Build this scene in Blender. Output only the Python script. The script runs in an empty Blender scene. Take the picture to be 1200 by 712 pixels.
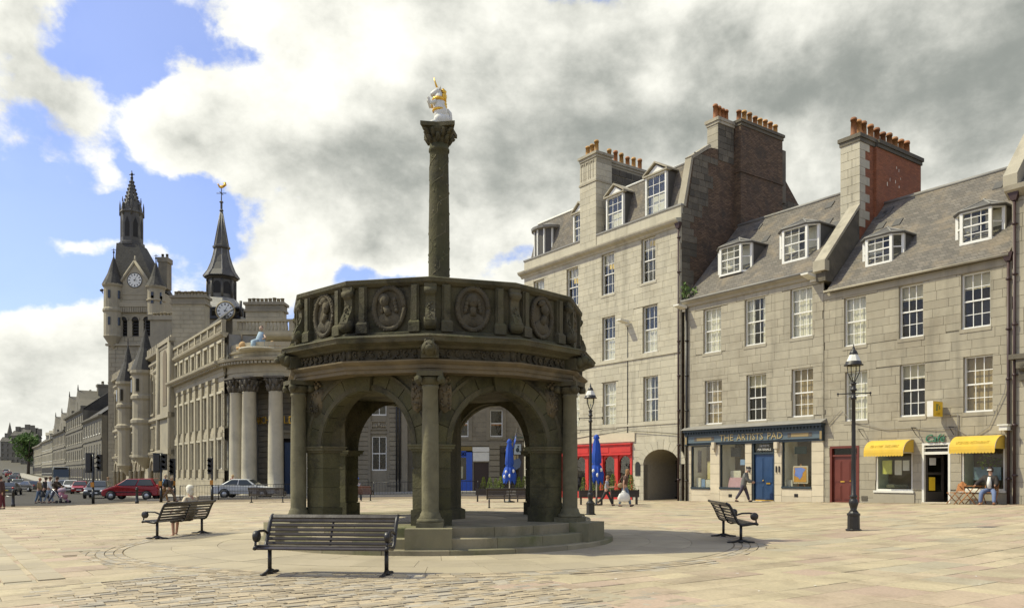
import bpy, bmesh, math, random
from mathutils import Vector, Matrix, Euler
random.seed(7)
PI = math.pi
R_ = math.radians
scene = bpy.context.scene
COL = scene.collection
# ------------------------------------------------------------------ camera
EYE = 1.5
F = 940.0            # focal length for a picture 1200 wide
HX, HY = 600.0, 555.0
cd = bpy.data.cameras.new('camera'); cam = bpy.data.objects.new('camera', cd); COL.objects.link(cam)
cam.location = (0, 0, EYE); cam.rotation_euler = (PI/2, 0, 0)
cd.sensor_width = 36; cd.lens = 36*F/1200; cd.shift_y = (HY-356)/1200
cd.clip_start = .1; cd.clip_end = 6000
scene.camera = cam
scene.view_settings.view_transform = 'Standard'
scene.view_settings.look = 'None'
scene.view_settings.exposure = EXPOSURE = 0.48
scene.view_settings.gamma = 1
scene.cycles.max_bounces = 6
scene.cycles.transparent_max_bounces = 8
# ------------------------------------------------------------------ sun and sky
SUN_TO = Vector((-1, .08, 0)).normalized()
SUN_EL = R_(52)
sun_dir = Vector((SUN_TO.x*math.cos(SUN_EL), SUN_TO.y*math.cos(SUN_EL), math.sin(SUN_EL)))
sd = bpy.data.lights.new('sun', 'SUN'); sd.energy = 3.4; sd.angle = R_(.6); sd.color = (1, .945, .70)
so = bpy.data.objects.new('sun', sd); COL.objects.link(so)
so.rotation_euler = sun_dir.to_track_quat('Z', 'Y').to_euler(); so.location = (-40, 0, 60)
class NT:
 """tiny helper for node graphs"""
 def __init__(s, tree): s.t = tree; s.n = tree.nodes; s.l = tree.links
 def node(s, typ, **kw):
  n = s.n.new(typ)
  for k, v in kw.items(): setattr(n, k, v)
  return n
 def put(s, sock, v):
  if isinstance(v, bpy.types.NodeSocket): s.l.new(v, sock)
  elif v is not None: sock.default_value = v
 def math(s, op, a, b=None, c=None, clamp=False):
  n = s.node('ShaderNodeMath', operation=op); n.use_clamp = clamp
  s.put(n.inputs[0], a); s.put(n.inputs[1], b)
  if c is not None: s.put(n.inputs[2], c)
  return n.outputs[0]
 def mix(s, f, a, b, mode='MIX'):
  n = s.node('ShaderNodeMix', data_type='RGBA', blend_type=mode)
  s.put(n.inputs[0], f); s.put(n.inputs[6], a); s.put(n.inputs[7], b)
  return n.outputs[2]
 def ramp(s, f, lo, hi, a=0., b=1.):
  n = s.node('ShaderNodeMapRange', interpolation_type='SMOOTHSTEP')
  s.put(n.inputs[0], f); n.inputs[1].default_value = lo; n.inputs[2].default_value = hi
  n.inputs[3].default_value = a; n.inputs[4].default_value = b
  return n.outputs[0]
 def noise(s, vec, scale, detail=3, rough=.55, dist=0., out=0):
  n = s.node('ShaderNodeTexNoise'); s.put(n.inputs['Vector'], vec)
  n.inputs['Scale'].default_value = scale; n.inputs['Detail'].default_value = detail
  n.inputs['Roughness'].default_value = rough; n.inputs['Distortion'].default_value = dist
  return n.outputs[out]
def c4(c): return (c[0], c[1], c[2], 1)
world = bpy.data.worlds.new('World'); scene.world = world; world.use_nodes = True
def build_sky():
 w = NT(world.node_tree); w.n.clear()
 out = w.node('ShaderNodeOutputWorld')
 sky = w.node('ShaderNodeTexSky', sky_type='NISHITA'); sky.sun_disc = False
 sky.sun_elevation = SUN_EL; sky.sun_rotation = math.atan2(SUN_TO.x, SUN_TO.y)
 sky.altitude = 0; sky.air_density = 1.0; sky.dust_density = 1.4; sky.ozone_density = 1.6
 tint = w.mix(1.0, sky.outputs[0], (.80, .84, 1.12, 1), 'MULTIPLY')
 bg1 = w.node('ShaderNodeBackground'); w.put(bg1.inputs[0], tint); bg1.inputs[1].default_value = .13
 tc = w.node('ShaderNodeTexCoord'); d = tc.outputs['Generated']
 sep = w.node('ShaderNodeSeparateXYZ'); w.put(sep.inputs[0], d)
 x, y, z = sep.outputs
 az = w.math('ARCTAN2', x, y)
 el = w.math('ARCSINE', z)
 # soft wobble of the coordinates, so that no cloud keeps a plain outline
 nz = w.node('ShaderNodeTexNoise'); w.put(nz.inputs['Vector'], d); nz.inputs['Scale'].default_value = 5.5
 nz.inputs['Detail'].default_value = 6; nz.inputs['Roughness'].default_value = .55
 ns = w.node('ShaderNodeSeparateXYZ'); w.put(ns.inputs[0], nz.outputs['Color'])
 azw = w.math('MULTIPLY_ADD', w.math('SUBTRACT', ns.outputs[0], .5), .24, az)
 elw = w.math('MULTIPLY_ADD', w.math('SUBTRACT', ns.outputs[1], .5), .17, el)
 def blobs(lst):
  tot = None
  for (px, py, rx, ry, amp) in lst:
   a0 = math.atan((px-HX)/F); e0 = math.atan((HY-py)/F*math.cos(a0))
   da = w.math('MULTIPLY', w.math('SUBTRACT', azw, a0), F/rx/1.1)
   de = w.math('MULTIPLY', w.math('SUBTRACT', elw, e0), F/ry/1.1)
   q = w.math('MULTIPLY_ADD', de, de, w.math('MULTIPLY', da, da))
   g = w.math('MULTIPLY', w.math('EXPONENT', w.math('MULTIPLY', q, -1.0)), amp)
   tot = g if tot is None else w.math('ADD', tot, g)
  return tot
 mp = w.node('ShaderNodeMapping'); w.put(mp.inputs[0], d); mp.inputs['Scale'].default_value = (1, 1, 1.3)
 n1 = w.noise(mp.outputs[0], 3.6, 10, .6, .1)
 n2 = w.noise(mp.outputs[0], 3.0, 7, .55, .15)
 n3 = w.noise(mp.outputs[0], 11.0, 6, .62, .1)
 cover = blobs([(50, 95, 80, 75, .45), (198, 160, 62, 50, .62), (350, 120, 95, 90, .5), (470, 120, 130, 120, .35), (300, 250, 55, 30, .25),
     (640, 190, 260, 130, .40), (900, 110, 330, 130, .42), (1150, 60, 200, 150, .4), (400, 300, 80, 38, .36), (480, 270, 90, 40, .3),
     (60, 400, 150, 70, .34), (20, 460, 120, 50, .30), (1050, 160, 230, 60, .3), (120, 216, 36, 16, .42), (290, 330, 60, 35, .25), (30, 190, 50, 20, .2), (130, 292, 90, 14, .3), (70, 225, 60, 10, .25), (430, 300, 50, 20, .3), (300, 20, 60, 16, .3), (1100, 230, 120, 60, .3),
     (215, 55, 85, 46, -.5), (70, 245, 120, 36, -.46), (240, 250, 60, 26, -.36), (60, 325, 80, 22, -.34), (350, 250, 60, 30, -.32), (135, 175, 24, 50, -.36), (250, 300, 50, 40, -.2), (135, 20, 30, 40, -.3),
     (440, 325, 60, 24, -.42), (655, 285, 70, 32, -.46), (560, 315, 80, 22, -.42), (768, 62, 18, 12, -.3), (747, 165, 20, 14, -.5), (945, 45, 12, 20, -.62), (1130, 112, 40, 14, -.5), (300, 10, 40, 14, -.2)])
 dens = w.math('ADD', w.math('MULTIPLY_ADD', w.math('SUBTRACT', n1, .5), 2.0, .50), cover)
 dens = w.math('MULTIPLY_ADD', w.math('SUBTRACT', n3, .5), .55, dens)
 mask = w.ramp(dens, .45, .66, .10, 1.)
 dark = blobs([(620, 200, 170, 65, .50), (560, 250, 110, 50, .22), (735, 50, 190, 60, .42), (1010, 75, 190, 55, .75), (1160, 60, 70, 80, .75), (830, 20, 110, 45, .4), (480, 290, 60, 30, .1),
     (25, 440, 90, 36, .30), (15, 60, 50, 70, .34), (205, 175, 40, 30, .42), (380, 210, 90, 40, .30), (95, 135, 40, 40, .2), (60, 395, 60, 22, .2), (290, 310, 50, 25, .15), (1120, 170, 120, 50, .25), (950, 200, 120, 60, .2),
     (930, 130, 120, 24, .30), (700, 130, 160, 36, .30), (345, 90, 90, 55, -.3), (450, 80, 70, 60, -.25), (870, 78, 60, 24, -.2), (185, 115, 50, 20, -.2), (60, 360, 60, 20, -.2), (765, 95, 40, 40, -.2)])
 shade = w.math('ADD', w.math('MULTIPLY_ADD', w.math('SUBTRACT', n2, .5), 1.7, .22), dark)
 mo = w.node('ShaderNodeMapping'); w.put(mo.inputs[0], d); mo.inputs['Scale'].default_value = (1, 1, 1.3); mo.inputs['Location'].default_value = (-.035, 0, .05)
 n1b = w.noise(mo.outputs[0], 3.6, 10, .6, .1)
 shade = w.math('MULTIPLY_ADD', w.math('SUBTRACT', n1b, n1), 3.6, shade)
 shade = w.math('MULTIPLY_ADD', w.math('SUBTRACT', n3, .5), .9, shade)
 shade = w.math('MULTIPLY_ADD', w.math('SUBTRACT', dens, .9), .34, shade)
 sh = w.ramp(shade, -.25, 1.72)
 ccol = w.mix(sh, (.86, .85, .77, 1), (.24, .255, .235, 1))
 bg2 = w.node('ShaderNodeBackground'); w.put(bg2.inputs[0], ccol); bg2.inputs[1].default_value = .98
 ms = w.node('ShaderNodeMixShader'); w.put(ms.inputs[0], mask)
 w.l.new(bg1.outputs[0], ms.inputs[1]); w.l.new(bg2.outputs[0], ms.inputs[2])
 w.l.new(ms.outputs[0], out.inputs[0])
build_sky()
# ------------------------------------------------------------------ ground height and survey helpers
def sstep(a, b, v):
 t = min(1, max(0, (v-a)/(b-a))); return t*t*(3-2*t)
def gz(x, y):
 z = 0.0
 if x < -5: z += .0173*(max(x, -52)+5)
 if x > 8: z += .034*(min(x, 30)-8)
 if y > 100: z += .0145*(min(y, 900)-100)
 if y > 210: z += .00010*(min(y, 480)-210)**2
 return z
def at(px, depth): return (px-HX)/F*depth          # sideways metres of a bearing at a distance
def zat(py, depth): return EYE+(HY-py)/F*depth
def on_ground(px, py):
 y = 20.0
 for _ in range(40):
  x = at(px, y); y = .5*y+.5*(EYE-gz(x, y))*F/max(2, py-HY)
 return at(px, y), y
# ------------------------------------------------------------------ object helpers
def prop(o, label=None, cat=None, group=None, kind=None):
 if label: o['label'] = label
 if cat: o['category'] = cat
 if group: o['group'] = group
 if kind: o['kind'] = kind
 return o
def thing(name, label, cat, loc=(0, 0, 0), rz=0., group=None):
 o = bpy.data.objects.new(name, None); COL.objects.link(o)
 o.location = loc; o.rotation_euler = (0, 0, rz); o.empty_display_size = .3
 return prop(o, label, cat, group)
def inst(name, mesh, parent, loc=(0, 0, 0), rot=(0, 0, 0), scale=(1, 1, 1)):
 o = bpy.data.objects.new(name, mesh); COL.objects.link(o)
 o.parent = parent; o.location = loc; o.rotation_euler = rot; o.scale = scale
 return o
KIDS = {}
def copy_tree(o, parent=None):
 c = o.copy(); COL.objects.link(c)
 if parent is not None: c.parent = parent
 for ch in o.children: copy_tree(ch, c)
 return c
class MB:
 """collects shapes into one mesh"""
 def __init__(s, off=(0, 0, 0)):
  s.v = []; s.f = []; s.m = []; s.sm = []; s.off = off; s.mi = 0
 def add(s, vs, fs, smooth=False):
  b = len(s.v); s.v += [tuple(p) for p in vs]
  for f in fs: s.f.append([i+b for i in f]); s.m.append(s.mi); s.sm.append(smooth)
  return s
 def quad(s, a, b, c, d): return s.add([a, b, c, d], [(0, 1, 2, 3)])
 def box(s, x0, x1, y0, y1, z0, z1, taper=None):
  t = taper or (0, 0)
  v = [(x0, y0, z0), (x1, y0, z0), (x1, y1, z0), (x0, y1, z0),
    (x0+t[0], y0+t[1], z1), (x1-t[0], y0+t[1], z1), (x1-t[0], y1-t[1], z1), (x0+t[0], y1-t[1], z1)]
  return s.add(v, [(3, 2, 1, 0), (4, 5, 6, 7), (0, 1, 5, 4), (1, 2, 6, 5), (2, 3, 7, 6), (3, 0, 4, 7)])
 def bbox(s, x0, x1, y0, y1, z0, z1, b=.01):
  """box with its long vertical edges chamfered"""
  poly = [(x0+b, y0), (x1-b, y0), (x1, y0+b), (x1, y1-b), (x1-b, y1), (x0+b, y1), (x0, y1-b), (x0, y0+b)]
  return s.prism(poly, z0, z1)
 def prism(s, poly, z0, z1, top=None):
  n = len(poly); tp = top or poly
  v = [(p[0], p[1], z0) for p in poly]+[(p[0], p[1], z1) for p in tp]
  f = [tuple(range(n-1, -1, -1)), tuple(range(n, 2*n))]
  f += [(i, (i+1) % n, n+(i+1) % n, n+i) for i in range(n)]
  return s.add(v, f)
 def prism_y(s, poly, y0, y1):
  """outline in x, z carried from y0 to y1"""
  n = len(poly)
  v = [(p[0], y0, p[1]) for p in poly]+[(p[0], y1, p[1]) for p in poly]
  f = [tuple(range(n)), tuple(range(2*n-1, n-1, -1))]
  f += [((i+1) % n, i, n+i, n+(i+1) % n) for i in range(n)]
  return s.add(v, f)
 def prism_x(s, poly, x0, x1):
  """outline in y, z carried from x0 to x1"""
  n = len(poly)
  v = [(x0, p[0], p[1]) for p in poly]+[(x1, p[0], p[1]) for p in poly]
  f = [tuple(range(n-1, -1, -1)), tuple(range(n, 2*n))]
  f += [(i, (i+1) % n, n+(i+1) % n, n+i) for i in range(n)]
  return s.add(v, f)
 def lathe(s, prof, c=(0, 0), n=12, a0=0., a1=2*PI, smooth=True, sx=1., sy=1., cap=True):
  full = abs(a1-a0-2*PI) < 1e-4; k = n if full else n+1
  v = []
  for (r, z) in prof:
   for i in range(k):
    a = a0+(a1-a0)*i/n
    v.append((c[0]+sx*r*math.cos(a), c[1]+sy*r*math.sin(a), z))
  f = []
  for j in range(len(prof)-1):
   for i in range(n):
    i2 = (i+1) % k
    f.append((j*k+i, j*k+i2, (j+1)*k+i2, (j+1)*k+i))
  if full and cap:
   if prof[0][0] > 1e-4: f.append(tuple(range(k-1, -1, -1)))
   if prof[-1][0] > 1e-4: f.append(tuple((len(prof)-1)*k+i for i in range(k)))
  return s.add(v, f, smooth)
 def tube(s, pts, r, n=6, smooth=True, cap=True, flat=1.):
  pts = [Vector(p) for p in pts]; rs = r if isinstance(r, (list, tuple)) else [r]*len(pts)
  v = []; up = Vector((0, 0, 1)); last = None
  for i, p in enumerate(pts):
   t = (pts[min(i+1, len(pts)-1)]-pts[max(i-1, 0)]).normalized()
   if last is None:
    a = up if abs(t.z) < .95 else Vector((1, 0, 0))
    u = t.cross(a).normalized()
   else:
    u = (last-t*last.dot(t)).normalized()
   last = u; w = t.cross(u)
   for k in range(n):
    an = 2*PI*k/n
    v.append(p+u*rs[i]*math.cos(an)+w*rs[i]*flat*math.sin(an))
  f = []
  for j in range(len(pts)-1):
   for k in range(n):
    f.append((j*n+k, j*n+(k+1) % n, (j+1)*n+(k+1) % n, (j+1)*n+k))
  if cap:
   f.append(tuple(range(n-1, -1, -1))); f.append(tuple((len(pts)-1)*n+k for k in range(n)))
  return s.add(v, f, smooth)
 def ball(s, c, r, n=8, m=6, smooth=True):
  rx, ry, rz = r if isinstance(r, (tuple, list)) else (r, r, r)
  v = [(c[0], c[1], c[2]-rz)]
  for j in range(1, m):
   ph = -PI/2+PI*j/m
   for i in range(n):
    a = 2*PI*i/n
    v.append((c[0]+rx*math.cos(ph)*math.cos(a), c[1]+ry*math.cos(ph)*math.sin(a), c[2]+rz*math.sin(ph)))
  v.append((c[0], c[1], c[2]+rz)); f = []
  for i in range(n):
   f.append((0, 1+(i+1) % n, 1+i)); f.append((len(v)-1, len(v)-1-n+i, len(v)-1-n+(i+1) % n))
  for j in range(m-2):
   for i in range(n):
    f.append((1+j*n+i, 1+j*n+(i+1) % n, 1+(j+1)*n+(i+1) % n, 1+(j+1)*n+i))
  return s.add(v, f, smooth)
 def xform(s, M, start=0):
  for i in range(start, len(s.v)): s.v[i] = tuple(M @ Vector(s.v[i]))
  return s
 def mesh(s, name, mats):
  me = bpy.data.meshes.new(name)
  o = s.off
  me.from_pydata([(a-o[0], b-o[1], c-o[2]) for a, b, c in s.v], [], s.f)
  for mt in (mats if isinstance(mats, (list, tuple)) else [mats]): me.materials.append(mt)
  me.polygons.foreach_set('material_index', s.m)
  me.polygons.foreach_set('use_smooth', s.sm)
  me.update()
  return me
 def build(s, name, mats, parent=None, label=None, kind=None):
  o = bpy.data.objects.new(name, s.mesh(name, mats)); COL.objects.link(o)
  if parent is not None: o.parent = parent
  return prop(o, label, kind=kind)
def text_mesh(txt, size, depth=.02, align='CENTER', sx=1., name='lettering', extrude=True):
 cu = bpy.data.curves.new(name, 'FONT'); cu.body = txt; cu.size = size; cu.extrude = depth if extrude else 0
 cu.align_x = align; cu.align_y = 'CENTER'; cu.resolution_u = 2
 ob = bpy.data.objects.new(name, cu); COL.objects.link(ob)
 dg = bpy.context.evaluated_depsgraph_get()
 me = bpy.data.meshes.new_from_object(ob.evaluated_get(dg))
 bpy.data.objects.remove(ob); bpy.data.curves.remove(cu)
 for v in me.vertices: v.co = (v.co.x*sx, -v.co.z, v.co.y)      # upright, reading from -y
 return me
def put_text(txt, size, mat_, parent, loc, rz=0., sx=1., depth=.02, name='lettering'):
 me = text_mesh(txt, size, depth, sx=sx, name=name); me.materials.clear(); me.materials.append(mat_)
 return inst(name, me, parent, loc, (0, 0, rz))
# ------------------------------------------------------------------ materials
def principled(name, color, rough=.6, metal=0., spec=None, emit=None):
 m = bpy.data.materials.new(name); m.use_nodes = True
 b = m.node_tree.nodes['Principled BSDF']
 b.inputs['Base Color'].default_value = c4(color); b.inputs['Roughness'].default_value = rough
 b.inputs['Metallic'].default_value = metal
 if spec is not None: b.inputs['Specular IOR Level'].default_value = spec
 return m
def pbr(name, color, rough=.7, var=.15, scale=6., bump=.15, bscale=None, rnd=.0, hue=None, stain=None, stain_amt=.5, stain_scale=.7,
  streak=0., metal=0., speck=0., speck_scale=60., bdist=.02, brick=None, moss=None):
 """grainy weathered surface; rnd = brightness spread between single pieces"""
 m = bpy.data.materials.new(name); m.use_nodes = True; g = NT(m.node_tree)
 b = g.n['Principled BSDF']; b.inputs['Metallic'].default_value = metal
 geo = g.node('ShaderNodeNewGeometry'); pos = geo.outputs['Position']
 if brick: pos_b = g.node('ShaderNodeTexCoord').outputs['Object']
 n = g.noise(pos, scale, 5, .6)
 col = g.mix(n, c4([c*(1-var*1.6) for c in color]), c4([c*(1+var*1.6) for c in color]))
 hgt = g.noise(pos, bscale or scale*4, 4, .65)
 if rnd or hue:
  oi = g.node('ShaderNodeObjectInfo')
  r = g.math('FRACT', g.math('MULTIPLY_ADD', geo.outputs['Random Per Island'], 1., oi.outputs['Random']))
  if hue:
   r2 = g.math('FRACT', g.math('MULTIPLY', r, 7.31))
   col = g.mix(g.ramp(r2, .35, 1.), col, c4(hue))
   r3 = g.math('FRACT', g.math('MULTIPLY', r, 3.77))
  f = g.math('MULTIPLY_ADD', g.math('SUBTRACT', r, .5), 2*rnd, 1.)
  cmb = g.node('ShaderNodeCombineColor')
  for i in range(3): g.put(cmb.inputs[i], f)
  col = g.mix(1., col, cmb.outputs[0], 'MULTIPLY')
 if brick:
  bw, bh, mortar, mcol, bvar = brick
  bt = g.node('ShaderNodeTexBrick');
  sp = g.node('ShaderNodeSeparateXYZ'); g.put(sp.inputs[0], pos_b)
  cb = g.node('ShaderNodeCombineXYZ'); g.put(cb.inputs[0], g.math('ADD', sp.outputs[0], sp.outputs[1])); g.put(cb.inputs[1], sp.outputs[2])
  g.put(bt.inputs['Vector'], cb.outputs[0])
  bt.inputs['Scale'].default_value = 1; bt.inputs['Brick Width'].default_value = bw; bt.inputs['Row Height'].default_value = bh
  bt.inputs['Mortar Size'].default_value = mortar; bt.inputs['Mortar Smooth'].default_value = .2
  bt.inputs['Color1'].default_value = (1-bvar, 1-bvar, 1-bvar, 1); bt.inputs['Color2'].default_value = (1+bvar, 1+bvar, 1+bvar, 1)
  bt.inputs['Mortar'].default_value = c4(mcol)
  col = g.mix(1., col, bt.outputs[0], 'MULTIPLY')
  hgt = g.math('SUBTRACT', hgt, g.math('MULTIPLY', bt.outputs['Fac'], 1.2))
 if stain:
  sn = g.noise(pos, stain_scale, 6, .65, .4)
  col = g.mix(g.math('MULTIPLY', g.ramp(sn, .46, .70), stain_amt), col, c4(stain))
 if moss:
  mc, amt = moss
  sn = g.noise(pos, 1.9, 6, .65, .3)
  sp2 = g.node('ShaderNodeSeparateXYZ'); g.put(sp2.inputs[0], geo.outputs['Normal'])
  up = g.ramp(sp2.outputs[2], -.2, .9)
  col = g.mix(g.math('MULTIPLY', g.math('MULTIPLY', g.ramp(sn, .38, .62), g.math('MULTIPLY_ADD', up, .6, .4)), amt), col, c4(mc))
 if streak:
  mp = g.node('ShaderNodeMapping'); g.put(mp.inputs[0], pos); mp.inputs['Scale'].default_value = (1, 1, .08)
  st = g.noise(mp.outputs[0], 2.2, 5, .6)
  k = g.math('MULTIPLY', g.ramp(st, .48, .75), streak)
  col = g.mix(k, col, c4([c*.45 for c in color]))
 if speck:
  sp = g.noise(pos, speck_scale, 2, .7)
  k = g.math('MULTIPLY_ADD', g.math('SUBTRACT', sp, .5), speck*2, 1.)
  cmb = g.node('ShaderNodeCombineColor')
  for i in range(3): g.put(cmb.inputs[i], k)
  col = g.mix(1., col, cmb.outputs[0], 'MULTIPLY')
 g.put(b.inputs['Base Color'], col)
 g.put(b.inputs['Roughness'], g.ramp(n, .2, .8, rough-.08, rough+.1))
 if bump:
  bp = g.node('ShaderNodeBump'); bp.inputs['Strength'].default_value = bump; bp.inputs['Distance'].default_value = bdist
  g.put(bp.inputs['Height'], hgt); g.l.new(bp.outputs[0], b.inputs['Normal'])
 return m
def glass_mat(name, tint=(.8, .85, .85), gloss=.16):
 m = bpy.data.materials.new(name); m.use_nodes = True; g = NT(m.node_tree); g.n.clear()
 out = g.node('ShaderNodeOutputMaterial')
 tr = g.node('ShaderNodeBsdfTransparent'); tr.inputs[0].default_value = c4(tint)
 gl = g.node('ShaderNodeBsdfGlossy'); gl.inputs['Roughness'].default_value = .03; gl.inputs[0].default_value = (.9, .87, .8, 1)
 lw = g.node('ShaderNodeLayerWeight'); lw.inputs[0].default_value = .35
 geo = g.node('ShaderNodeNewGeometry')
 bp = g.node('ShaderNodeBump'); bp.inputs['Strength'].default_value = .08; bp.inputs['Distance'].default_value = .05
 g.put(bp.inputs['Height'], g.noise(geo.outputs['Position'], 1.7, 2)); g.l.new(bp.outputs[0], gl.inputs['Normal'])
 f = g.math('MULTIPLY_ADD', lw.outputs['Fresnel'], gloss*.8, gloss*.12, clamp=True)
 mx = g.node('ShaderNodeMixShader'); g.put(mx.inputs[0], f)
 g.l.new(tr.outputs[0], mx.inputs[1]); g.l.new(gl.outputs[0], mx.inputs[2]); g.l.new(mx.outputs[0], out.inputs[0])
 return m
M = {}
M['gran_a'] = pbr('granite_tall', (.45, .412, .31), .85, .14, 3., .2, rnd=.07, speck=.12, stain=(.24, .205, .14), stain_amt=.4, stain_scale=.55, streak=.45, hue=(.43, .395, .30))
M['gran_b'] = pbr('granite_artists', (.355, .32, .238), .85, .16, 3., .2, rnd=.07, speck=.14, stain=(.19, .16, .11), stain_amt=.45, stain_scale=.5, streak=.5, hue=(.335, .30, .222))
M['gran_c'] = pbr('granite_cafe', (.335, .30, .22), .85, .16, 3., .2, rnd=.07, speck=.14, stain=(.18, .15, .10), stain_amt=.45, stain_scale=.5, streak=.5, hue=(.31, .275, .20))
M['gran_dk'] = pbr('granite_dark', (.15, .135, .10), .88, .2, .6, .15, stain=(.08, .07, .05), stain_amt=.5, stain_scale=.2)  # darker mottled granite for the two houses left of the clock tower
M['mortar'] = pbr('mortar', (.29, .26, .19), .95, .15, 8., .1)
M['rubble'] = pbr('rubble_stone', (.115, .10, .072), .9, .3, 2.5, .5, rnd=.3, speck=.2, bdist=.04, stain=(.05, .045, .035), stain_amt=.6)
M['brick'] = pbr('old_brick', (.135, .088, .054), .92, .3, 1.6, .6, bscale=9, stain=(.06, .048, .034), stain_amt=.85, stain_scale=1.3, brick=(.24, .085, .012, (.55, .55, .52), .35), bdist=.03)
M['brick_red'] = pbr('red_brick', (.25, .092, .042), .9, .2, 1.2, .5, bscale=9, stain=(.17, .055, .03), stain_amt=.5, brick=(.24, .085, .01, (.8, .8, .8), .18), bdist=.03)
M['slate'] = pbr('roof_slate', (.125, .11, .088), .8, .3, 1.6, .5, bscale=5, stain=(.23, .18, .115), stain_amt=.6, stain_scale=1.1, brick=(.27, .165, .010, (.55, .55, .55), .2), bdist=.04, speck=.15, speck_scale=6)
M['slate_p'] = pbr('slate_plain', (.085, .08, .07), .75, .25, 3., .3)
M['white'] = pbr('white_paint', (.70, .685, .62), .5, .06, 3., .05)
M['white_sill'] = pbr('white_sill', (.66, .64, .56), .7, .1, 3., .05)
M['lead'] = pbr('lead_sheet', (.21, .20, .175), .55, .2, 2.5, .1)
M['pot'] = pbr('clay_pot', (.30, .125, .05), .8, .2, 3., .1, rnd=.28, hue=(.40, .21, .08))
M['pot_buff'] = pbr('buff_pot', (.46, .26, .085), .8, .2, 3., .1, rnd=.2)
M['iron'] = pbr('black_iron', (.016, .014, .012), .42, .2, 8., .08)
M['pipe'] = pbr('maroon_pipe', (.045, .022, .02), .5, .2, 4., .05)
M['curtain'] = pbr('net_curtain', (.72, .67, .54), .9, .12, 9., .2)
M['blind'] = pbr('cream_blind', (.60, .52, .34), .9, .05, 3., .03)
M['room'] = pbr('room_wall', (.16, .125, .08), .9, .2, 1., .05)
M['room_w'] = pbr('room_light_wall', (.78, .74, .62), .9, .06, 1., .03)
M['glass'] = glass_mat('window_glass', (.93, .94, .92), .12)
M['glass_sky'] = glass_mat('bright_glass', (.85, .88, .86), .30)
M['red'] = pbr('red_paint', (.50, .03, .022), .5, .16, 2., .1, streak=.25)
M['blue_door'] = pbr('blue_paint', (.018, .052, .125), .4, .14, 3., .05)
M['teal'] = pbr('teal_fascia', (.085, .115, .13), .45, .14, 3., .05)
M['teal_d'] = pbr('dark_teal', (.022, .036, .044), .5, .12, 3., .05)
M['gold'] = pbr('gold_letter', (.36, .28, .13), .45, .1, 6., .03)
M['gilt'] = pbr('gilding', (.78, .47, .07), .32, .12, 14., .15, metal=.75)
M['brown_door'] = pbr('brown_paint', (.125, .026, .014), .38, .15, 3., .05)
M['yellow'] = pbr('yellow_canvas', (.60, .39, .045), .85, .12, 3., .15, stain=(.52, .36, .08), stain_amt=.45, stain_scale=1.6, streak=.15)
M['yellow_s'] = pbr('yellow_sign', (.72, .47, .02), .5, .05, 3., .02)
M['green_l'] = pbr('green_letter', (.03, .16, .085), .5, .1, 4., .02)
M['ochre_l'] = pbr('ochre_letter', (.47, .33, .03), .8, .05, 4., .02)
M['sand_l'] = pbr('sandstone_light', (.54, .47, .34), .9, .1, 2., .15, rnd=.07, stain=(.36, .30, .21), stain_amt=.4)
M['cross'] = pbr('black_sandstone', (.092, .079, .044), .92, .45, 1.7, .7, bscale=16, stain=(.012, .011, .006), stain_amt=.95, stain_scale=1.3, streak=.7, moss=((.066, .067, .018), .65), bdist=.03, speck=.12)
M['cross_v'] = pbr('sandstone_block', (.074, .066, .031), .92, .4, 1.7, .6, bscale=16, rnd=.35, stain=(.014, .013, .007), stain_amt=.85, stain_scale=1.2, streak=.2, moss=((.066, .068, .012), .5), bdist=.03, speck=.12)
M['cross_l'] = pbr('pale_sandstone', (.125, .107, .060), .9, .35, 2.2, .5, bscale=18, stain=(.036, .034, .016), stain_amt=.75, stain_scale=1.2, streak=.3, moss=((.065, .074, .010), .7), bdist=.03)
M['cross_c'] = pbr('column_sandstone', (.15, .135, .078), .9, .35, 2.2, .5, bscale=18, stain=(.06, .055, .028), stain_amt=.7, stain_scale=1.2, streak=.35)
M['cross_a'] = pbr('brown_sandstone', (.150, .115, .062), .9, .35, 2.2, .5, bscale=18, stain=(.03, .027, .014), stain_amt=.9, stain_scale=.8)
M['cross_f'] = pbr('carved_sandstone', (.085, .070, .040), .9, .45, 3., .6, bscale=22, stain=(.022, .02, .011), stain_amt=.8, stain_scale=1.6, bdist=.03)
M['step'] = pbr('step_granite', (.255, .22, .14), .88, .2, 2., .35, rnd=.14, stain=(.11, .10, .05), stain_amt=.8, stain_scale=.8, speck=.12)
M['step_moss'] = pbr('mossy_step', (.20, .18, .105), .9, .2, 2., .3, rnd=.1, stain=(.085, .10, .028), stain_amt=.8, stain_scale=1.1, streak=.4, speck=.12)
M['statue'] = pbr('white_statue', (.66, .65, .58), .55, .08, 4., .1, stain=(.45, .44, .37), stain_amt=.3, stain_scale=4)
M['slab'] = pbr('paving_sandstone', (.385, .318, .205), .85, .17, 1.3, .5, bscale=9, rnd=.11, hue=(.36, .27, .195), stain=(.22, .172, .105), stain_amt=.6, stain_scale=1.1, speck=.3, speck_scale=20)
M['slab_y'] = pbr('paving_yellow', (.40, .335, .21), .85, .17, 1.3, .5, bscale=9, rnd=.11, hue=(.335, .295, .205), stain=(.23, .185, .115), stain_amt=.6, stain_scale=1.1, speck=.3, speck_scale=20)
M['sett'] = pbr('granite_sett', (.35, .285, .185), .85, .2, 3., .6, bscale=14, rnd=.22, hue=(.32, .285, .22), speck=.15, speck_scale=34)
M['apron'] = pbr('apron_slab', (.37, .315, .21), .85, .13, 1.3, .4, bscale=9, rnd=.09, hue=(.335, .285, .195), stain=(.25, .21, .14), stain_amt=.6, stain_scale=.7, speck=.1, speck_scale=26)
M['grout'] = pbr('sandy_grout', (.20, .155, .095), .95, .2, 5., .4, bscale=22, speck=.2)
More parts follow.
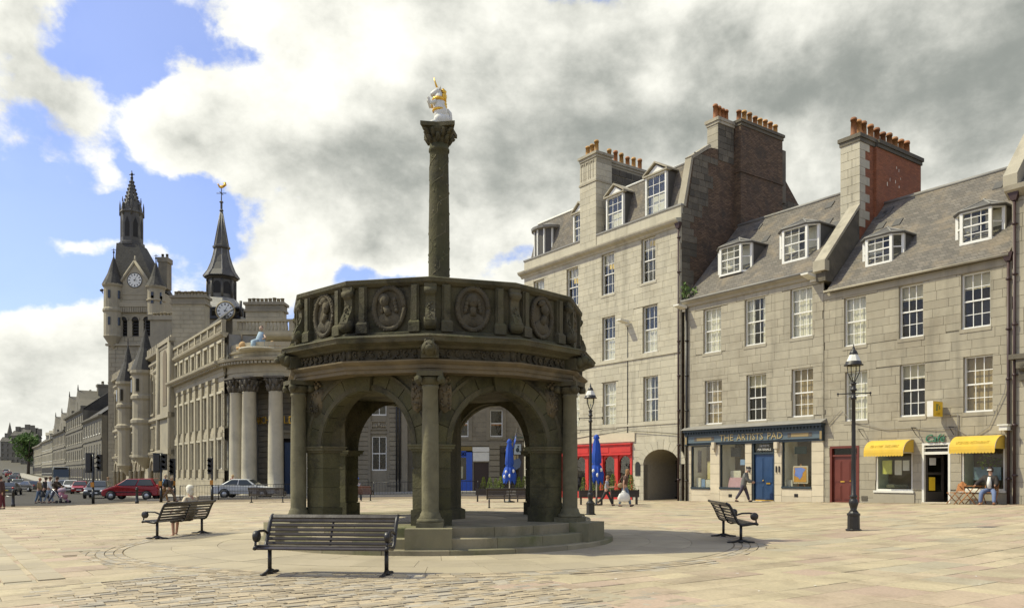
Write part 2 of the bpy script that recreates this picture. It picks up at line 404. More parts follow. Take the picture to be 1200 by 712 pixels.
M['asphalt'] = pbr('asphalt', (.075, .07, .06), .9, .2, 1., .2, bscale=30, speck=.2)
M['kerb'] = pbr('kerb_granite', (.30, .28, .23), .85, .15, 3., .2, rnd=.1)
M['line'] = pbr('road_line', (.6, .58, .5), .8, .1, 3., .05)
M['gran_l'] = pbr('granite_bank', (.36, .315, .215), .85, .13, 2., .15, rnd=.08, stain=(.14, .125, .09), stain_amt=.45, stain_scale=.35, streak=.28)
M['gran_th'] = pbr('granite_town_house', (.32, .28, .195), .85, .13, 1.5, .15, rnd=.07, stain=(.14, .128, .098), stain_amt=.4, stain_scale=.25, streak=.2)
M['gran_pale'] = pbr('granite_column', (.46, .415, .30), .8, .12, 2., .12, stain=(.22, .20, .155), stain_amt=.35, stain_scale=.6, streak=.15)
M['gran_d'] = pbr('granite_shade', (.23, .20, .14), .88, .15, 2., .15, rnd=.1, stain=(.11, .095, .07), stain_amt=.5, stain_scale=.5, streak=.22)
M['gran_f'] = pbr('granite_far', (.18, .16, .118), .88, .2, .4, .15, rnd=.12, stain=(.13, .12, .09), stain_amt=.5, stain_scale=.15)
M['gran_fp'] = pbr('pale_granite_far', (.27, .245, .18), .88, .2, .4, .15, rnd=.1, stain=(.2, .18, .14), stain_amt=.4, stain_scale=.2)
M['lead_d'] = pbr('lead_spire', (.062, .056, .044), .55, .3, 1.4, .25, stain=(.20, .185, .14), stain_amt=.5, stain_scale=.8)
M['dark_slate'] = pbr('spire_slate', (.042, .038, .03), .75, .25, 1., .3, brick=(.4, .25, .02, (.5, .5, .5), .25))
M['clock'] = pbr('clock_face', (.70, .69, .62), .5, .04, 3., .02)
M['black'] = pbr('black_paint', (.012, .012, .011), .4, .2, 6., .05)
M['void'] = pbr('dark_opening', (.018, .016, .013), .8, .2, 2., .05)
M['win_dark'] = principled('dark_window', (.03, .03, .028), .12)
M['pub_blue'] = pbr('pub_blue_paint', (.02, .085, .42), .45, .1, 3., .04)
M['canvas_blue'] = pbr('blue_canvas', (.016, .07, .37), .8, .25, 5., .2)
M['leaf'] = pbr('conifer_leaf', (.15, .20, .03), .8, .35, 9., .0, rnd=.35)
M['leaf_d'] = pbr('tree_leaf', (.10, .17, .035), .8, .35, 1.2, .0, rnd=.35)
M['wood'] = pbr('oiled_wood', (.34, .145, .045), .55, .2, 5., .15, rnd=.12)
M['wood_d'] = pbr('dark_planter_wood', (.045, .036, .027), .7, .25, 5., .15, rnd=.2)
M['bark'] = pbr('bark', (.09, .07, .05), .9, .3, 8., .4)
M['bench'] = pbr('bench_paint', (.034, .026, .020), .33, .15, 6., .06, rnd=.15)
M['bench_r'] = pbr('red_brown_bench', (.09, .035, .025), .4, .15, 6., .06, rnd=.15)
M['tyre'] = principled('tyre', (.02, .02, .02), .85)
M['rim'] = principled('rim', (.45, .45, .43), .35, .6)
M['car_glass'] = principled('car_glass', (.035, .042, .042), .08)
M['lamp_r'] = principled('tail_lamp', (.45, .02, .015), .25)
M['lamp_w'] = principled('head_lamp', (.75, .75, .72), .2)
M['plate'] = principled('number_plate', (.7, .6, .1), .5)
M['chrome'] = principled('bare_metal', (.5, .5, .48), .3, .9)
M['clear'] = glass_mat('lamp_glass', (.92, .92, .86), .18)
def simple(name, c, r=.75, v=.12, s=7.):
 if name not in M: M[name] = pbr(name, c, r, v, s, .1)
 return M[name]
# shared little meshes
def unit_box(name, mat_):
 return MB().box(0, 1, 0, 1, 0, 1).mesh(name, mat_)
ROW_O = Vector((9.58, 43.7, 0)); ROW_A = R_(-54.5)
TX, TY = math.cos(ROW_A), math.sin(ROW_A)          # along the terrace, towards the right end
DX, DY = -TY, TX                                   # into the houses
def row_xy(s, w=0.): return ROW_O.x+s*TX+w*DX, ROW_O.y+s*TY+w*DY
def rs(px, w=0.):                                  # bearing -> metres along the terrace, w metres behind its face
 u = (px-HX)/F; ox, oy = ROW_O.x+w*DX, ROW_O.y+w*DY
 return (u*oy-ox)/(TX-u*TY)
def rz(px, py, w=0.):
 s = rs(px, w); return zat(py, row_xy(s, w)[1])
def to_row(x, y):
 dx, dy = x-ROW_O.x, y-ROW_O.y
 return dx*TX+dy*TY, dx*DX+dy*DY
CX, CY = -1.70, 18.7                               # centre of the market cross
def build_ground():
 mb = MB()
 xs = [-1500, -700, -350, -200, -130, -90, -70, -58, -52, -46, -40, -34, -28, -22, -16, -10, -5, 0, 4, 8, 12, 16, 20, 25, 30, 60, 150, 500, 1500]
 ys = [-60, -20, -5, 5, 10, 15, 20, 25, 30, 36, 42, 48, 54, 60, 66, 75, 85, 100, 120, 150, 180, 210, 240, 270, 300, 340, 380, 420, 450, 480, 600, 900, 1600, 3000]
 for y in ys:
  for x in xs: mb.v.append((x, y, gz(x, y)-.014))
 n = len(xs)
 for j in range(len(ys)-1):
  for i in range(n-1):
   mb.f.append([j*n+i, j*n+i+1, (j+1)*n+i+1, (j+1)*n+i]); mb.m.append(0); mb.sm.append(True)
 g = mb.build('ground', M['grout']); prop(g, kind='structure')
 # paving laid in courses square to the terrace
 rnd = random.Random(3)
 slabs = []; setts = []
 def inside_apron(x, y, pad=0.): return (x-CX)**2+(y-CY)**2 < (6.7+pad)**2
 b = -25.0
 def is_sett(a, bb):
  return (1.7 < bb < 6.4 and a > -12.2 and a < 9) or (3.4 < bb < 6.6 and -19 < a < -14.4)
 # coordinates: a along the terrace, bb across the square (measured from the camera)
 def ab(x, y): return x*TX+y*TY, x*DX+y*DY
 def xy(a, bb): return a*TX+bb*DX, a*TY+bb*DY
 a = -62.0
 while a < 2:
  wd = rnd.choice([.42, .5, .5, .58, .66, .78])
  bb = -26+rnd.random()
  while bb < 58:
   L = rnd.uniform(.6, 1.55)*(1.0 if rnd.random() < .8 else .6)
   x, y = xy(a+wd/2, bb+L/2)
   if 6.0 < y < 58 and abs(x) < .70*y+2.5 and not inside_apron(x, y, .45):
    s, w = to_row(x, y)
    if w < -.55 and not (x < 3 and y > 49) and not is_sett(a+wd/2, bb+L/2) and not (x < -26 and y > 45):
     slabs.append((a, a+wd, bb, bb+L, y))
   bb += L
  a += wd
 a = -19.8
 while a < 0:
  bb = .6+rnd.random()*.1
  while bb < 7.6:
   L = rnd.uniform(.17, .30)
   x, y = xy(a+.06, bb+L/2)
   if 7.5 < y < 26 and abs(x) < .66*y+1 and not inside_apron(x, y, .3) and any(is_sett(a+.06+i, bb+L/2+j) for i in (-.5, 0, .5) for j in (-.9, 0, .9)): setts.append((a, a+.135, bb, bb+L, y))
   bb += L
  a += .135
 def slab_box(mb, q, g_, h, un=.004):
  a0, a1, b0, b1, _ = q
  p = []
  for (aa, bb) in ((a0+g_, b0+g_), (a1-g_, b0+g_), (a1-g_, b1-g_), (a0+g_, b1-g_)):
   x, y = xy(aa, bb); p.append((x, y, gz(x, y)))
  dz = h+rnd.uniform(-un, un); k = .006
  tilt = [rnd.uniform(-un/2, un/2) for _ in range(4)]
  c = (sum(v[0] for v in p)/4, sum(v[1] for v in p)/4)
  v = [(x, y, z-.03) for x, y, z in p]+[(x, y, z+dz-.004) for x, y, z in p]
  v += [(x+(c[0]-x)*.025, y+(c[1]-y)*.025, z+dz+t) for (x, y, z), t in zip(p, tilt)]
  f = [(8, 9, 10, 11)]
  for i in range(4):
   j = (i+1) % 4
   f += [(i, j, 4+j, 4+i), (4+i, 4+j, 8+j, 8+i)]
  mb.add(v, f)
 slabs.sort(key=lambda q: q[4]-.4*(q[1]-q[0])*(q[3]-q[2]))
 for i, q in enumerate(slabs[:300]):
  mb = MB(); slab_box(mb, q, .004, .0); mb.build('paving_slab', M['slab'] if rnd.random() < .62 else M['slab_y'], g)
 mb = MB(); mb2 = MB()
 for q in slabs[300:]: slab_box(mb if rnd.random() < .65 else mb2, q, .007, .0)
 mb.build('paving_slabs', M['slab'], g, kind='stuff'); mb2.build('yellow_paving_slabs', M['slab_y'], g, kind='stuff')
 setts.sort(key=lambda q: q[4])
 for q in setts[:200]:
  mb = MB(); slab_box(mb, q, .008, -.004, .007); mb.build('paving_sett', M['sett'], g)
 mb = MB()
 for q in setts[200:]: slab_box(mb, q, .008, -.004, .007)
 mb.build('paving_setts', M['sett'], g, kind='stuff')
 # apron of flags round the cross: rings of segments, with a rim of setts
 ap = []
 def seg(r0, r1, a0, a1, h, gp):
  n = 4; v = []
  for r, zz in ((r0+gp, 0), (r1-gp, 0)):
   for i in range(n+1):
    an = a0+gp/r+(a1-a0-2*gp/r)*i/n
    v.append((CX+r*math.cos(an), CY+r*math.sin(an)))
  m = MB(); dz = h+rnd.uniform(-.003, .003)
  vs = [(x, y, gz(x, y)-.03) for x, y in v]+[(x, y, gz(x, y)+dz) for x, y in v]
  k = 2*(n+1); f = []
  for i in range(n): f.append((k+i+1, k+i, k+n+1+i, k+n+2+i)); f.append((i, i+1, k+i+1, k+i)); f.append((n+2+i, n+1+i, k+n+1+i, k+n+2+i))
  f += [(0, k, k+n+1, n+1), (n, 2*n+1, k+2*n+1, k+n)]
  m.add(vs, f); return m
 for (r0, r1, num) in ((4.0, 4.85, 30), (4.85, 5.75, 34), (5.75, 6.62, 40)):
  ph = rnd.random()
  for i in range(num):
   a0 = 2*PI*(i+ph)/num; a1 = 2*PI*(i+1+ph)/num
   seg(r0, r1, a0, a1, .002, .0035).build('apron_flag', M['apron'], g)
 allm = MB();
 for (r0, num) in ((6.64, 190), (6.80, 195), (6.96, 200), (7.12, 205), (7.28, 210)):
  for i in range(num):
   a0 = 2*PI*i/num; a1 = 2*PI*(i+1)/num
   m = seg(r0, r0+.15, a0, a1, .002 if r0 < 7 else -.005, .005); allm.add(m.v, m.f)
 allm.build('apron_rim_setts', M['sett'], g, kind='stuff')
 # twin bands of smooth gutter stones running away on the left
 for off in (0., .42):
  for i in range(26):
   a0 = -38+i*.95
   m = MB(); slab_box(m, (a0-.0, a0+.93, .72+off, 1.08+off, 0), .008, .014); m.build('gutter_stone', M['apron'], g)
 return g
ground = build_ground()
def build_litter():
 mb = MB(); rnd = random.Random(8)
 for i in range(70):
  y = rnd.uniform(8.5, 34); x = rnd.uniform(-.55, .62)*y; z = gz(x, y)+.006; s = rnd.uniform(.008, .03); a = rnd.uniform(0, 6)
  mb.add([(x+s*math.cos(a+k), y+s*math.sin(a+k)*rnd.uniform(.6, 1.3), z+rnd.uniform(0, .008)) for k in (0, 1.4, 3., 4.5)], [(0, 1, 2, 3)])
 prop(mb.build('litter', M['white_sill']), 'scattered white scraps of litter on the paving', 'litter', kind='stuff')
build_litter()
def sheet(name, mat_, pts, dz, nx=1):
 """strip between two polylines following the ground"""
 mb = MB()
 for (l, r) in pts:
  for i in range(nx+1):
   t = i/nx; x = l[0]+(r[0]-l[0])*t; y = l[1]+(r[1]-l[1])*t
   mb.v.append((x, y, gz(x, y)+dz))
 for j in range(len(pts)-1):
  for i in range(nx):
   a = j*(nx+1)+i; mb.f.append([a, a+1, a+nx+2, a+nx+1]); mb.m.append(0); mb.sm.append(False)
 return mb
# street: crosses behind the square, bends away to the upper left
UD = Vector((-.563, .827, 0)); UN = Vector((.827, .563, 0))          # along the far street; towards its right-hand houses
def far_street(t, off):       # t metres along the right-hand kerb line from the bank's corner, off to the left
 return (-25.6+UD.x*t-UN.x*off, 62.6+UD.y*t-UN.y*off)
def build_street():
 rows = []
 t = -12
 for t in [-6, 0, 10, 20, 30, 45, 60, 80, 100, 130, 160, 190, 220, 260, 300, 340, 380, 430, 480, 520]:
  rows.append((far_street(t, 19), far_street(t, 2.6)))
 prop(sheet('street', M['asphalt'], rows, .012, 8).build('street', M['asphalt']), kind='structure')
 # cross street in front of the bank
 rows = [((x, 55.5), (x, 62.3)) for x in range(-26, 8, 2)]
 prop(sheet('road', M['asphalt'], rows, .008, 2).build('road', M['asphalt']), kind='structure')
 rows = [((x, 48.5+max(0, (-26-x))*.02), (x, 62.4)) for x in range(-90, -24, 4)]
 prop(sheet('junction_road', M['asphalt'], rows, .004, 4).build('junction_road', M['asphalt']), kind='structure')
 prop(sheet('hillside', M['asphalt'], [((-900, y), (-70, y)) for y in (118, 150, 180, 210, 240, 270, 300, 340, 380, 420, 450, 480, 600, 900)], .002, 12).build('hillside', simple('town_ground', (.10, .092, .07))), kind='structure')
 for k in ('town_ground', 'asphalt'): M[k].node_tree.nodes['Principled BSDF'].inputs['Specular IOR Level'].default_value = .08
 # pavements with kerbs
 def pavement(name, rows):
  mb = sheet(name, None, rows, .13); n = len(mb.v)
  low = [(x, y, z-.16) for x, y, z in mb.v]; mb.v += low
  for j in range(len(rows)-1):
   a = 2*j; mb.f.append([a, a+2, n+a+2, n+a]); mb.m.append(0); mb.sm.append(False)
   mb.f.append([a+3, a+1, n+a+1, n+a+3]); mb.m.append(0); mb.sm.append(False)
  mb.f.append([0, n, n+1, 1]); mb.m.append(0); mb.sm.append(False)
  prop(mb.build(name, M['kerb']), kind='structure')
 pavement('bank_pavement', [((x, 62.5), (x, 66.5)) for x in range(-25, 8, 3)])
 pavement('town_house_pavement', [(far_street(t, 2.6), far_street(t, -1.2)) for t in range(0, 240, 8)])
 pavement('square_edge_kerb', [((x, 54.9), (x, 55.25)) for x in range(-25, 3, 3)])
 mb = MB()
 for i in range(40):
  t = 30+i*9; p = [far_street(t, 10.4), far_street(t, 10.6), far_street(t+4, 10.6), far_street(t+4, 10.4)]
  mb.add([(x, y, gz(x, y)+.03) for x, y in p], [(3, 2, 1, 0)])
 # give-way curve
 c = on_ground(40, 573)
 for i in range(12):
  a0 = PI*.35+PI*.9*i/12; a1 = PI*.35+PI*.9*(i+1)/12
  p = [(c[0]+3.2*math.cos(a0), c[1]+5*math.sin(a0)), (c[0]+3.4*math.cos(a0), c[1]+5.3*math.sin(a0)), (c[0]+3.4*math.cos(a1), c[1]+5.3*math.sin(a1)), (c[0]+3.2*math.cos(a1), c[1]+5*math.sin(a1))]
  mb.add([(x, y, gz(x, y)+.022) for x, y in p], [(0, 1, 2, 3)])
 prop(mb.build('road_markings', M['line']), kind='structure')
build_street()
def build_cross():
 root = CROSS = thing('market_cross', 'dark weathered stone market cross with open arches, portrait parapet and tall carved shaft', 'monument', (CX, CY, 0), 0)
 a_front = -PI/2+.04
 root.scale = (.988, .988, 1)
 def ang(k): return a_front+k*PI/6              # k counts the twelve corners; even ones carry columns
 def V(k, R): return Vector((R*math.cos(ang(k)), R*math.sin(ang(k)), 0))
 def ring(R): return [V(k, R)[:2] for k in range(12)]
 def ledge(name, prof, mat_, label=None):
  """mouldings: (radius, height) carried round the twelve sides"""
  mb = MB(); v = []
  for (R, z) in prof:
   for k in range(12): p = V(k, R); v.append((p.x, p.y, z))
  f = []
  for j in range(len(prof)-1):
   for k in range(12): f.append((j*12+k, j*12+(k+1) % 12, (j+1)*12+(k+1) % 12, (j+1)*12+k))
  mb.add(v, f); return mb.build(name, mat_, root, label)
 rnd = random.Random(11)
 # ---- steps: a round bottom step in separate stones, two treads between the pedestals
 def arc_stone(r0, r1, a0, a1, z0, z1, n=6, b=.012):
  mb = MB(); v = []
  for (r, z) in ((r0, z0), (r1, z0), (r1, z1-b), (r1-b, z1), (r0, z1)):
   for i in range(n+1):
    a = a0+(a1-a0)*i/n; v.append((r*math.cos(a), r*math.sin(a), z))
  f = []
  for j in range(5):
   for i in range(n):
    a = j*(n+1)+i; c = ((j+1) % 5)*(n+1)+i; f.append((a, a+1, c+1, c))
  f += [tuple(j*(n+1) for j in range(5)), tuple(j*(n+1)+n for j in range(4, -1, -1))]
  return mb.add(v, f)
 for i in range(20):
  a0 = a_front+2*PI*i/20+.1; g_ = .0012
  arc_stone(3.3, 4.07+rnd.uniform(-.006, .006), a0+g_, a0+2*PI/20-g_, -.12, .10).build('step_stone', M['step_moss'] if i % 3 == 0 else M['step'], root)
 for side in range(6):
  a0 = a_front+side*PI/3; half = math.asin(.40/4.0)
  for (r0, r1, z0, z1, n) in ((3.0, 3.86, .10, .295, 3), (2.6, 3.56, .295, .485, 3)):
   h = math.asin(.43/r1)
   cuts = [a0+h, a0+h+(PI/3-2*h)*rnd.uniform(.26, .4), a0+h+(PI/3-2*h)*rnd.uniform(.6, .74), a0+PI/3-h]
   for q in range(n):
    arc_stone(r0, r1, cuts[q]+.0012, cuts[q+1]-.0012, z0, z1, 5).build('step_stone', M['step_moss'] if rnd.random() < .3 else M['step'], root)
 mb = MB(); mb.lathe([(0, .47), (3.3, .47), (3.3, .3)], n=36); mb.build('platform_floor', M['apron'], root)
 mb = MB()
 for i in range(24):                                 # floor flags
  a0 = 2*PI*i/24
  m = arc_stone(1.6, 2.9, a0+.004, a0+2*PI/24-.004, .40, .478, 3, .003); mb.add(m.v, m.f)
 mb.build('floor_flags', M['step'], root, kind='stuff')
 # ---- pedestals, columns, piers
 def local(k, x, y):
  """x along the side, y outwards from column centre"""
  a = ang(k); e = Vector((math.cos(a), math.sin(a), 0)); t = Vector((-e.y, e.x, 0))
  return e*(3.36+y)+t*x
 Rc = 3.36
 col = MB()
 col.lathe([(.225, .63), (.225, .66), (.20, .70), (.195, .74), (.175, .76), (.165, .80), (.168, 1.5), (.160, 2.4), (.147, 3.12), (.165, 3.14), (.165, 3.18), (.15, 3.20)], n=18)
 m_col = col.mesh('column_shaft', M['cross_c'])
 base = MB(); base.box(-.26, .26, -.26, .26, .485, .58); base.lathe([(.26, .58), (.265, .61), (.255, .64), (.22, .65)], n=18)
 m_base = base.mesh('column_base', M['cross_c'])
 cap = MB()
 cap.lathe([(.15, 3.19), (.19, 3.24), (.21, 3.30), (.22, 3.34)], n=16); cap.box(-.25, .25, -.25, .25, 3.36, 3.45)
 for sx in (-1, 1):                                   # volutes
  for sy in (-1, 1):
   cap.tube([(sx*.22, sy*.14, 3.29), (sx*.22, sy*.25, 3.29)], .075, 10)
   cap.tube([(sx*.22, sy*.245, 3.29), (sx*.22, sy*.262, 3.29)], .03, 8)
 m_cap = cap.mesh('column_capital', M['cross'])
 for k in range(0, 12, 2):
  p = V(k, Rc); a = ang(k)+PI/2
  c = inst('column', m_col, root, (p.x, p.y, 0), (0, 0, a))
  inst('column_base', m_base, c); inst('column_capital', m_cap, c)
  # pedestal block under each column
  mb = MB(); q = [local(k, -.44, -.6), local(k, .44, -.6), local(k, .44, .62), local(k, -.44, .62)]
  mb.prism([(v.x, v.y) for v in q], .095, .487); mb.build('pedestal', M['step_moss'], root)
 # ---- bent arcade wall
 Rw, TH = 3.17, .37
 Lh = Rw/2
 def wall(side, s, off, z):
  R = Rw-off/math.cos(PI/6); p = V(2*side, R).lerp(V(2*side+2, R), (s+Lh)/(2*Lh)); return (p.x, p.y, z)
 RA, SPR, TOPZ = 1.145, 2.06, 3.47
 for side in range(6):
  mb = MB(); N = 28; RA = 1.145 if side in (0, 5) else 1.25
  ss = [-RA*math.cos(PI*i/N) for i in range(N+1)]
  for i in range(N):
   s0, s1 = ss[i], ss[i+1]; z0 = SPR+math.sqrt(max(0, RA*RA-s0*s0)); z1 = SPR+math.sqrt(max(0, RA*RA-s1*s1))
   mb.quad(wall(side, s0, 0, z0), wall(side, s1, 0, z1), wall(side, s1, 0, TOPZ), wall(side, s0, 0, TOPZ))
   mb.quad(wall(side, s1, TH, z1), wall(side, s0, TH, z0), wall(side, s0, TH, TOPZ), wall(side, s1, TH, TOPZ))
   mb.quad(wall(side, s0, 0, z0), wall(side, s0, TH, z0), wall(side, s1, TH, z1), wall(side, s1, 0, z1))
  for sg in (-1, 1):
   a, b = sg*RA, sg*Lh
   for off in (0, TH):
    mb.quad(wall(side, a, off, SPR), wall(side, b, off, SPR), wall(side, b, off, TOPZ), wall(side, a, off, TOPZ))
  mb.build('spandrel', M['cross'], root)
  # voussoirs, each a stone standing a little proud
  NV = 11
  for q in range(NV):
   t0 = PI-PI*q/NV-.006; t1 = PI-PI*(q+1)/NV+.006
   r0 = RA-.022; r1 = RA+(.40 if q != 5 else .46)+rnd.uniform(-.02, .04); pr = .03 if q != 5 else .11
   v = []; n = 3
   for off in (-pr-rnd.uniform(0, .006), .16):
    for rr in (r0, r1):
     for i in range(n+1):
      t = t0+(t1-t0)*i/n; v.append(wall(side, rr*math.cos(t), off, SPR+rr*math.sin(t)))
   k = n+1; f = []
   for i in range(n):
    f += [(i, i+1, k+i+1, k+i), (i+1, i, 2*k+i, 2*k+i+1), (k+i, k+i+1, 3*k+i+1, 3*k+i)]
   f += [(0, k, 3*k, 2*k), (k-1, 3*k-1, 4*k-1, 2*k-1)]
   MB().add(v, f).build('voussoir' if q != 5 else 'keystone', M['cross_v'], root)
  # a band moulded round the arch
  for (ra_, rb_, o_) in ((RA+.0, RA+.10, .05), (RA+.33, RA+.39, .055)):
   mb = MB(); v = []; n = 26
   for i in range(n+1):
    t = PI-PI*i/n
    for (rr, off) in ((ra_, .0), (ra_, -o_), (rb_, -o_), (rb_, .0)): v.append(wall(side, rr*math.cos(t), off, SPR+rr*math.sin(t)))
   f = []
   for i in range(n):
    for j in range(3): f.append((4*i+j, 4*i+j+1, 4*i+4+j+1, 4*i+4+j))
   mb.add(v, f).build('arch_moulding', M['cross'], root)
  # piers: courses of stone on both sides of the opening
  zs = [.48, .80, 1.22, 1.62, 1.95]
  for sg in (-1, 1):
   for c in range(4):
    pr = .03 if c == 0 else 0.
    a, b = sg*(RA-pr-.0), sg*Lh; g_ = .004
    x0 = a+sg*rnd.uniform(0, .004)
    v = [wall(side, s, o, z) for z in (zs[c]+g_, zs[c+1]-g_) for (s, o) in ((x0, -.0-pr), (b, -.0-pr), (b, TH+pr), (x0, TH+pr))]
    f = [(0, 1, 2, 3), (4, 5, 6, 7), (0, 1, 5, 4), (1, 2, 6, 5), (2, 3, 7, 6), (3, 0, 4, 7)]
    MB().add(v, f).build('pier_stone', M['cross_v'], root)
   mb = MB()
   for (z0, z1, pr) in ((1.945, 1.99, .03), (1.99, 2.05, .075), (2.05, 2.08, .095)):
    a, b = sg*(RA-pr), sg*Lh
    v = [wall(side, s, o, z) for z in (z0, z1) for (s, o) in ((a, -pr), (b, -pr), (b, TH+pr), (a, TH+pr))]
    mb.add(v, [(0, 1, 2, 3), (4, 5, 6, 7), (0, 1, 5, 4), (1, 2, 6, 5), (2, 3, 7, 6), (3, 0, 4, 7)])
   mb.build('impost', M['cross_l'], root)
   v = [wall(side, s, o, z) for z in (.48, 1.96) for (s, o) in ((sg*(RA+.02), .02), (sg*Lh, .02), (sg*Lh, TH-.02), (sg*(RA+.02), TH-.02))]; MB().add(v, [(0, 1, 5, 4), (1, 2, 6, 5), (2, 3, 7, 6), (3, 0, 4, 7)]).build('pier_core', M['cross'], root)
   # carved shield hung beside the column
   mb = MB(); s0 = sg*(Lh-.31); zc = 2.99
   out = [(0, .30), (.09, .24), (.13, .30), (.155, .12), (.15, -.12), (.10, -.24), (0, -.31), (-.10, -.24), (-.15, -.12), (-.155, .12), (-.13, .30), (-.09, .24)]
   v = [wall(side, s0+x, -.00, zc+z) for x, z in out]+[wall(side, s0+x*.93, -.065, zc+z*.95) for x, z in out]+[wall(side, s0, -.09, zc)]
   n = len(out); f = [(i, (i+1) % n, n+(i+1) % n, n+i) for i in range(n)]+[(n+i, n+(i+1) % n, 2*n) for i in range(n)]
   mb.add(v, f, True)
   for j in range(26):
    x, z = rnd.uniform(-.11, .11), rnd.uniform(-.23, .22); p = wall(side, s0+x, -.085, zc+z); mb.ball(p, rnd.uniform(.016, .032), 5, 4)
   for x, z, r in ((0, .33, .055), (-.05, .40, .035), (.05, .40, .035), (0, .45, .03), (-.10, .36, .03), (.10, .36, .03)):
    mb.ball(wall(side, s0+x, -.04, zc+z), r, 6, 5)
   mb.build('carved_shield', M['cross_a'], root)
 # ---- central pier and inner ceiling
 mb = MB(); mb.lathe([(.62, .47), (.62, .68), (.52, .72), (.52, 3.0), (.66, 3.08), (.66, 3.2), (.58, 3.4)], n=12, smooth=False); mb.build('central_pier', M['cross'], root)
 mb = MB(); mb.lathe([(2.62, 3.34), (2.62, 3.5), (0, 3.5)], n=12, a0=a_front, a1=a_front+2*PI, smooth=False); mb.build('ceiling', M['cross'], root)
 ledge('inner_beam', [(2.42, 3.47), (2.42, 3.36), (2.62, 3.33), (2.62, 3.47)], M['cross_l'])
 # ---- architrave, frieze, cornice
 ledge('architrave', [(3.0, 3.45), (3.40, 3.45), (3.40, 3.52), (3.43, 3.53), (3.43, 3.60), (3.47, 3.62), (3.52, 3.66), (3.52, 3.69), (3.38, 3.70)], M['cross_a'])
 ledge('frieze', [(3.38, 3.68), (3.36, 3.71), (3.36, 3.92), (3.40, 3.94)], M['cross_f'])
 ledge('cornice', [(3.36, 3.90), (3.45, 3.92), (3.48, 3.96), (3.58, 3.99), (3.68, 4.01), (3.70, 4.08), (3.72, 4.10), (3.70, 4.13), (3.42, 4.19), (3.0, 4.20)], M['cross'])
 # leaf scroll carving, one run per side
 for k in range(12):
  mb = MB(); p0, p1 = V(k, 3.365), V(k+1, 3.365); t = (p1-p0); L = t.length; t.normalize(); o = Vector((t.y, -t.x, 0))
  x = .20; up = 1
  while x < L-.16:
   c = p0+t*x+o*.012; z = 3.815
   pts = []
   for i in range(13):
    a = up*(i/12*4.6)+PI*.5*up; r = .072*(1-i/17)
    pts.append(c+t*(r*math.cos(a))+Vector((0, 0, z+r*math.sin(a)))+o*.012)
   mb.tube(pts, [.019-.0006*i for i in range(13)], 5)
   for j in range(4):
    a = rnd.uniform(0, 6.28); mb.ball(c+t*(.085*math.cos(a)+.06)+Vector((0, 0, z+.07*math.sin(a))), (.024, .024, .032), 5, 4)
   mb.ball(c+Vector((0, 0, z))+o*.015, .022, 6, 4)
   x += .178; up = -up
  # posts at both ends of the run
  for xx in (.07, L-.07):
   c = p0+t*xx; mb.tube([c+Vector((0, 0, 3.72)), c+Vector((0, 0, 3.92))], .045, 6)
  mb.build('leaf_carving', M['cross_f'], root, kind='stuff')
 # ---- gargoyle beasts over the columns
 gb = MB()
 gb.box(-.17, .17, -.16, .16, 3.70, 3.94); gb.tube([(0, -.06, 3.83), (0, -.17, 3.85), (0, -.27, 3.88), (0, -.33, 3.87)], [.13, .125, .115, .07], 10)
 gb.ball((0, -.29, 3.90), (.125, .12, .11), 10, 7); gb.tube([(0, -.35, 3.87), (0, -.44, 3.83)], [.075, .05], 8)
 for sx in (-1, 1):
  gb.ball((sx*.07, -.26, 4.0), (.03, .03, .045), 6, 4); gb.ball((sx*.05, -.395, 3.93), .02, 6, 4); gb.ball((sx*.115, -.20, 3.86), (.04, .10, .10), 6, 5)
 m_g = gb.mesh('gargoyle', M['cross'])
 for k in range(0, 12, 2):
  p = V(k, 3.42); inst('gargoyle', m_g, root, (p.x, p.y, 0), (0, 0, ang(k)+PI/2))
 # ---- parapet: panels, pilasters, medallions, scroll brackets
 Rp = 3.26
 ledge('parapet_wall', [(Rp, 4.15), (Rp, 5.22), (Rp-.35, 5.22), (Rp-.35, 4.7)], M['cross'])
 ledge('parapet_plinth', [(Rp, 4.16), (Rp+.10, 4.17), (Rp+.10, 4.24), (Rp+.02, 4.28)], M['cross'])
 ledge('coping', [(Rp-.38, 5.21), (Rp+.03, 5.14), (Rp+.06, 5.15), (Rp+.13, 5.20), (Rp+.14, 5.27), (Rp+.10, 5.29), (Rp-.38, 5.31)], M['cross'])
 ledge('parapet_inner', [(Rp-.36, 5.25), (Rp-.36, 4.6), (0, 4.6)], M['cross'])
 br = MB()                                              # scroll bracket at each corner
 side_pts = [(-.10, 5.10), (-.13, 5.05), (-.12, 4.97), (-.07, 4.92), (-.06, 4.8), (-.09, 4.68), (-.17, 4.56), (-.215, 4.44), (-.19, 4.33), (-.12, 4.28), (0, 4.28), (0, 5.10)]
 n = len(side_pts)
 br.add([(-.095, y, z) for y, z in side_pts]+[(.095, y, z) for y, z in side_pts], [tuple(range(n)), tuple(range(2*n-1, n-1, -1))]+[((i+1) % n, i, n+i, n+(i+1) % n) for i in range(n)])
 br.tube([(-.12, -.11, 4.40), (.12, -.11, 4.40)], .105, 12); br.tube([(-.12, -.075, 5.03), (.12, -.075, 5.03)], .065, 10)
 br.box(-.12, .12, -.10, .0, 5.08, 5.16)
 for i in range(9):
  z = 4.50+i*.035; br.ball((rnd.uniform(-.06, .06), -.19+.13*(i/9), z), .024, 5, 4)
 m_b = br.mesh('scroll_bracket', M['cross'])
 pil = MB()
 pil.box(-.085, .085, -.085, .03, 4.36, 5.16); pil.box(-.115, .115, -.15, .03, 4.24, 4.42, (.0, .0)); pil.box(-.115, .115, -.15, .03, 4.42, 4.47, (.03, .04)); pil.box(-.055, .055, -.125, -.07, 4.44, 5.14)
 m_p = pil.mesh('pilaster', M['cross'])
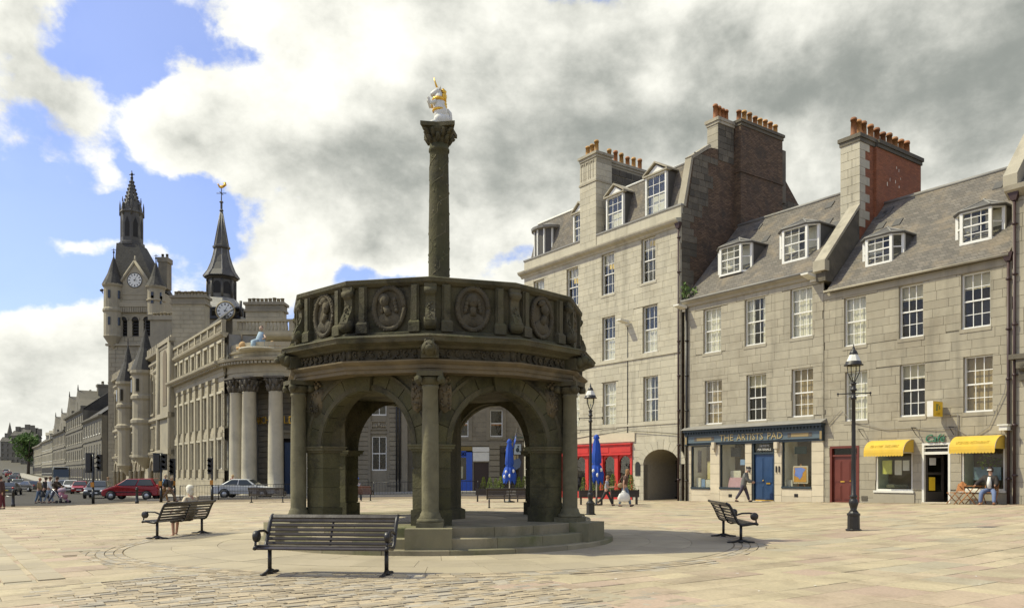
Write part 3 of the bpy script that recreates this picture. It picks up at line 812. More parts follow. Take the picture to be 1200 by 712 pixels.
 def medal(seed, head_turn, hat):
  r2 = random.Random(seed); mb = MB()
  pts = [(.315*math.cos(a), -.03, 4.72+.405*math.sin(a)) for a in [2*PI*i/30 for i in range(31)]]
  mb.tube(pts, .055, 6)
  for i in range(40):
   a = 2*PI*i/40+r2.uniform(-.05, .05); rr = 1+r2.uniform(-.02, .05)
   mb.ball((.322*rr*math.cos(a), -.062, 4.72+.412*rr*math.sin(a)), (.03, .026, .036), 5, 4)
  mb.mi = 0
  ring_ = mb.mesh('portrait_medallion', M['cross_f'])
  b = MB()
  n = 24
  b.add([(.24*math.cos(2*PI*i/n), -.012, 4.74+.32*math.sin(2*PI*i/n)) for i in range(n)]+[(0, -.012, 4.74)], [(i, (i+1) % n, n) for i in range(n)])
  v = len(b.v)
  # shoulders clipped to the oval
  for (x, z, rx, rz_) in ((0, 4.56, .185, .12), (-.10, 4.54, .10, .10), (.10, 4.54, .10, .10)): b.ball((x, -.02, z), (rx, .05, rz_), 12, 8)
  b.tube([(0, -.035, 4.62), (head_turn*.2, -.045, 4.76)], [.062, .05], 8)
  b.ball((head_turn*.25, -.055, 4.85), (.078, .062, .10), 10, 8)
  b.ball((head_turn*.25+.09*head_turn, -.11, 4.84), (.016, .022, .028), 6, 4)
  b.ball((head_turn*.25-.01, -.045, 4.88), (.10, .055, .095), 10, 6)
  if hat: b.tube([(-.10, -.05, 4.95), (.10, -.05, 4.95)], .035, 8); b.ball((0, -.05, 4.98), (.085, .05, .06), 8, 6)
  else:
   for sx in (-1, 1):
    for j in range(4): b.ball((sx*(.085+.012*j), -.045, 4.86-.055*j), (.036, .032, .042), 6, 5)
  b.v = [(x*1.25, y*1.05, 4.72+(z-4.73)*1.22) for x, y, z in b.v]
  return ring_, b.mesh('portrait_bust', M['cross_f'])
 meds = [medal(s, h, hat) for s, h, hat in ((1, .0, 0), (2, .3, 1), (3, -.3, 0))]
 for k in range(12):
  p0, p1 = V(k, Rp), V(k+1, Rp); c = (p0+p1)/2; t = (p1-p0); L = t.length; t.normalize(); a = math.atan2(t.y, t.x)
  inst('scroll_bracket', m_b, root, tuple(p0*1.0), (0, 0, ang(k)+PI/2))
  for q in (.30, L-.30):
   pp = p0+t*q; inst('pilaster', m_p, root, tuple(pp), (0, 0, a))
  rm, bm_ = meds[k % 3]
  md = inst('portrait_medallion', rm, root, tuple(c), (0, 0, a)); inst('portrait_bust', bm_, md)
  if k == 10: md['label'] = 'paler portrait medallion of a long haired figure';
 # ---- shaft with scrolling leaf carving, capital
 mb = MB(); mb.box(-.42, .42, -.42, .42, 4.6, 5.6); mb.build('shaft_pedestal', M['cross'], root)
 mb = MB(); mb.lathe([(.36, 5.6), (.36, 5.72), (.30, 5.80), (.33, 5.92), (.33, 6.0), (.275, 6.06), (.262, 6.14), (.25, 6.25), (.245, 7.5), (.222, 9.0), (.22, 9.16), (.245, 9.18), (.245, 9.24), (.225, 9.26), (.225, 9.34)], n=22)
 sh = mb.build('shaft', M['cross_v'], root); sh.location.z = -.19
 mb = MB()
 for st in range(3):
  pts = []
  for i in range(70):
   t = i/69; z = 6.3+2.75*t; a = st*2*PI/3+t*2*PI*1.35+.25*math.sin(t*40); r = .243-.027*t
   pts.append((r*math.cos(a), r*math.sin(a), z))
  mb.tube(pts, .016, 5)
  for i in range(3, 68, 4):
   p = Vector(pts[i]); a = math.atan2(p.y, p.x)+(.33 if (i//4) % 2 else -.33); r = (p.xy).length
   q = Vector((r*math.cos(a), r*math.sin(a), p.z+.05))
   mb.tube([p, (p+q)/2, q], [.012, .016, .01], 5); mb.ball(q*1.0, (.024, .024, .04), 6, 4)
 mb.build('vine_carving', M['cross_l'], sh)
 mb = MB(); mb.lathe([(.225, 9.33), (.25, 9.45), (.31, 9.60), (.36, 9.66)], n=16)
 mb.prism([(-.40, -.40), (0, -.33), (.40, -.40), (.33, 0), (.40, .40), (0, .33), (-.40, .40), (-.33, 0)], 9.66, 9.75)
 for row, (z, r, h, n) in enumerate(((9.36, .25, .13, 8), (9.47, .275, .14, 8))):
  for i in range(n):
   a = 2*PI*(i+.5*row)/n; d = Vector((math.cos(a), math.sin(a), 0))
   mb.tube([d*r*.9+Vector((0, 0, z)), d*(r+.03)+Vector((0, 0, z+h*.7)), d*(r+.09)+Vector((0, 0, z+h)), d*(r+.10)+Vector((0, 0, z+h*.8))], [.05, .055, .035, .012], 6)
 for i in range(4):
  a = PI/4+i*PI/2; d = Vector((math.cos(a), math.sin(a), 0))
  mb.tube([d*.3+Vector((0, 0, 9.5)), d*.43+Vector((0, 0, 9.62)), d*.47+Vector((0, 0, 9.6)), d*.44+Vector((0, 0, 9.56))], [.04, .045, .035, .02], 6)
 mb.build('shaft_capital', M['cross'], sh)
 # ---- white unicorn sitting up, gilded mane, collar and horn
 u = MB(); u.box(-.16, .22, -.2, .2, 9.752, 9.80)
 bm_pts = [(.06, 0, 9.92), (.04, 0, 10.10), (.0, 0, 10.28), (-.02, 0, 10.42), (.0, 0, 10.55)]
 u.ball((.07, 0, 9.93), (.20, .19, .16), 12, 8); u.tube(bm_pts, [.17, .165, .145, .115, .085], 12); u.ball((.0, 0, 10.28), (.16, .14, .17), 12, 8)
 for sy in (-1, 1):
  u.ball((.02, sy*.13, 9.90), (.15, .08, .13), 10, 7)                         # haunches
  u.tube([(.0, sy*.14, 9.86), (-.13, sy*.14, 9.83), (-.19, sy*.14, 9.81)], [.05, .04, .045], 8)   # hind feet
  u.tube([(-.08, sy*.10, 10.32), (-.21, sy*.10, 10.27), (-.245, sy*.09, 10.38), (-.27, sy*.09, 10.41)], [.055, .042, .03, .036], 8)  # raised fore legs
 u.tube([(.0, 0, 10.52), (-.05, 0, 10.60), (-.15, 0, 10.53), (-.19, 0, 10.49)], [.09, .085, .055, .045], 10)      # head and muzzle
 for sy in (-1, 1): u.tube([(.02, sy*.05, 10.62), (.03, sy*.07, 10.71)], [.03, .005], 6)
 u.tube([(.2, 0, 9.86), (.28, 0, 9.95), (.26, 0, 10.1), (.2, 0, 10.2)], [.03, .04, .045, .015], 7)
 un = u.build('unicorn', M['statue'], root)
 un.rotation_euler = (0, 0, .15); un.location.z = -.19
 h = MB(); h.tube([(-.04, 0, 10.66), (-.09, 0, 10.80), (-.12, 0, 10.92)], [.028, .02, .004], 7); h.build('horn', M['gilt'], un)
 h = MB()
 for i in range(9):
  t = i/8; h.tube([(.07+.02*math.sin(i), .05*math.sin(i*2.1), 10.64-.42*t), (.13+.015*t, .06*math.sin(i*1.7), 10.58-.42*t), (.14, .05*math.sin(i*2.9), 10.50-.42*t)], [.05, .055, .015], 7)
 h.build('mane', M['gilt'], un)
 h = MB(); h.lathe([(.165, 10.12), (.175, 10.14), (.165, 10.17)], n=18, sx=.95); h.lathe([(.15, 10.36), (.16, 10.40), (.135, 10.44)], c=(-.01, 0), n=18)
 h.tube([(-.15, .0, 10.36), (-.17, 0, 10.28), (-.16, .02, 10.2)], .02, 6); h.build('collar_and_chain', M['gilt'], un)
 return root
cross = build_cross()
def wr(px, s):
 """depth behind the terrace face at which a bearing meets the cross plane s"""
 u = (px-HX)/F; return (u*(ROW_O.y+s*TY)-ROW_O.x-s*TX)/(DX-u*DY)
def rect_minus(r, holes):
 out = [r]
 for (a, b, c, d) in holes:
  nxt = []
  for (x0, x1, z0, z1) in out:
   if b <= x0 or a >= x1 or d <= z0 or c >= z1: nxt.append((x0, x1, z0, z1)); continue
   if c > z0: nxt.append((x0, x1, z0, c))
   if d < z1: nxt.append((x0, x1, d, z1))
   lo, hi = max(z0, c), min(z1, d)
   if a > x0: nxt.append((x0, a, lo, hi))
   if b < x1: nxt.append((b, x1, lo, hi))
  out = nxt
 return out
def wall_sheet(mb, x0, x1, z0, z1, holes, y=0., depth=.14):
 xs = sorted({x0, x1, *[min(max(h[i], x0), x1) for h in holes for i in (0, 1)]}); zs = sorted({z0, z1, *[min(max(h[i], z0), z1) for h in holes for i in (2, 3)]})
 for i in range(len(xs)-1):
  for j in range(len(zs)-1):
   cx, cz = (xs[i]+xs[i+1])/2, (zs[j]+zs[j+1])/2
   if any(h[0] < cx < h[1] and h[2] < cz < h[3] for h in holes): continue
   mb.quad((xs[i], y, zs[j]), (xs[i+1], y, zs[j]), (xs[i+1], y, zs[j+1]), (xs[i], y, zs[j+1]))
 for (a, b, c, d) in holes:
  mb.quad((a, y, c), (a, y+depth, c), (a, y+depth, d), (a, y, d)); mb.quad((b, y+depth, c), (b, y, c), (b, y, d), (b, y+depth, d))
  mb.quad((a, y, d), (a, y+depth, d), (b, y+depth, d), (b, y, d)); mb.quad((a, y+depth, c), (a, y, c), (b, y, c), (b, y+depth, c))
BLOCK = {}
def block_mesh(mat_):
 if mat_.name not in BLOCK:
  BLOCK[mat_.name] = MB().box(0, 1, 0, 1, 0, 1).mesh('stone_block', mat_)
 return BLOCK[mat_.name]
def ashlar(root, off, x0, x1, z0, z1, holes, ch, lmin, lmax, mat_, y=-.02, th=.06, gap=.012, seed=0, limit=300, name='stone_block', near_right=True):
 """courses of single stones cut round the openings"""
 rnd = random.Random(seed); z = z0; lst = []
 while z < z1-.08:
  h = min(ch*rnd.uniform(.92, 1.08), z1-z)
  if z1-(z+h) < .1: h = z1-z
  x = x0-rnd.random()*lmax*.8
  while x < x1:
   L = rnd.uniform(lmin, lmax); a, b = max(x, x0), min(x+L, x1)
   if b-a > .05:
    for q in rect_minus((a, b, z, z+h), holes):
     if q[1]-q[0] > .06 and q[3]-q[2] > .05: lst.append(q)
   x += L
  z += h
 lst.sort(key=lambda q: -(q[1]-q[0])*(q[3]-q[2])*(1+.06*(q[0]-x0)))
 bm = block_mesh(mat_)
 for q in lst[:limit]:
  e = rnd.uniform(0, .006)
  inst(name, bm, root, (q[0]+gap/2-off, y-e, q[2]+gap/2), (0, 0, 0), (q[1]-q[0]-gap, th, q[3]-q[2]-gap))
 if len(lst) > limit:
  mb = MB((off, 0, 0))
  for q in lst[limit:]:
   e = rnd.uniform(0, .006); mb.box(q[0]+gap/2, q[1]-gap/2, y-e, y+th, q[2]+gap/2, q[3]-gap/2)
  mb.build(name+'s', mat_, root, kind='stuff')
PANE = MB().box(0, 1, 0, 1, 0, 1).mesh('window_pane', M['glass'])
def sash_window(root, off, a, b, c, d, rnd, cols=3, rows=4, style=None, panes=True, frame=M['white'], rec=.13):
 """sliding sash in an opening: white frame and bars, single panes, blind, curtain or painted tan reflection behind"""
 mb = MB((off, 0, 0)); w, h = b-a, d-c; y = rec; fr = .055; zm = c+h*.5
 sill = .07
 mb.box(a, a+fr, y-.02, y+.08, c+sill, d); mb.box(b-fr, b, y-.02, y+.08, c+sill, d); mb.box(a+fr, b-fr, y-.02, y+.08, d-fr, d)
 mb.box(a, b, y-.07, y+.08, c, c+sill); mb.box(a+fr, b-fr, y, y+.05, zm-.03, zm+.03)
 x0, x1 = a+fr, b-fr; ps = []
 for half, (z0, z1, yy) in enumerate(((c+sill, zm-.03, y+.045), (zm+.03, d-fr, y+.015))):
  r2 = rows//2
  for i in range(1, cols): x = x0+(x1-x0)*i/cols; mb.box(x-.014, x+.014, yy, yy+.03, z0, z1)
  for j in range(1, r2): z = z0+(z1-z0)*j/r2; mb.box(x0, x1, yy+.001, yy+.029, z-.014, z+.014)
  for i in range(cols):
   for j in range(r2):
    ps.append((x0+(x1-x0)*i/cols, yy+.012, z0+(z1-z0)*j/r2, (x1-x0)/cols, (z1-z0)/r2))
 win = mb.build('window', frame, root)
 for (px_, py_, pz_, dx, dz) in ps if panes else []:
  inst('window_pane', PANE, win, (px_-off, py_, pz_), (R_(rnd.uniform(-.5, .5)), 0, R_(rnd.uniform(-.6, .6))), (dx, .006, dz))
 if not panes: inst('window_pane', PANE, win, (a-off+fr, y+.03, c+sill), (0, 0, 0), (w-2*fr, .006, h-sill-fr))
 st = style or rnd.choice(['net', 'blind', 'dark', 'half', 'sides'])
 cb = MB((off, 0, 0)); yy = y+.16
 def cloth(x0, x1, z0, z1, folds=8, amp=.02):
  n = folds*2; v = []
  for i in range(n+1):
   x = x0+(x1-x0)*i/n; v += [(x, yy+amp*math.sin(i*1.9), z0), (x, yy+amp*math.sin(i*1.9), z1)]
  cb.add(v, [(2*i, 2*i+2, 2*i+3, 2*i+1) for i in range(n)])
 if st == 'net': cloth(a, b, c, d, 9)
 elif st == 'sides': cloth(a, a+w*.32, c, d, 4); cloth(b-w*.28, b, c, d, 4)
 elif st == 'blind': cloth(a, b, c+h*.52, d, 3, .002)
 elif st == 'half': cloth(a, b, c, c+h*.5, 9)
 elif st == 'top': cloth(a, b, c+h*.72, d, 3, .002)
 elif st == 'left': cloth(a, a+w*.45, c, d, 6)
 elif st == 'tan': cloth(a, b, c, d, 3, .004)  # tan sheet imitates the houses opposite reflected in the panes
 if cb.v: cb.build('curtain' if st in ('net', 'sides', 'half', 'left') else 'blind', M['curtain'] if st in ('net', 'sides', 'half', 'left') else simple('tan_reflection', (.34, .25, .13)) if st == 'tan' else M['blind'], win)  # for the tan style the reflection is put into the colour, no real blind
 return win
def opening(pl, pr, yt, yb):
 """photo survey of an opening: bearings of its sides, heights at its left side"""
 return (rs(pl), rs(pr), rz(pl, yb), rz(pl, yt))
def roof_slab(mb, x0, x1, y0, z0, y1, z1, th=.09):
 n = Vector((0, -(z1-z0), (y1-y0))).normalized()*th
 mb.prism_x([(y0, z0), (y0+n.y*-0, z0), (y1, z1), (y1, z1+th), (y0-.02, z0+th)], x0, x1) if False else mb.add(
  [(x0, y0, z0), (x1, y0, z0), (x1, y1, z1), (x0, y1, z1), (x0, y0, z0+th), (x1, y0, z0+th), (x1, y1, z1+th), (x0, y1, z1+th)],
  [(3, 2, 1, 0), (4, 5, 6, 7), (0, 1, 5, 4), (1, 2, 6, 5), (2, 3, 7, 6), (3, 0, 4, 7)])
CHPOT = {}
def chimney_pot(parent, x, y, z, h=.75, r=.15, buff=False, kind=None):
 key = (round(h, 1), buff, kind)
 if key not in CHPOT:
  CHPOT[key] = MB().lathe([(.17, 0), (.165, .06), (.145, .1), (.125, .78*h/.75), (.15, .86*h), (.16, .92*h), (.15, h), (.10, h), (.10, h-.15)], n=12).mesh('chimney_pot', M['gran_d'] if kind else M['pot_buff'] if buff else M['pot'])
 o = inst('chimney_pot', CHPOT[key], parent, (x, y, z), (R_(random.uniform(-1.5, 1.5)), 0, random.random()*6), (r/.15, r/.15, random.uniform(.92, 1.1)))
 return o
def drainpipe(root, off, x, z0, z1, mat_=None, hopper=True, y=-.12, r=.055):
 mb = MB((off, 0, 0)); mb.tube([(x, y, z0), (x, y, z1)], r, 8)
 z = z0+1.2
 while z < z1-.5: mb.tube([(x, y, z), (x, y, z+.09)], r+.02, 8); mb.box(x-.1, x+.1, y, .0, z+.02, z+.06); z += 1.9
 if hopper: mb.prism([(x-.09, y-.08), (x+.09, y-.08), (x+.09, y+.08), (x-.09, y+.08)], z1-.02, z1+.3, [(x-.2, y-.13), (x+.2, y-.13), (x+.2, y+.1), (x-.2, y+.1)])
 mb.tube([(x, y, z0+.05), (x, y-.12, z0-.02)], r, 8)
 return mb.build('drainpipe', mat_ or M['pipe'], root)
def floodlight(root, off, px, py, len_=.62):
 x = rs(px); z = rz(px, py); mb = MB((off, 0, 0))
 mb.box(x-.05, x+.05, -.25, 0, z-.04, z+.04)
 mb.add([(x-.22, -.15, z-.05), (x+.22, -.15, z-.05), (x+.18, -.15-len_, z+.06), (x-.18, -.15-len_, z+.06), (x-.24, -.12, z+.10), (x+.24, -.12, z+.10), (x+.2, -.15-len_, z+.14), (x-.2, -.15-len_, z+.14)],
   [(3, 2, 1, 0), (4, 5, 6, 7), (0, 1, 5, 4), (1, 2, 6, 5), (2, 3, 7, 6), (3, 0, 4, 7)])
 mb.box(x-.16, x+.16, -.10, -.0, z-.16, z-.02)
 return mb.build('floodlight', M['lead'] if False else M['white_sill'], root)
def canted_dormer(root, off, s, w, zb, ww, hh, roof_y, rnd, depth=1.9):
 """slate cheeked dormer with a canted three light window; s centre, w front setback"""
 mb = MB((off, 0, 0)); f = ww*.62/2; o = ww/2; cb = .36
 y0 = w; y1 = w+cb
 pts = [(s-o, y1), (s-f, y0), (s+f, y0), (s+o, y1)]
 # white frame posts and rails
 for (x, y) in pts: mb.box(x-.06, x+.06, y-.06, y+.06, zb, zb+hh)
 def rail(p, q, z, t=.05, d=.05):
  v = []
  dx, dy = q[0]-p[0], q[1]-p[1]; L = math.hypot(dx, dy); nx, ny = dy/L*d, -dx/L*d
  for zz in (z, z+t): v += [(p[0]+nx, p[1]+ny, zz), (q[0]+nx, q[1]+ny, zz), (q[0]-nx, q[1]-ny, zz), (p[0]-nx, p[1]-ny, zz)]
  mb.add(v, [(3, 2, 1, 0), (4, 5, 6, 7), (0, 1, 5, 4), (1, 2, 6, 5), (2, 3, 7, 6), (3, 0, 4, 7)])
 gl = []
 for i in range(3):
  p, q = pts[i], pts[i+1]
  rail(p, q, zb, .10, .07); rail(p, q, zb+hh-.12, .12, .07); rail(p, q, zb+hh*.5, .055, .03)
  n = 2 if i == 1 else 1
  if i == 1:
   for j in range(1, 3 if ww > 1.55 else 2):
    k = 3 if ww > 1.55 else 2
    x = p[0]+(q[0]-p[0])*j/k; mb.box(x-.014, x+.014, y0-.01, y0+.02, zb, zb+hh)
   for zz in (.27, .75): rail(p, q, zb+hh*zz, .028, .014)
  gl.append((p, q))
 d = mb.build('dormer_window', M['white'], root)
 for p, q in gl:
  g = MB((off, 0, 0)); g.add([(p[0], p[1]+.01, zb), (q[0], q[1]+.01, zb), (q[0], q[1]+.01, zb+hh), (p[0], p[1]+.01, zb+hh), (p[0], p[1]+.018, zb), (q[0], q[1]+.018, zb), (q[0], q[1]+.018, zb+hh), (p[0], p[1]+.018, zb+hh)],
         [(0, 1, 2, 3), (7, 6, 5, 4), (0, 4, 5, 1), (2, 6, 7, 3)])
  g.build('window_pane', M['glass'], d)
 g = MB((off, 0, 0))                                   # slate cheeks and roof
 y2 = w+depth; e = .12; zt = zb+hh
 for sx in (-1, 1): g.box(s+sx*o-.04, s+sx*o+.04, y1+.06, y2, zb-.3, zt)
 g.box(s-o+.05, s+o-.05, y1+.10, y1+.14, zb-.2, zt) if False else None
 g.build('dormer_cheek', M['slate_p'], d)
 g = MB((off, 0, 0)); ev = [(s-o-e, y2, zt), (s-o-e, y1-.08, zt), (s-f-.06, y0-e, zt), (s+f+.06, y0-e, zt), (s+o+e, y1-.08, zt), (s+o+e, y2, zt)]
 ap = (s, y1+.35, zt+.48); bk = (s, y2, zt+.48)
 lo = [(x, y, z-.07) for x, y, z in ev]
 g.add(ev+[ap, bk]+lo, [(0, 1, 6, 7), (1, 2, 6), (2, 3, 6), (3, 4, 6), (4, 5, 7, 6), (9, 8, 0, 1)[::-1], (10, 9, 1, 2)[::-1], (11, 10, 2, 3)[::-1], (12, 11, 3, 4)[::-1], (13, 12, 4, 5)[::-1], (8, 9, 10, 11, 12, 13)])
 g.build('dormer_roof', M['slate_p'], d)
 g = MB((off, 0, 0))
 for i in range(5): g.tube([ev[i], ev[i+1]], .035, 6)
 for q in (1, 2, 3, 4): g.tube([ev[q], ap], .035, 6)
 g.tube([ap, bk], .045, 6); g.ball(ap, .07, 6, 5)
 g.build('lead_hips', M['lead'], d)
 g = MB((off, 0, 0)); g.add([(s-o, y1, zb), (s-f, y0, zb), (s+f, y0, zb), (s+o, y1, zb), (s-f*.8, y1+.02, zb-.42), (s+f*.8, y1+.02, zb-.42)], [(0, 1, 4), (1, 2, 5, 4), (2, 3, 5), (3, 2, 1, 0)])
 g.build('dormer_apron', M['slate_p'], d)
 g = MB((off, 0, 0))
 if rnd.random() < .7: g.box(s-o+.1, s-f*.3, y1+.2, y1+.22, zb, zt-.1)
 if rnd.random() < .7: g.box(s+f*.2, s+o-.1, y1+.2, y1+.22, zb+hh*.1, zt)
 g.build('curtain', M['curtain'], d) if g.v else None
 return d
def house_shell(root, off, x0, x1, depth, ztop, mats, rear=True):
 mb = MB((off, 0, 0))
 mb.box(x0+.02, x1-.02, 1.05, 1.10, .2, ztop-.1)
 return mb.build('inner_wall', M['room'], root)
# ------------------------------------------------------------------ tall house
def build_tall():
 off = rs(614.6); S1 = rs(798.5)
 x, y = row_xy(off)
 root = thing('granite_tenement', 'tallest pale granite building with archway, red bar front, mansard roof and two big chimney stacks', 'building', (x, y, gz(x, y)*0), ROW_A)
 rnd = random.Random(5)
 zc = 15.35; zp = 16.25
 wins = []
 for (l, r, t, b) in ((751.8, 768.2, 281, 332.7), (705.3, 720, 299, 346.8), (664.2, 677.7, 316, 360.5), (625.6, 638, 330, 372)): wins.append((opening(l, r, t, b), 'top' if l > 640 else 'net', l))
 for (l, r, t, b) in ((753.2, 770.5, 360, 414), (706, 721, 372.5, 423), (664.8, 679, 384, 432), (627, 640, 394, 440)): wins.append((opening(l, r, t, b), 'half' if l > 700 else 'net', l))
 for (l, r, t, b) in ((754, 771.3, 441.6, 495), (706.5, 722, 449, 500.4), (665, 679.3, 455, 505), (627.5, 641, 461, 509)): wins.append((opening(l, r, t, b), 'sides' if l > 750 else 'net', l))
 holes = [w[0] for w in wins]
 # ground floor openings
 zg = -.05
 arch = (rs(754.3), rs(798.0)-.12, zg, rz(754.3, 544))
 ra = (arch[1]-arch[0])/2; arc_c = (arch[0]+arch[1])/2; zspr = arch[3]; rk = .62*ra
 shop = (rs(628), rs(741.5), zg, rz(741, 519))
 holes += [(arch[0], arch[1], zg, zspr+rk), shop]
 mb = MB((off, 0, 0)); wall_sheet(mb, off, S1, zg-.3, zp, holes, .02, .30)
 # arch head: fill the corners above the springing
 n = 20
 for i in range(n):
  t0 = PI-PI*i/n; t1 = PI-PI*(i+1)/n
  a0, a1 = arc_c+ra*math.cos(t0), arc_c+ra*math.cos(t1); z0, z1 = zspr+rk*math.sin(t0), zspr+rk*math.sin(t1)
  mb.quad((a0, .02, z0), (a1, .02, z1), (a1, .02, zspr+rk), (a0, .02, zspr+rk))
  mb.quad((a0, .02, z0), (a0, 6, z0), (a1, 6, z1), (a1, .02, z1))
 for sx in (arch[0], arch[1]): mb.quad((sx, .02, zg-.2), (sx, 6, zg-.2), (sx, 6, zspr), (sx, .02, zspr))
 mb.quad((arch[0], 6, zg-.2), (arch[1], 6, zg-.2), (arch[1], 6, zspr+rk), (arch[0], 6, zspr+rk))
 # left end wall, gable wall stub and back
 mb.box(off, off+.3, .35, 10.7, zg-.3, zp-.6)
 mb.build('wall', M['mortar'], root)
 # single stones above the ground floor, and the channelled ground floor
 zs1 = rz(798, 495)+.0
 bh = [h for h in holes]
 ashlar(root, off, off, S1, zs1+.22, zc-.02, bh, .37, .62, 1.05, M['gran_a'], seed=21, limit=300)
 arch_holes = []
 for i in range(10):
  zz = zspr+rk*(i+.0)/10; hw = math.sqrt(max(0, ra*ra-(ra*i/10)**2)); arch_holes.append((arc_c-hw-.02, arc_c+hw+.02, zz, zspr+rk*(i+1)/10))
 ashlar(root, off, off, S1, zg, zs1, [(arch[0], arch[1], zg-1, zspr), shop]+arch_holes, .42, .7, 1.2, M['gran_a'], seed=22, limit=60)
 # voussoirs of the archway
 for q in range(11):
  t0 = PI-PI*q/11-.008; t1 = PI-PI*(q+1)/11+.008; v = []
  for yy in (-.045, .02):
   for rr in (ra+.0, ra+.48+(.1 if q == 5 else 0)):
    for t in (t0, (t0+t1)/2, t1): v.append((arc_c+rr*math.cos(t), yy, zspr+(rk+rr-ra)*math.sin(t)))
  m2 = MB((off, 0, 0)); m2.add(v, [(0, 1, 4, 3), (1, 2, 5, 4), (1, 0, 6, 7), (2, 1, 7, 8), (3, 4, 10, 9), (4, 5, 11, 10), (0, 3, 9, 6), (2, 8, 11, 5)]); m2.build('voussoir', M['gran_a'], root)
 # iron gate inside the archway, a small arched plaque beside it
 g = MB((off, 0, 0))
 for i in range(17):
  x_ = arch[0]+.15+(arch[1]-arch[0]-.3)*i/16; g.tube([(x_, 2.6, zg), (x_, 2.6, zspr+.2)], .022, 5)
 for z in (zg+.15, zg+1.1, zspr+.1, zspr+.2): g.box(arch[0], arch[1], 2.58, 2.62, z, z+.05)
 g.build('iron_gate', M['iron'], root)
 s0 = (rs(745.5)+rs(750.3))/2; z0 = rz(747, 557); m2 = MB((off, 0, 0))
 m2.prism_y([(s0-.2, z0), (s0+.2, z0), (s0+.2, z0+.62)]+[(s0+.2*math.cos(PI*i/8), z0+.62+.2*math.sin(PI*i/8)) for i in range(1, 8)]+[(s0-.2, z0+.62)], -.05, .0); m2.build('arched_plaque', M['iron'], root)
 # string courses, cornice, parapet coping
 m2 = MB((off, 0, 0)); z = rz(798, 411); m2.box(off-.02, S1, -.09, .0, z-.06, z+.06); m2.box(off-.02, S1, -.06, .0, z+.06, z+.12); m2.box(off-.02, S1, -.07, .0, zs1-.01, zs1+.10); m2.box(off-.02, S1, -.045, .0, zs1+.10, zs1+.21); m2.build('string_course', M['gran_a'], root)
 m2 = MB((off, 0, 0)); m2.prism_x([(0, zc-.25), (-.08, zc-.22), (-.12, zc-.12), (-.34, zc-.02), (-.40, zc+.08), (-.42, zc+.16), (-.06, zc+.24), (.02, zc+.24), (.02, zc-.25)], off-.3, S1-.01); m2.build('cornice', M['gran_a'], root)
 cx0, cx1 = rs(680.3), rs(699.2)
 m2 = MB((off, 0, 0)); m2.box(off, S1-.0, -.02, .22, zc+.2, zp); m2.build('parapet', M['gran_a'], root)
 m2 = MB((off, 0, 0)); m2.box(off-.05, cx0-.01, -.07, .28, zp+.002, zp+.10); m2.box(cx1+.01, S1+.04, -.07, .28, zp+.002, zp+.10); m2.build('coping', M['lead'], root)
 # windows
 for (o, st, l) in wins:
  w_ = sash_window(root, off, *o, rnd, 3, 4, st, panes=l > 650, rec=.15)
  if l > 650 and st == 'top':
   k = MB((off, 0, 0)); a, b, c, d = o; zz = c+(d-c)*(.82 if l > 750 else .62 if l > 700 else .60)
   k.box(b-.62, b-.36, .19, .20, zz, zz+.30); k.box(b-.34, b-.08, .19, .20, zz-.04, zz+.26); k.build('yellow_paper', M['yellow_s'], w_)
 for (a, b, c, d) in holes[:-2]: MB((off, 0, 0)).box(a-.08, b+.08, -.05, .05, c-.14, c-.004).build('window_sill', M['gran_a'], root)
 m2 = MB((off, 0, 0)); m2.box(off+.4, arch[0]-.3, 1.3, 1.35, zg, zp); m2.box(arch[0]-.3, S1-.2, 1.3, 1.35, zs1, zp); m2.build('inner_wall', M['room'], root)
 # roof: steep lower slope, shallow upper slope, both sides
 m2 = MB((off, 0, 0)); zk = 19.0; zr = 19.75
 roof_slab(m2, off+.1, S1-.28, .35, zp-.35, 1.15, zk); m2.build('mansard_slope', M['slate'], root)
 m2 = MB((off, 0, 0)); roof_slab(m2, off+.1, S1-.28, 1.15, zk, 5.2, zr+1.0); roof_slab(m2, off+.1, S1-.28, 5.2, zr+1.0, 9.3, zk); roof_slab(m2, off+.1, S1-.28, 9.3, zk, 10.3, zp-.4); m2.build('upper_roof', M['slate'], root)
 m2 = MB((off, 0, 0)); m2.tube([(off+.1, 1.13, zk+.06), (S1-.3, 1.13, zk+.06)], .075, 6); m2.build('lead_roll', M['white_sill'], root)
 # gable facing right: rubble margins and brick, with skews
 G = [(0, -.2), (0, zp-.05), (.35, zp-.05), (.95, 19.0), (2.45, 20.0), (8.5, 20.6), (9.3, 19.6), (10.7, 18.3), (10.7, -.2)]
 m2 = MB((off, 0, 0)); m2.prism_x(G, S1-.28, S1-.02); m2.build('gable', M['brick'], root)
 ztop = 21.55; k0 = wr(842, S1); k1 = wr(860, S1); q0 = wr(868, S1+.42); q1 = wr(917, S1+.42); sl = rs(829.5, k0)
 m2 = MB((off, 0, 0))                                  # stone margin along the front and the top of the gable
 e0, e1 = S1-.03, S1+.0
 rr = random.Random(9)
 def gb(y0, y1, z0, z1):
  m2.box(S1-.05, S1+rr.uniform(.0, .012), y0+.01, y1-.01, z0+.01, z1-.01)
 z = 9.0
 while z < 15.6: w0 = rr.choice([.7, 1.0, 1.25]); gb(.02, w0, z, z+.38); z += .38
 while z < 21.3:
  y0 = k0 if z > 19.4 else .1 if z < 15.9 else .40+(z-15.9)/3.3*.6+ .08; y_end = rr.choice([2.2, 2.6, 3.0, 3.3]) if z > 16.5 else rr.choice([1.4, 1.7, 2.0]); yy = y0; y_end = k1 if z > 19.4 else y_end
  while yy < y_end: L = rr.uniform(.3, .75); gb(yy, min(yy+L, y_end), z, z+.36); yy += L
  z += .36
 z = 16.2
 while z < 18.0:
  yy = 8.6
  while yy < 10.6: L = rr.uniform(.3, .7); gb(yy, min(yy+L, 10.65), z, z+.36); yy += L
  z += .36
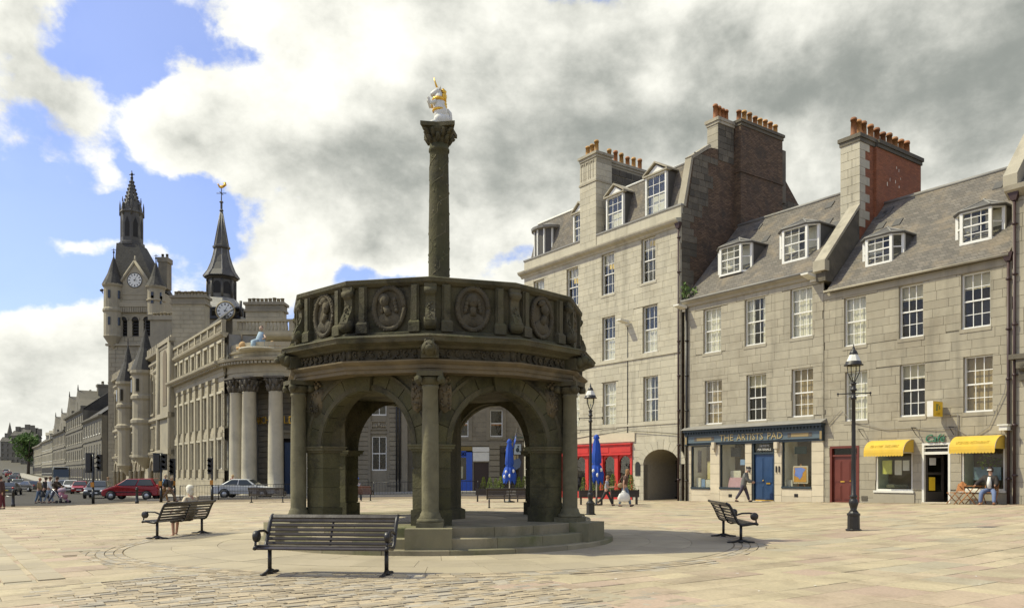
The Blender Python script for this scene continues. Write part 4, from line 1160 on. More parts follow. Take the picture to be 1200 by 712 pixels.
 m2.build('gable_rubble', M['rubble'], root, kind='stuff')
 m2 = MB((off, 0, 0))
 for i, (p, q) in enumerate(((G[2], G[3]), (G[3], G[4]))):
  m2.add([(S1-.42, p[0]-.04, p[1]+.02), (S1+.05, p[0]-.04, p[1]+.02), (S1+.05, q[0]-.04, q[1]+.02), (S1-.42, q[0]-.04, q[1]+.02), (S1-.42, p[0]-.22, p[1]+.12), (S1+.05, p[0]-.22, p[1]+.12), (S1+.05, q[0]-.16, q[1]+.16), (S1-.42, q[0]-.16, q[1]+.16)],
    [(3, 2, 1, 0), (4, 5, 6, 7), (0, 1, 5, 4), (1, 2, 6, 5), (2, 3, 7, 6), (3, 0, 4, 7)])
 m2.build('skew_coping', M['gran_b'], root)
 # big end chimney: stone faced front stack, wide brick stack standing out from the gable
 ztop = 21.55; k0 = wr(842, S1); k1 = wr(860, S1); q0 = wr(868, S1+.42); q1 = wr(917, S1+.42); sl = rs(829.5, k0)
 ch = MB((off, 0, 0)); ch.box(sl, S1-.035, k0, k1, 18.6, ztop); c1 = ch.build('chimney', M['rubble'], root)
 m2 = MB((off, 0, 0)); rr = random.Random(4); z = 19.0
 while z < ztop-.1:                                     # dressed quoins on its front
  m2.box(sl-.02, S1-.02, k0-.03, k0+.01, z+.008, z+.392); z += .4
 m2.build('dressed_quoins', M['gran_b'], c1)
 m2 = MB((off, 0, 0)); m2.box(sl-.07, S1+.06, k0-.07, k1, ztop, ztop+.16); m2.box(sl-.14, S1+.1, k0-.13, k1, ztop+.16, ztop+.34); m2.build('chimney_cap', M['gran_b'], c1)
 for i in range(4): chimney_pot(c1, (sl+S1)/2-off, k0+.2+i*(k1-k0-.3)/3.4, ztop+.34, .85)
 ch = MB((off, 0, 0)); ch.box(S1-.9, S1+.42, q0, q1, 9.0, ztop+.1); c2 = ch.build('chimney', M['brick'], root)
 m2 = MB((off, 0, 0)); m2.box(S1-.95, S1+.47, q0-.05, q1+.05, 18.95, 19.07); m2.build('brick_band', M['brick'], c2)
 m2 = MB((off, 0, 0)); m2.box(S1-.95, S1+.47, q0-.04, q1+.05, ztop+.1, ztop+.28); m2.box(S1-1.0, S1+.54, q0-.1, q1+.1, ztop+.28, ztop+.44); m2.build('chimney_cap', M['rubble'], c2)
 for i in range(8): chimney_pot(c2, S1+.05-off, q0+.3+i*(q1-q0-.5)/7, ztop+.44, .72, buff=i % 3 == 1)
 m2 = MB((off, 0, 0)); rr = random.Random(8); z = 11.2
 while z < 15.0:                                       # grey stone repair low on the brick stack
  m2.box(S1+.36, S1+.45, q0-.03, q0+rr.choice([.8, 1.2, 1.0]), z+.008, z+.40); z += .41
 m2.build('quoin_repair', M['gran_b'], c2)
 m2 = MB((off, 0, 0)); m2.box(S1-.5, S1+.3, q1, q1+.5, 18.0, ztop-.35); m2.build('stack_shoulder', M['rubble'], c2)
 # wall chimney rising flush with the front
 zt = rz(690, 187); ch = MB((off, 0, 0)); ch.box(cx0, cx1, -.03, 1.25, zc+.26, zt); ch.box(cx0+.05, cx1-.25, 1.25, 4.6, 16.9, zt-.2); c3 = ch.build('chimney', M['mortar'], root)
 rr = random.Random(14); bm = block_mesh(M['gran_a'])
 z = zc+.3; k = 0
 while z < zt-.5:
  h = .40; cut = cx0+(cx1-cx0)*(.6 if k % 2 else .38)
  for (a, b) in ((cx0, cut), (cut, cx1)):
   inst('stone_block', bm, c3, (a+.006-off, -.055, z+.006), (0, 0, 0), (b-a-.012, .05, h-.012))
  dcut = .75 if k % 2 else .45
  for (a, b) in ((-.03, dcut), (dcut, 1.25)): inst('stone_block', bm, c3, (cx1-.02-off, a+.006, z+.006), (0, 0, 0), (.045, b-a-.012, h-.012))
  z += h; k += 1
 m2 = MB((off, 0, 0)); zb = zt-1.45
 m2.box(cx0-.06, cx1+.06, -.10, 1.3, zb-.1, zb+.02); m2.box(cx0-.04, cx1+.04, -.08, 1.28, zt-.02, zt+.14); m2.box(cx0-.12, cx1+.12, -.16, 1.34, zt+.14, zt+.30)
 m2.box(cx0, cx1-.2, 1.3, 4.65, zt-.2, zt-.04); m2.box(cx0-.04, cx1-.14, 1.34, 4.7, zt-.04, zt+.12)
 for a, b in ((cx0+.12, cx0+.42), (cx0+.56, cx0+.86), (cx0+1.0, cx0+1.28)):
  m2.box(a, b, -.05, .0, zb+.2, zb+.24); m2.box(a, b, -.075, .0, zt-.2, zt-.14); m2.box(a, a+.04, -.075, .0, zb+.2, zt-.2); m2.box(b-.04, b, -.075, 0, zb+.2, zt-.2)
 m2.build('chimney_cap', M['gran_b'], c3)
 m2 = MB((off, 0, 0)); z = 17.1; rr = random.Random(3)
 while z < zt-.5:
  yy = 1.3
  while yy < 4.5: L = rr.uniform(.35, .9); m2.box(cx1-.26, cx1-.24+rr.uniform(0, .03), yy+.02, min(4.58, yy+L)-.02, z+.02, z+.40); yy += L
  z += .42
 m2.build('rubble_face', M['rubble'], c3, kind='stuff')
 for i, yy in enumerate((.15, .55, 1.0)): chimney_pot(c3, (cx0+.35+.42*i)-off, .3, zt+.30, .85 if i == 2 else .7, buff=True)
 for i in range(6): chimney_pot(c3, (cx0+cx1)/2-off, 1.75+i*.54, zt+.12, .75, buff=i % 2 == 0)
 # dormers with pediments
 def pedi(pl, pr, yt, yb, yap, w=.25, rows=4):
  a, b = rs(pl, w), rs(pr, w); zt_, zb_ = rz(pl, yt, w), zp+.10; s = (a+b)/2
  d = MB((off, 0, 0))
  fr = .11
  d.box(a, a+fr, w-.06, w+.1, zb_, zt_); d.box(b-fr, b, w-.06, w+.1, zb_, zt_); d.box(a, b, w-.05, w+.1, zt_-.10, zt_); d.box(a, b, w-.08, w+.1, zb_-.0, zb_+.1)
  zm = (zb_+zt_)/2; d.box(a+fr, b-fr, w, w+.05, zm-.03, zm+.03)
  x0, x1 = a+fr, b-fr
  for i in (1, 2): x_ = x0+(x1-x0)*i/3; d.box(x_-.014, x_+.014, w+.01, w+.04, zb_, zt_)
  for j in (1, 3): z_ = zb_+(zt_-zb_)*j/4; d.box(x0, x1, w+.011, w+.039, z_-.014, z_+.014)
  za = zt_+.62
  d.prism_y([(a-.02, zt_), (b+.02, zt_), (s, za-.1)], w-.02, w+.1)
  dm = d.build('dormer_window', M['white'], root)
  d = MB((off, 0, 0)); d.box(a-.14, b+.14, w-.16, w+.1, zt_-.02, zt_+.07)
  for sx, e_ in ((-1, a-.14), (1, b+.14)):
   d.add([(e_, w-.16, zt_+.05), (s, w-.16, za), (s, w+2.2, za), (e_, w+2.2, zt_+.05), (e_, w-.16, zt_+.14), (s, w-.16, za+.10), (s, w+2.2, za+.10), (e_, w+2.2, zt_+.14)], [(0, 1, 2, 3), (7, 6, 5, 4), (0, 4, 5, 1), (0, 3, 7, 4), (3, 2, 6, 7)])
  d.build('dormer_roof', M['slate_p'] if False else M['gran_b'], dm)
  d = MB((off, 0, 0)); d.box(a+.02, a+.08, w+.1, w+2.1, zb_-.4, zt_); d.box(b-.08, b-.02, w+.1, w+2.1, zb_-.4, zt_); d.build('dormer_cheek', M['slate_p'], dm)
  inst('window_pane', PANE, dm, (a+fr-off, w+.025, zb_), (0, 0, 0), (x1-x0, .006, zt_-zb_))
  d = MB((off, 0, 0)); d.box(a+.15, b-.15, w+.25, w+.27, zb_, zb_+.5*(zt_-zb_)); d.build('curtain', M['curtain'], dm)
 pedi(757, 781.5, 209, 250, 198); pedi(711, 731, 233, 268, 218); pedi(672.5, 686.5, 252, 285, 240)
 # rounded dormer at the far left end
 d = MB((off, 0, 0)); a, b = off+.25, off+2.6; zt_ = rz(627, 272, .3)
 d.lathe([(1.05, zp+.1), (1.05, zt_)], c=((a+b)/2, 1.15), n=16, a0=PI, a1=2*PI, smooth=False); d.box(a, b, 1.15, 2.6, zp, zt_); tm = d.build('corner_dormer', M['slate_p'], root)
 d = MB((off, 0, 0)); d.lathe([(1.0, zt_-.05), (1.3, zt_), (1.33, zt_+.16), (.1, zt_+.62), (0, zt_+.62)], c=((a+b)/2, 1.15), n=18, smooth=False); d.build('dormer_roof', M['lead'], tm)
 d = MB((off, 0, 0));
 for i in range(7):
  an = PI+PI*(i+.0)/6; px_, py_ = (a+b)/2+1.07*math.cos(an), 1.15+1.07*math.sin(an); d.box(px_-.05, px_+.05, py_-.05, py_+.05, zp+.1, zt_)
 d.build('dormer_frame', M['white'], tm)
 # red bar front
 f = MB((off, 0, 0)); x0, x1 = shop[0], shop[1]; zt = shop[3]; zf = rz(741, 531)
 f.box(x0, x1, -.14, .1, zf, zt-.06); f.box(x0-.05, x1+.05, -.24, .1, zt-.06, zt+.02); f.box(x0, x1, -.20, .1, zf-.07, zf)
 nb = 7; bay = (x1-x0)/nb
 for i in range(nb+1):
  x_ = x0+bay*i; f.box(max(x0, x_-.15), min(x1, x_+.15), -.08, .12, zg-.1, zf-.07)
 f.box(x0, x1, -.06, .12, zg-.1, zg+.45)
 for i in range(nb):                                   # round heads
  c_ = x0+bay*(i+.5); r_ = bay/2-.15; zz = zf-.12-r_
  for q in range(10):
   t0, t1 = PI-PI*q/10, PI-PI*(q+1)/10
   f.add([(c_+r_*math.cos(t0), -.0, zz+r_*math.sin(t0)), (c_+r_*math.cos(t1), -.0, zz+r_*math.sin(t1)), (c_+r_*math.cos(t1), -.0, zf-.05), (c_+r_*math.cos(t0), -.0, zf-.05),
     (c_+r_*math.cos(t0), .1, zz+r_*math.sin(t0)), (c_+r_*math.cos(t1), .1, zz+r_*math.sin(t1))], [(0, 1, 2, 3), (0, 4, 5, 1)])
 for i in range(5):
  x_ = x0+(x1-x0)*(i+.08)/5; f.box(x_, x_+(x1-x0)/5*.9, -.165, -.13, zf+.09, zt-.2)
 sf = f.build('bar_front', M['red'], root)
 for i in range(nb):
  f = MB((off, 0, 0)); f.box(x0+bay*i+.13, x0+bay*(i+1)-.13, .05, .06, zg+.4, zf-.1); f.build('bar_window', M['glass'], sf)
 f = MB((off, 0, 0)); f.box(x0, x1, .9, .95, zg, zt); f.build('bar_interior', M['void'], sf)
 f = MB((off, 0, 0)); f.box(x0, x1+.25, -.10, .02, zt+.10, zt+.62); f.build('plain_fascia', M['sand_l'], root)
 # floodlights, cable, drainpipe
 floodlight(root, off, 736, 378)
 f = MB((off, 0, 0)); x_ = rs(736); f.tube([(x_, -.05, rz(736, 383)), (x_, -.05, zt+.3)], .022, 5); x2 = rs(690); f.tube([(off+.2, -.12, rz(640, 524)), (x2, -.12, rz(690, 511)), (x_, -.12, rz(736, 504)), (S1-.2, -.12, rz(795, 508))], .016, 5); f.build('wall_cable', M['black'], root)
 drainpipe(root, off, rs(797.5)-.05, zg, 15.0)
 return root
tall = build_tall()
# ------------------------------------------------------------------ two three-storey houses with shops
def three_storey(name, label, pl, pr, wins, ze, matw, seed, openings, ridge, course=.40):
 off = rs(pl); S1 = rs(pr); x, y = row_xy(off); rnd = random.Random(seed)
 root = thing(name, label, 'building', (x, y, 0), ROW_A)
 zg = min(gz(*row_xy(off)), gz(*row_xy(S1)))-.15
 holes = [w[0] for w in wins]+openings
 mb = MB((off, 0, 0)); wall_sheet(mb, off, S1, zg, ze, holes, .02, .16); mb.box(off+.05, S1-.05, 8.9, 9.1, zg, ze); mb.build('wall', M['mortar'], root)
 ashlar(root, off, off, S1, zg+.02, ze-.30, holes, course, .6, 1.15, matw, seed=seed, limit=300)
 for (a, b, c, d) in [w[0] for w in wins]: MB((off, 0, 0)).box(a-.06, b+.06, -.045, .06, c-.15, c-.003).build('window_sill', matw, root)
 for (o, st) in wins: sash_window(root, off, *o, rnd, 3, 4, st)
 m2 = MB((off, 0, 0)); m2.box(off+.1, S1-.1, 1.05, 1.10, zg+3.4, ze); m2.build('inner_wall', M['room'], root)
 return root, off, S1, zg, rnd
def pitched_roof(root, off, x0, x1, ze, zr, yr, rnd):
 m2 = MB((off, 0, 0)); roof_slab(m2, x0, x1, -.18, ze, yr, zr); m2.build('front_roof', M['slate'], root)
 m2 = MB((off, 0, 0)); roof_slab(m2, x0, x1, yr, zr, 9.2, ze); m2.build('rear_roof', M['slate'], root)
 m2 = MB((off, 0, 0)); m2.tube([(x0, yr, zr+.10), (x1, yr, zr+.10)], .10, 6);
 m2.build('ridge', M['lead'], root)
 sl = (zr-ze)/(yr+.18)
 for i in range(6):
  m2 = MB((off, 0, 0))
  s = x0+(x1-x0)*rnd.random(); w = rnd.uniform(1.5, 4.2); z = ze+.09+sl*(w+.18)
  m2.add([(s, w, z+.02), (s+.38, w, z+.02), (s+.38, w+.35, z+.02+.35*sl), (s, w+.35, z+.02+.35*sl), (s, w, z+.06), (s+.38, w, z+.06), (s+.38, w+.35, z+.06+.35*sl), (s, w+.35, z+.06+.35*sl)], [(4, 5, 6, 7), (0, 1, 5, 4), (1, 2, 6, 5), (2, 3, 7, 6), (3, 0, 4, 7)]); m2.build('roof_vent', M['slate_p'], root)
def build_artists():
 W = []
 for (l, r, t, b), st in zip(((824.5, 845, 363.2, 414.5), (873, 897, 351.4, 405.8), (926.4, 952, 339.3, 396.9)), ('net', 'sides', 'net')): W.append((opening(l, r, t, b), st))
 for (l, r, t, b), st in zip(((826.2, 846.2, 446.2, 497.3), (875, 898.2, 439.5, 493.5), (928, 953, 432.7, 488.8)), ('tan', 'top', 'tan')): W.append((opening(l, r, t, b), st))
 def zb(px, py): return rz(px, py)
 sh = [(rs(810.5), rs(832.9), zb(811, 572.0), zb(811, 522.5)), (rs(844), rs(873.8), zb(844, 572.2), zb(844, 520)), (rs(881.5), rs(908.2), gz(*row_xy(rs(895)))-.1, zb(882, 517.5)), (rs(916.8), rs(951.7), zb(917, 571.5), zb(917, 515.2))]
 ze = 10.85
 root, off, S1, zg, rnd = three_storey('artists_shop_house', 'mid height granite building with the blue grey artists shop front and two canted dormers', 802.5, 965.5, W, ze, M['gran_b'], 31, sh, None)
 # paler dressed stone round the shop is laid as its own stones
 m2 = MB((off, 0, 0)); m2.prism_x([(0.0, ze-.32), (-.10, ze-.28), (-.14, ze-.16), (-.28, ze-.06), (-.32, ze+.03), (0, ze+.03)], off, S1+.02); m2.build('eaves_cornice', M['gran_b'], root)
 m2 = MB((off, 0, 0)); m2.tube([(off, -.30, ze+.03), (S1, -.30, ze+.03)], .06, 6); m2.build('gutter', M['lead'], root)
 yr, zr = 4.5, 15.75
 pitched_roof(root, off, off+.02, S1-.25, ze, zr, yr, rnd)
 for (pl, pr, yt, yb) in ((839, 874.6, 292, 326), (911.5, 953, 271, 311.5)):
  w = .75; s = (rs(pl, w)+rs(pr, w))/2; ww = rs(pr, w)-rs(pl, w); zbm = rz(pl, yb, w); hh = rz(pl, yt, w)-zbm
  canted_dormer(root, off, s, w, zbm, min(ww*1.12, 2.1), hh, None, rnd, 2.4)
 # skew wall against the cafe house and its big brick chimney
 m2 = MB((off, 0, 0)); m2.prism_x([(-.22, ze-.5), (-.22, ze+.35), (yr, zr+.38), (9.3, ze+.3), (9.3, ze-.9)], S1-.25, S1+.22); m2.build('party_wall', M['rubble'], root)
 m2 = MB((off, 0, 0))
 m2.add([(S1-.3, -.30, ze+.28), (S1+.27, -.30, ze+.28), (S1+.27, 2.6, ze+.28+2.9*1.09), (S1-.3, 2.6, ze+.28+2.9*1.09), (S1-.3, -.30, ze+.46), (S1+.27, -.30, ze+.46), (S1+.27, 2.6, ze+.46+2.9*1.09), (S1-.3, 2.6, ze+.46+2.9*1.09)], [(3, 2, 1, 0), (4, 5, 6, 7), (0, 1, 5, 4), (1, 2, 6, 5), (2, 3, 7, 6), (3, 0, 4, 7)])
 m2.box(S1-.32, S1+.29, -.38, -.02, ze-.05, ze+.42); m2.build('skew_coping', M['gran_b'], root)
 zt = 17.35; c0, c1 = S1-.72, S1+.24
 ch = MB((off, 0, 0)); ch.box(c0, c1, 2.55, 3.75, 12.6, zt); ch.box(c0+.1, c1+.14, 3.75, 7.9, 12.2, zt-.02); cc = ch.build('chimney', M['brick_red'], root)
 rr = random.Random(2); z = 13.3; k = 0; bm = block_mesh(M['gran_a'])
 while z < zt-.2:
  h = .41; inst('quoin', bm, cc, (c0-.02-off, 2.50, z+.008), (0, 0, 0), ((c1-c0)*(.62 if k % 2 else .4), .09, h-.016)); inst('quoin', bm, cc, (c0+(c1-c0)*(.62 if k % 2 else .4)-off, 2.50, z+.008), (0, 0, 0), ((c1-c0)*(.38 if k % 2 else .6)+.02, .09, h-.016))
  inst('quoin', bm, cc, (c1-.03-off, 2.60, z+.008), (0, 0, 0), (.05, .75 if k % 2 else .38, h-.016)); z += h; k += 1
 m2 = MB((off, 0, 0)); m2.box(c0-.06, c1+.06, 2.46, 3.78, zt, zt+.2); m2.box(c0-.12, c1+.12, 2.4, 3.8, zt+.2, zt+.38); m2.box(c0+.04, c1+.20, 3.81, 7.95, zt-.02, zt+.16); m2.box(c0, c1+.26, 3.82, 8.0, zt+.16, zt+.34); m2.build('chimney_cap', M['rubble'], cc)
 for i in range(3): chimney_pot(cc, (c0+c1)/2+.12-off, 2.62+i*.43, zt+.38, .8)
 for i in range(7): chimney_pot(cc, (c0+c1)/2+.15-off, 4.05+i*.56, zt+.34, .75)
 m2 = MB((off, 0, 0)); rr = random.Random(6)
 for i in range(12): yy, zz = rr.uniform(4, 6.2), rr.choice([rr.uniform(15.3, 17), rr.uniform(13.0, 13.6)]); m2.box(c1+.135, c1+.146, yy, yy+rr.uniform(.02, .07), zz, zz+rr.uniform(.05, .22))
 m2.build('lime_streaks', M['curtain'], cc)
 # ---- shop front: cornice, fascia with lettering, windows, double door
 z0l = rz(806, 519); z1l = rz(806, 504.5); f = MB((off, 0, 0)); xa, xb = rs(806), rs(966.8)
 zf0, zf1 = z0l-.02, z1l
 f.box(xa, xb, -.16, .02, zf0, zf1-.30); sfp = f.build('shop_fascia', M['teal'], root)
 f = MB((off, 0, 0)); f.box(xa, xb, -.24, .02, zf1-.30, zf1-.12); f.box(xa-.04, xb+.04, -.36, .02, zf1-.12, zf1)
 for i in range(46): x_ = xa+.06+(xb-xa-.12)*i/45; f.box(x_-.04, x_+.04, -.30, -.24, zf1-.22, zf1-.12)
 for xx in (xa, xb-.14): f.box(xx, xx+.14, -.22, .02, zf0-.12, zf1-.30)
 f.box(xa, xb, -.10, .02, zf0-.12, zf0); f.build('fascia_cornice', M['teal_d'], sfp)
 f = MB((off, 0, 0)); f.prism_x([(.02, zf1+.22), (-.46, zf1+.02), (-.46, zf1+.0), (.02, zf1+.0)], xa-.12, xb+.1); f.build('lead_flashing', M['lead'], sfp)
 zc = (zf0+zf1-.30)/2
 for (p0, p1, tx) in ((846, 862, 'THE'), (866, 897, 'ARTISTS'), (902, 919.5, 'PAD')):
  a, b = rs(p0), rs(p1); sz = .46
  me = text_mesh(tx, sz, .012, name='lettering'); me.materials.clear(); me.materials.append(M['gold'])
  wdt = max(v.co.x for v in me.vertices)-min(v.co.x for v in me.vertices)
  inst('lettering', me, sfp, ((a+b)/2-off, -.18, zc), (0, 0, 0), ((b-a)/wdt, 1, 1))
 f = MB((off, 0, 0))
 for (p0, p1) in ((819, 836), (929.5, 950)):
  a, b = rs(p0), rs(p1); f.box(a, b, -.172, -.16, zc-.09, zc+.09)
 for xx in (xa+.02, xb-.13): f.box(xx, xx+.11, -.235, -.21, zf0-.05, zf1-.36)
 f.build('gold_panels', simple('dull_gold', (.25, .185, .085)), sfp)
 f = MB((off, 0, 0))
 for (p0, p1) in ((816, 819), (836, 839), (925.5, 929), (950.5, 954)):
  a, b = rs(p0), rs(p1); f.box(a, b, -.172, -.16, zc-.10, zc+.10); f.box(a+.05, b-.05, -.176, -.16, zc-.06, zc+.06)
 f.build('bronze_panels', simple('dull_bronze', (.10, .085, .07)), sfp)
 # light stone piers either side of the openings
 spots = [off+.12, sh[0][0], sh[0][1], sh[1][0], sh[1][1], sh[2][0], sh[2][1], sh[3][0], sh[3][1], sh[3][1]+.0]
 bm = block_mesh(M['sand_l']);
 for i, (a, b) in enumerate(((off+.14, sh[0][0]), (sh[0][1], sh[1][0]), (sh[1][1], sh[2][0]), (sh[2][1], sh[3][0]), (sh[3][1], rs(966)))):
  z = zg+.05; k = 0
  while z < zf0-.12:
   h = min(.52, zf0-.11-z)
   cut = [a, b] if b-a < .75 else [a, a+(b-a)*(.45 if k % 2 else .62), b]
   for q in range(len(cut)-1): inst('pier_stone', bm, root, (cut[q]+.008-off, -.055, z+.008), (0, 0, 0), (cut[q+1]-cut[q]-.016, .07, h-.016))
   z += h; k += 1
 for (a, b, c, d) in (sh[0], sh[1], sh[3]):
  z = zg+.05
  for (h0, h1) in ((z, z+(c-z)*.55), (z+(c-z)*.55, c-.02)): inst('pier_stone', bm, root, (a+.004-off, -.05, h0+.006), (0, 0, 0), (b-a-.008, .07, h1-h0-.012))
  wf = MB((off, 0, 0)); e = .05
  wf.box(a, a+e, .02, .12, c, d); wf.box(b-e, b, .02, .12, c, d); wf.box(a+e, b-e, .02, .12, d-e, d); wf.box(a-.0, b+.0, -.10, .12, c-.0, c+.09)
  wfo = wf.build('shop_window', M['teal_d'], root)
  inst('shop_pane', PANE, wfo, (a+e-off, .06, c+.09), (0, 0, 0), (b-a-2*e, .008, d-c-.09-e))
  wf = MB((off, 0, 0)); wf.box(a, b, 1.2, 1.24, c-.3, d+.1); wf.build('window_back', M['room'], wfo)
  wf = MB((off, 0, 0)); wf.box(a-.02, a, .13, 1.2, c-.3, d+.1); wf.box(b, b+.02, .13, 1.2, c-.3, d+.1); wf.box(a, b, .13, 1.2, c-.06, c-.01); wf.box(a, b, .13, 1.2, d+.05, d+.1); wf.build('window_lining', M['room_w'], wfo)
 for px_ in (838.5, 912):                              # small wall lamps
  f = MB((off, 0, 0)); x_ = rs(px_); z = rz(px_, 521); f.bbox(x_-.12, x_+.12, -.24, -.05, z-.18, z+.14, .03); f.box(x_-.05, x_+.05, -.20, -.05, z-.34, z-.18); f.build('wall_lamp', M['sand_l'], root)
 f = MB((off, 0, 0))
 for px_ in (876.3, 879.3, 910.8, 914.2): x_ = rs(px_); z = rz(px_, 553); f.box(x_-.025, x_+.025, -.11, -.055, z, z+.30)
 f.build('bracket_irons', M['iron'], root)
 for (p0, p1) in ((854.5, 858.5), (931.5, 936)):
  f = MB((off, 0, 0)); a, b = rs(p0), rs(p1); z = rz(p0, 582); f.box(a, b, -.058, -.05, z, z+.16)
  for i in range(5): f.box(a+(b-a)*i/5+.01, a+(b-a)*(i+.6)/5, -.064, -.058, z+.02, z+.14)
  f.build('floor_vent', M['iron'], root)
 a, b, c, d = sh[2]; zt_ = rz(882, 531)
 dr = MB((off, 0, 0)); e = .09
 dr.box(a, a+e, .0, .14, c, d); dr.box(b-e, b, .0, .14, c, d); dr.box(a+e, b-e, .0, .14, d-e, d); dr.box(a+e, b-e, .02, .14, zt_-.04, zt_+.05); door = dr.build('shop_door', M['teal_d'], root)
 for (x0, x1) in ((a+e, (a+b)/2-.005), ((a+b)/2+.005, b-e)):
  l = MB((off, 0, 0)); l.box(x0, x1, .10, .14, c, zt_-.04); zz0 = c+.15
  for (p, q) in ((zz0+.05, zz0+.7), (zz0+.85, zt_-.2)):
   l.box(x0+.07, x1-.07, .088, .10, p, q); l.box(x0+.11, x1-.11, .075, .088, p+.04, q-.04)
  l.build('door_leaf', M['blue_door'], door)
 inst('shop_pane', PANE, door, (a+e-off, .08, zt_+.05), (0, 0, 0), (b-a-2*e, .008, d-zt_-.05-e))
 for i, tx in enumerate(('ARTISTS', 'MATERIALS')):
  me = text_mesh(tx, .16, .004, name='lettering'); me.materials.clear(); me.materials.append(M['white_sill']); inst('lettering', me, door, ((a+b)/2-off, .07, d-.22-.17*i))
 l = MB((off, 0, 0)); mx = (a+b)/2; l.ball((mx-.07, .06, c+1.12), .035, 8, 6); l.box(mx+.12, mx+.34, .065, .08, c+.95, c+1.02); l.box(a+e, b-e, .07, .09, c+.02, c+.17); l.build('door_brass', M['gilt'], door)
 l = MB((off, 0, 0)); l.box(a-.05, b+.05, -.12, .1, c-.05, c+.12); l.build('door_step', M['sand_l'], door)
 # pipes and lamp at the left corner, floodlight at the right
 drainpipe(root, off, rs(806.2), zg, ze-.2, M['iron'], hopper=False, r=.065)
 floodlight(root, off, 803.5, 361.5); floodlight(root, off, 954, 326)
 return root, sh, off
artists, SH, AOFF = build_artists()
def build_cafe():
 W = []
 for (l, r, t, b), st in zip(((989.4, 1014.8, 349.7, 406.5), (1053.7, 1081.8, 335.8, 397.3), (1126.5, 1160.5, 321.9, 386.3)), ('net', 'top', 'top')): W.append((opening(l, r, t, b), st))
 for (l, r, t, b), st in zip(((990.7, 1016.5, 436, 493.4), (1054.7, 1084, 427.5, 488.5), (1129.2, 1163.5, 418.4, 483.3)), ('net', 'top', 'tan')): W.append((opening(l, r, t, b), st))
 gl = lambda px: gz(*row_xy(rs(px)))
 ops = [(rs(973), rs(1007.2), gl(985)-.1, rz(973, 522.7)), (rs(1026.7), rs(1069.5), rz(1027, 574), rz(1027, 530)), (rs(1080.7), rs(1114), gl(1097)-.05, rz(1081, 519)), (rs(1127), rs(1177.5), rz(1127, 573.5), rz(1127, 523))]
 ze = 9.80
 root, off, S1, zg, rnd = three_storey('cafe_house', 'granite building with the yellow awnings, brown door, cafe and two canted dormers', 966.2, 1186.6, W, ze, M['gran_c'], 41, ops, None, course=.37)
 m2 = MB((off, 0, 0)); m2.box(off, S1, -.05, .02, ze-.32, ze-.02); m2.build('eaves_course', M['gran_c'], root)
 m2 = MB((off, 0, 0)); m2.tube([(off+.1, -.22, ze+.02), (S1-.05, -.22, ze+.02)], .06, 6); m2.build('gutter', M['lead'] if False else M['gran_c'], root)
 pitched_roof(root, off, off+.24, S1-.05, ze, 14.62, 4.5, rnd)
 for (pl, pr, yt, yb) in ((1009.5, 1051.7, 281, 315), (1119, 1169.6, 250.5, 290)):
  w = .75; s = (rs(pl, w)+rs(pr, w))/2; ww = rs(pr, w)-rs(pl, w); zbm = rz(pl, yb, w); hh = rz(pl, yt, w)-zbm
  canted_dormer(root, off, s, w, zbm, min(ww*1.08, 2.1), hh, None, rnd, 2.3)
 # brown front door
 a, b, c, d = ops[0]; e = .10; dr = MB((off, 0, 0)); zt_ = d-.42
 dr.box(a, a+e, -.04, .14, c, d); dr.box(b-e, b, -.04, .14, c, d); dr.box(a+e, b-e, -.04, .14, d-e, d); dr.box(a+e, b-e, .0, .14, zt_-.05, zt_+.03); door = dr.build('front_door', M['brown_door'], root)
 inst('fanlight_pane', PANE, door, (a+e-off, .08, zt_+.03), (0, 0, 0), (b-a-2*e, .008, d-e-zt_-.03))
 l = MB((off, 0, 0)); xr = b-e-.28; l.box(a+e, xr, .08, .12, c, zt_-.05); mx = (a+e+xr)/2
 for (p, q, x0, x1) in ((.2, .85, a+e+.08, mx-.05), (.2, .85, mx+.05, xr-.08), (1.0, 1.95, a+e+.08, mx-.05), (1.0, 1.95, mx+.05, xr-.08)): l.box(x0, x1, .062, .08, c+p, c+q); l.box(x0+.05, x1-.05, .052, .062, c+p+.05, c+q-.05)
 l.build('door_leaf', M['brown_door'], door)
 l = MB((off, 0, 0)); l.box(xr+.02, b-e, .09, .13, c, zt_-.05); l.box(xr+.07, b-e-.04, .07, .09, c+1.05, c+1.3); l.build('side_panel', M['brown_door'], door)
 l = MB((off, 0, 0)); l.ball((xr-.08, .04, c+1.05), .03, 8, 6); l.box(mx-.1, mx+.1, .045, .06, c+1.0, c+1.05); l.build('door_brass', M['gilt'], door)
 # two display windows and the open cafe door
 for (a, b, c, d) in (ops[1], ops[3]):
  wf = MB((off, 0, 0)); e = .06
  wf.box(a, a+e, .02, .12, c, d); wf.box(b-e, b, .02, .12, c, d); wf.box(a+e, b-e, .02, .12, d-e, d); wf.box(a-.08, b+.08, -.10, .12, c-.09, c+.0); wf.box(a+e, b-e, .02, .12, c, c+e)
  wfo = wf.build('cafe_window', M['white_sill'], root)
  inst('cafe_pane', PANE, wfo, (a+e-off, .06, c+e), (0, 0, 0), (b-a-2*e, .008, d-c-2*e))
  wf = MB((off, 0, 0)); wf.box(a+.02, b-.02, 1.0, 1.04, c-.2, d); wf.build('window_back', M['room'], wfo)
  wf = MB((off, 0, 0)); wf.box(a-.02, a, .13, 1.0, c-.2, d); wf.box(b, b+.02, .13, 1.0, c-.2, d); wf.box(a, b, .13, 1.0, c-.06, c-.01); wf.build('window_lining', simple('pale_green_paint', (.52, .58, .42)), wfo)
  inst('under_sill_stone', block_mesh(M['gran_c']), wfo, (a-.1-off, -.06, zg+.1), (0, 0, 0), (b-a+.2, .06, c-.12-zg-.1))
 a, b, c, d = ops[2]; e = .09; zt_ = d-.42; dr = MB((off, 0, 0))
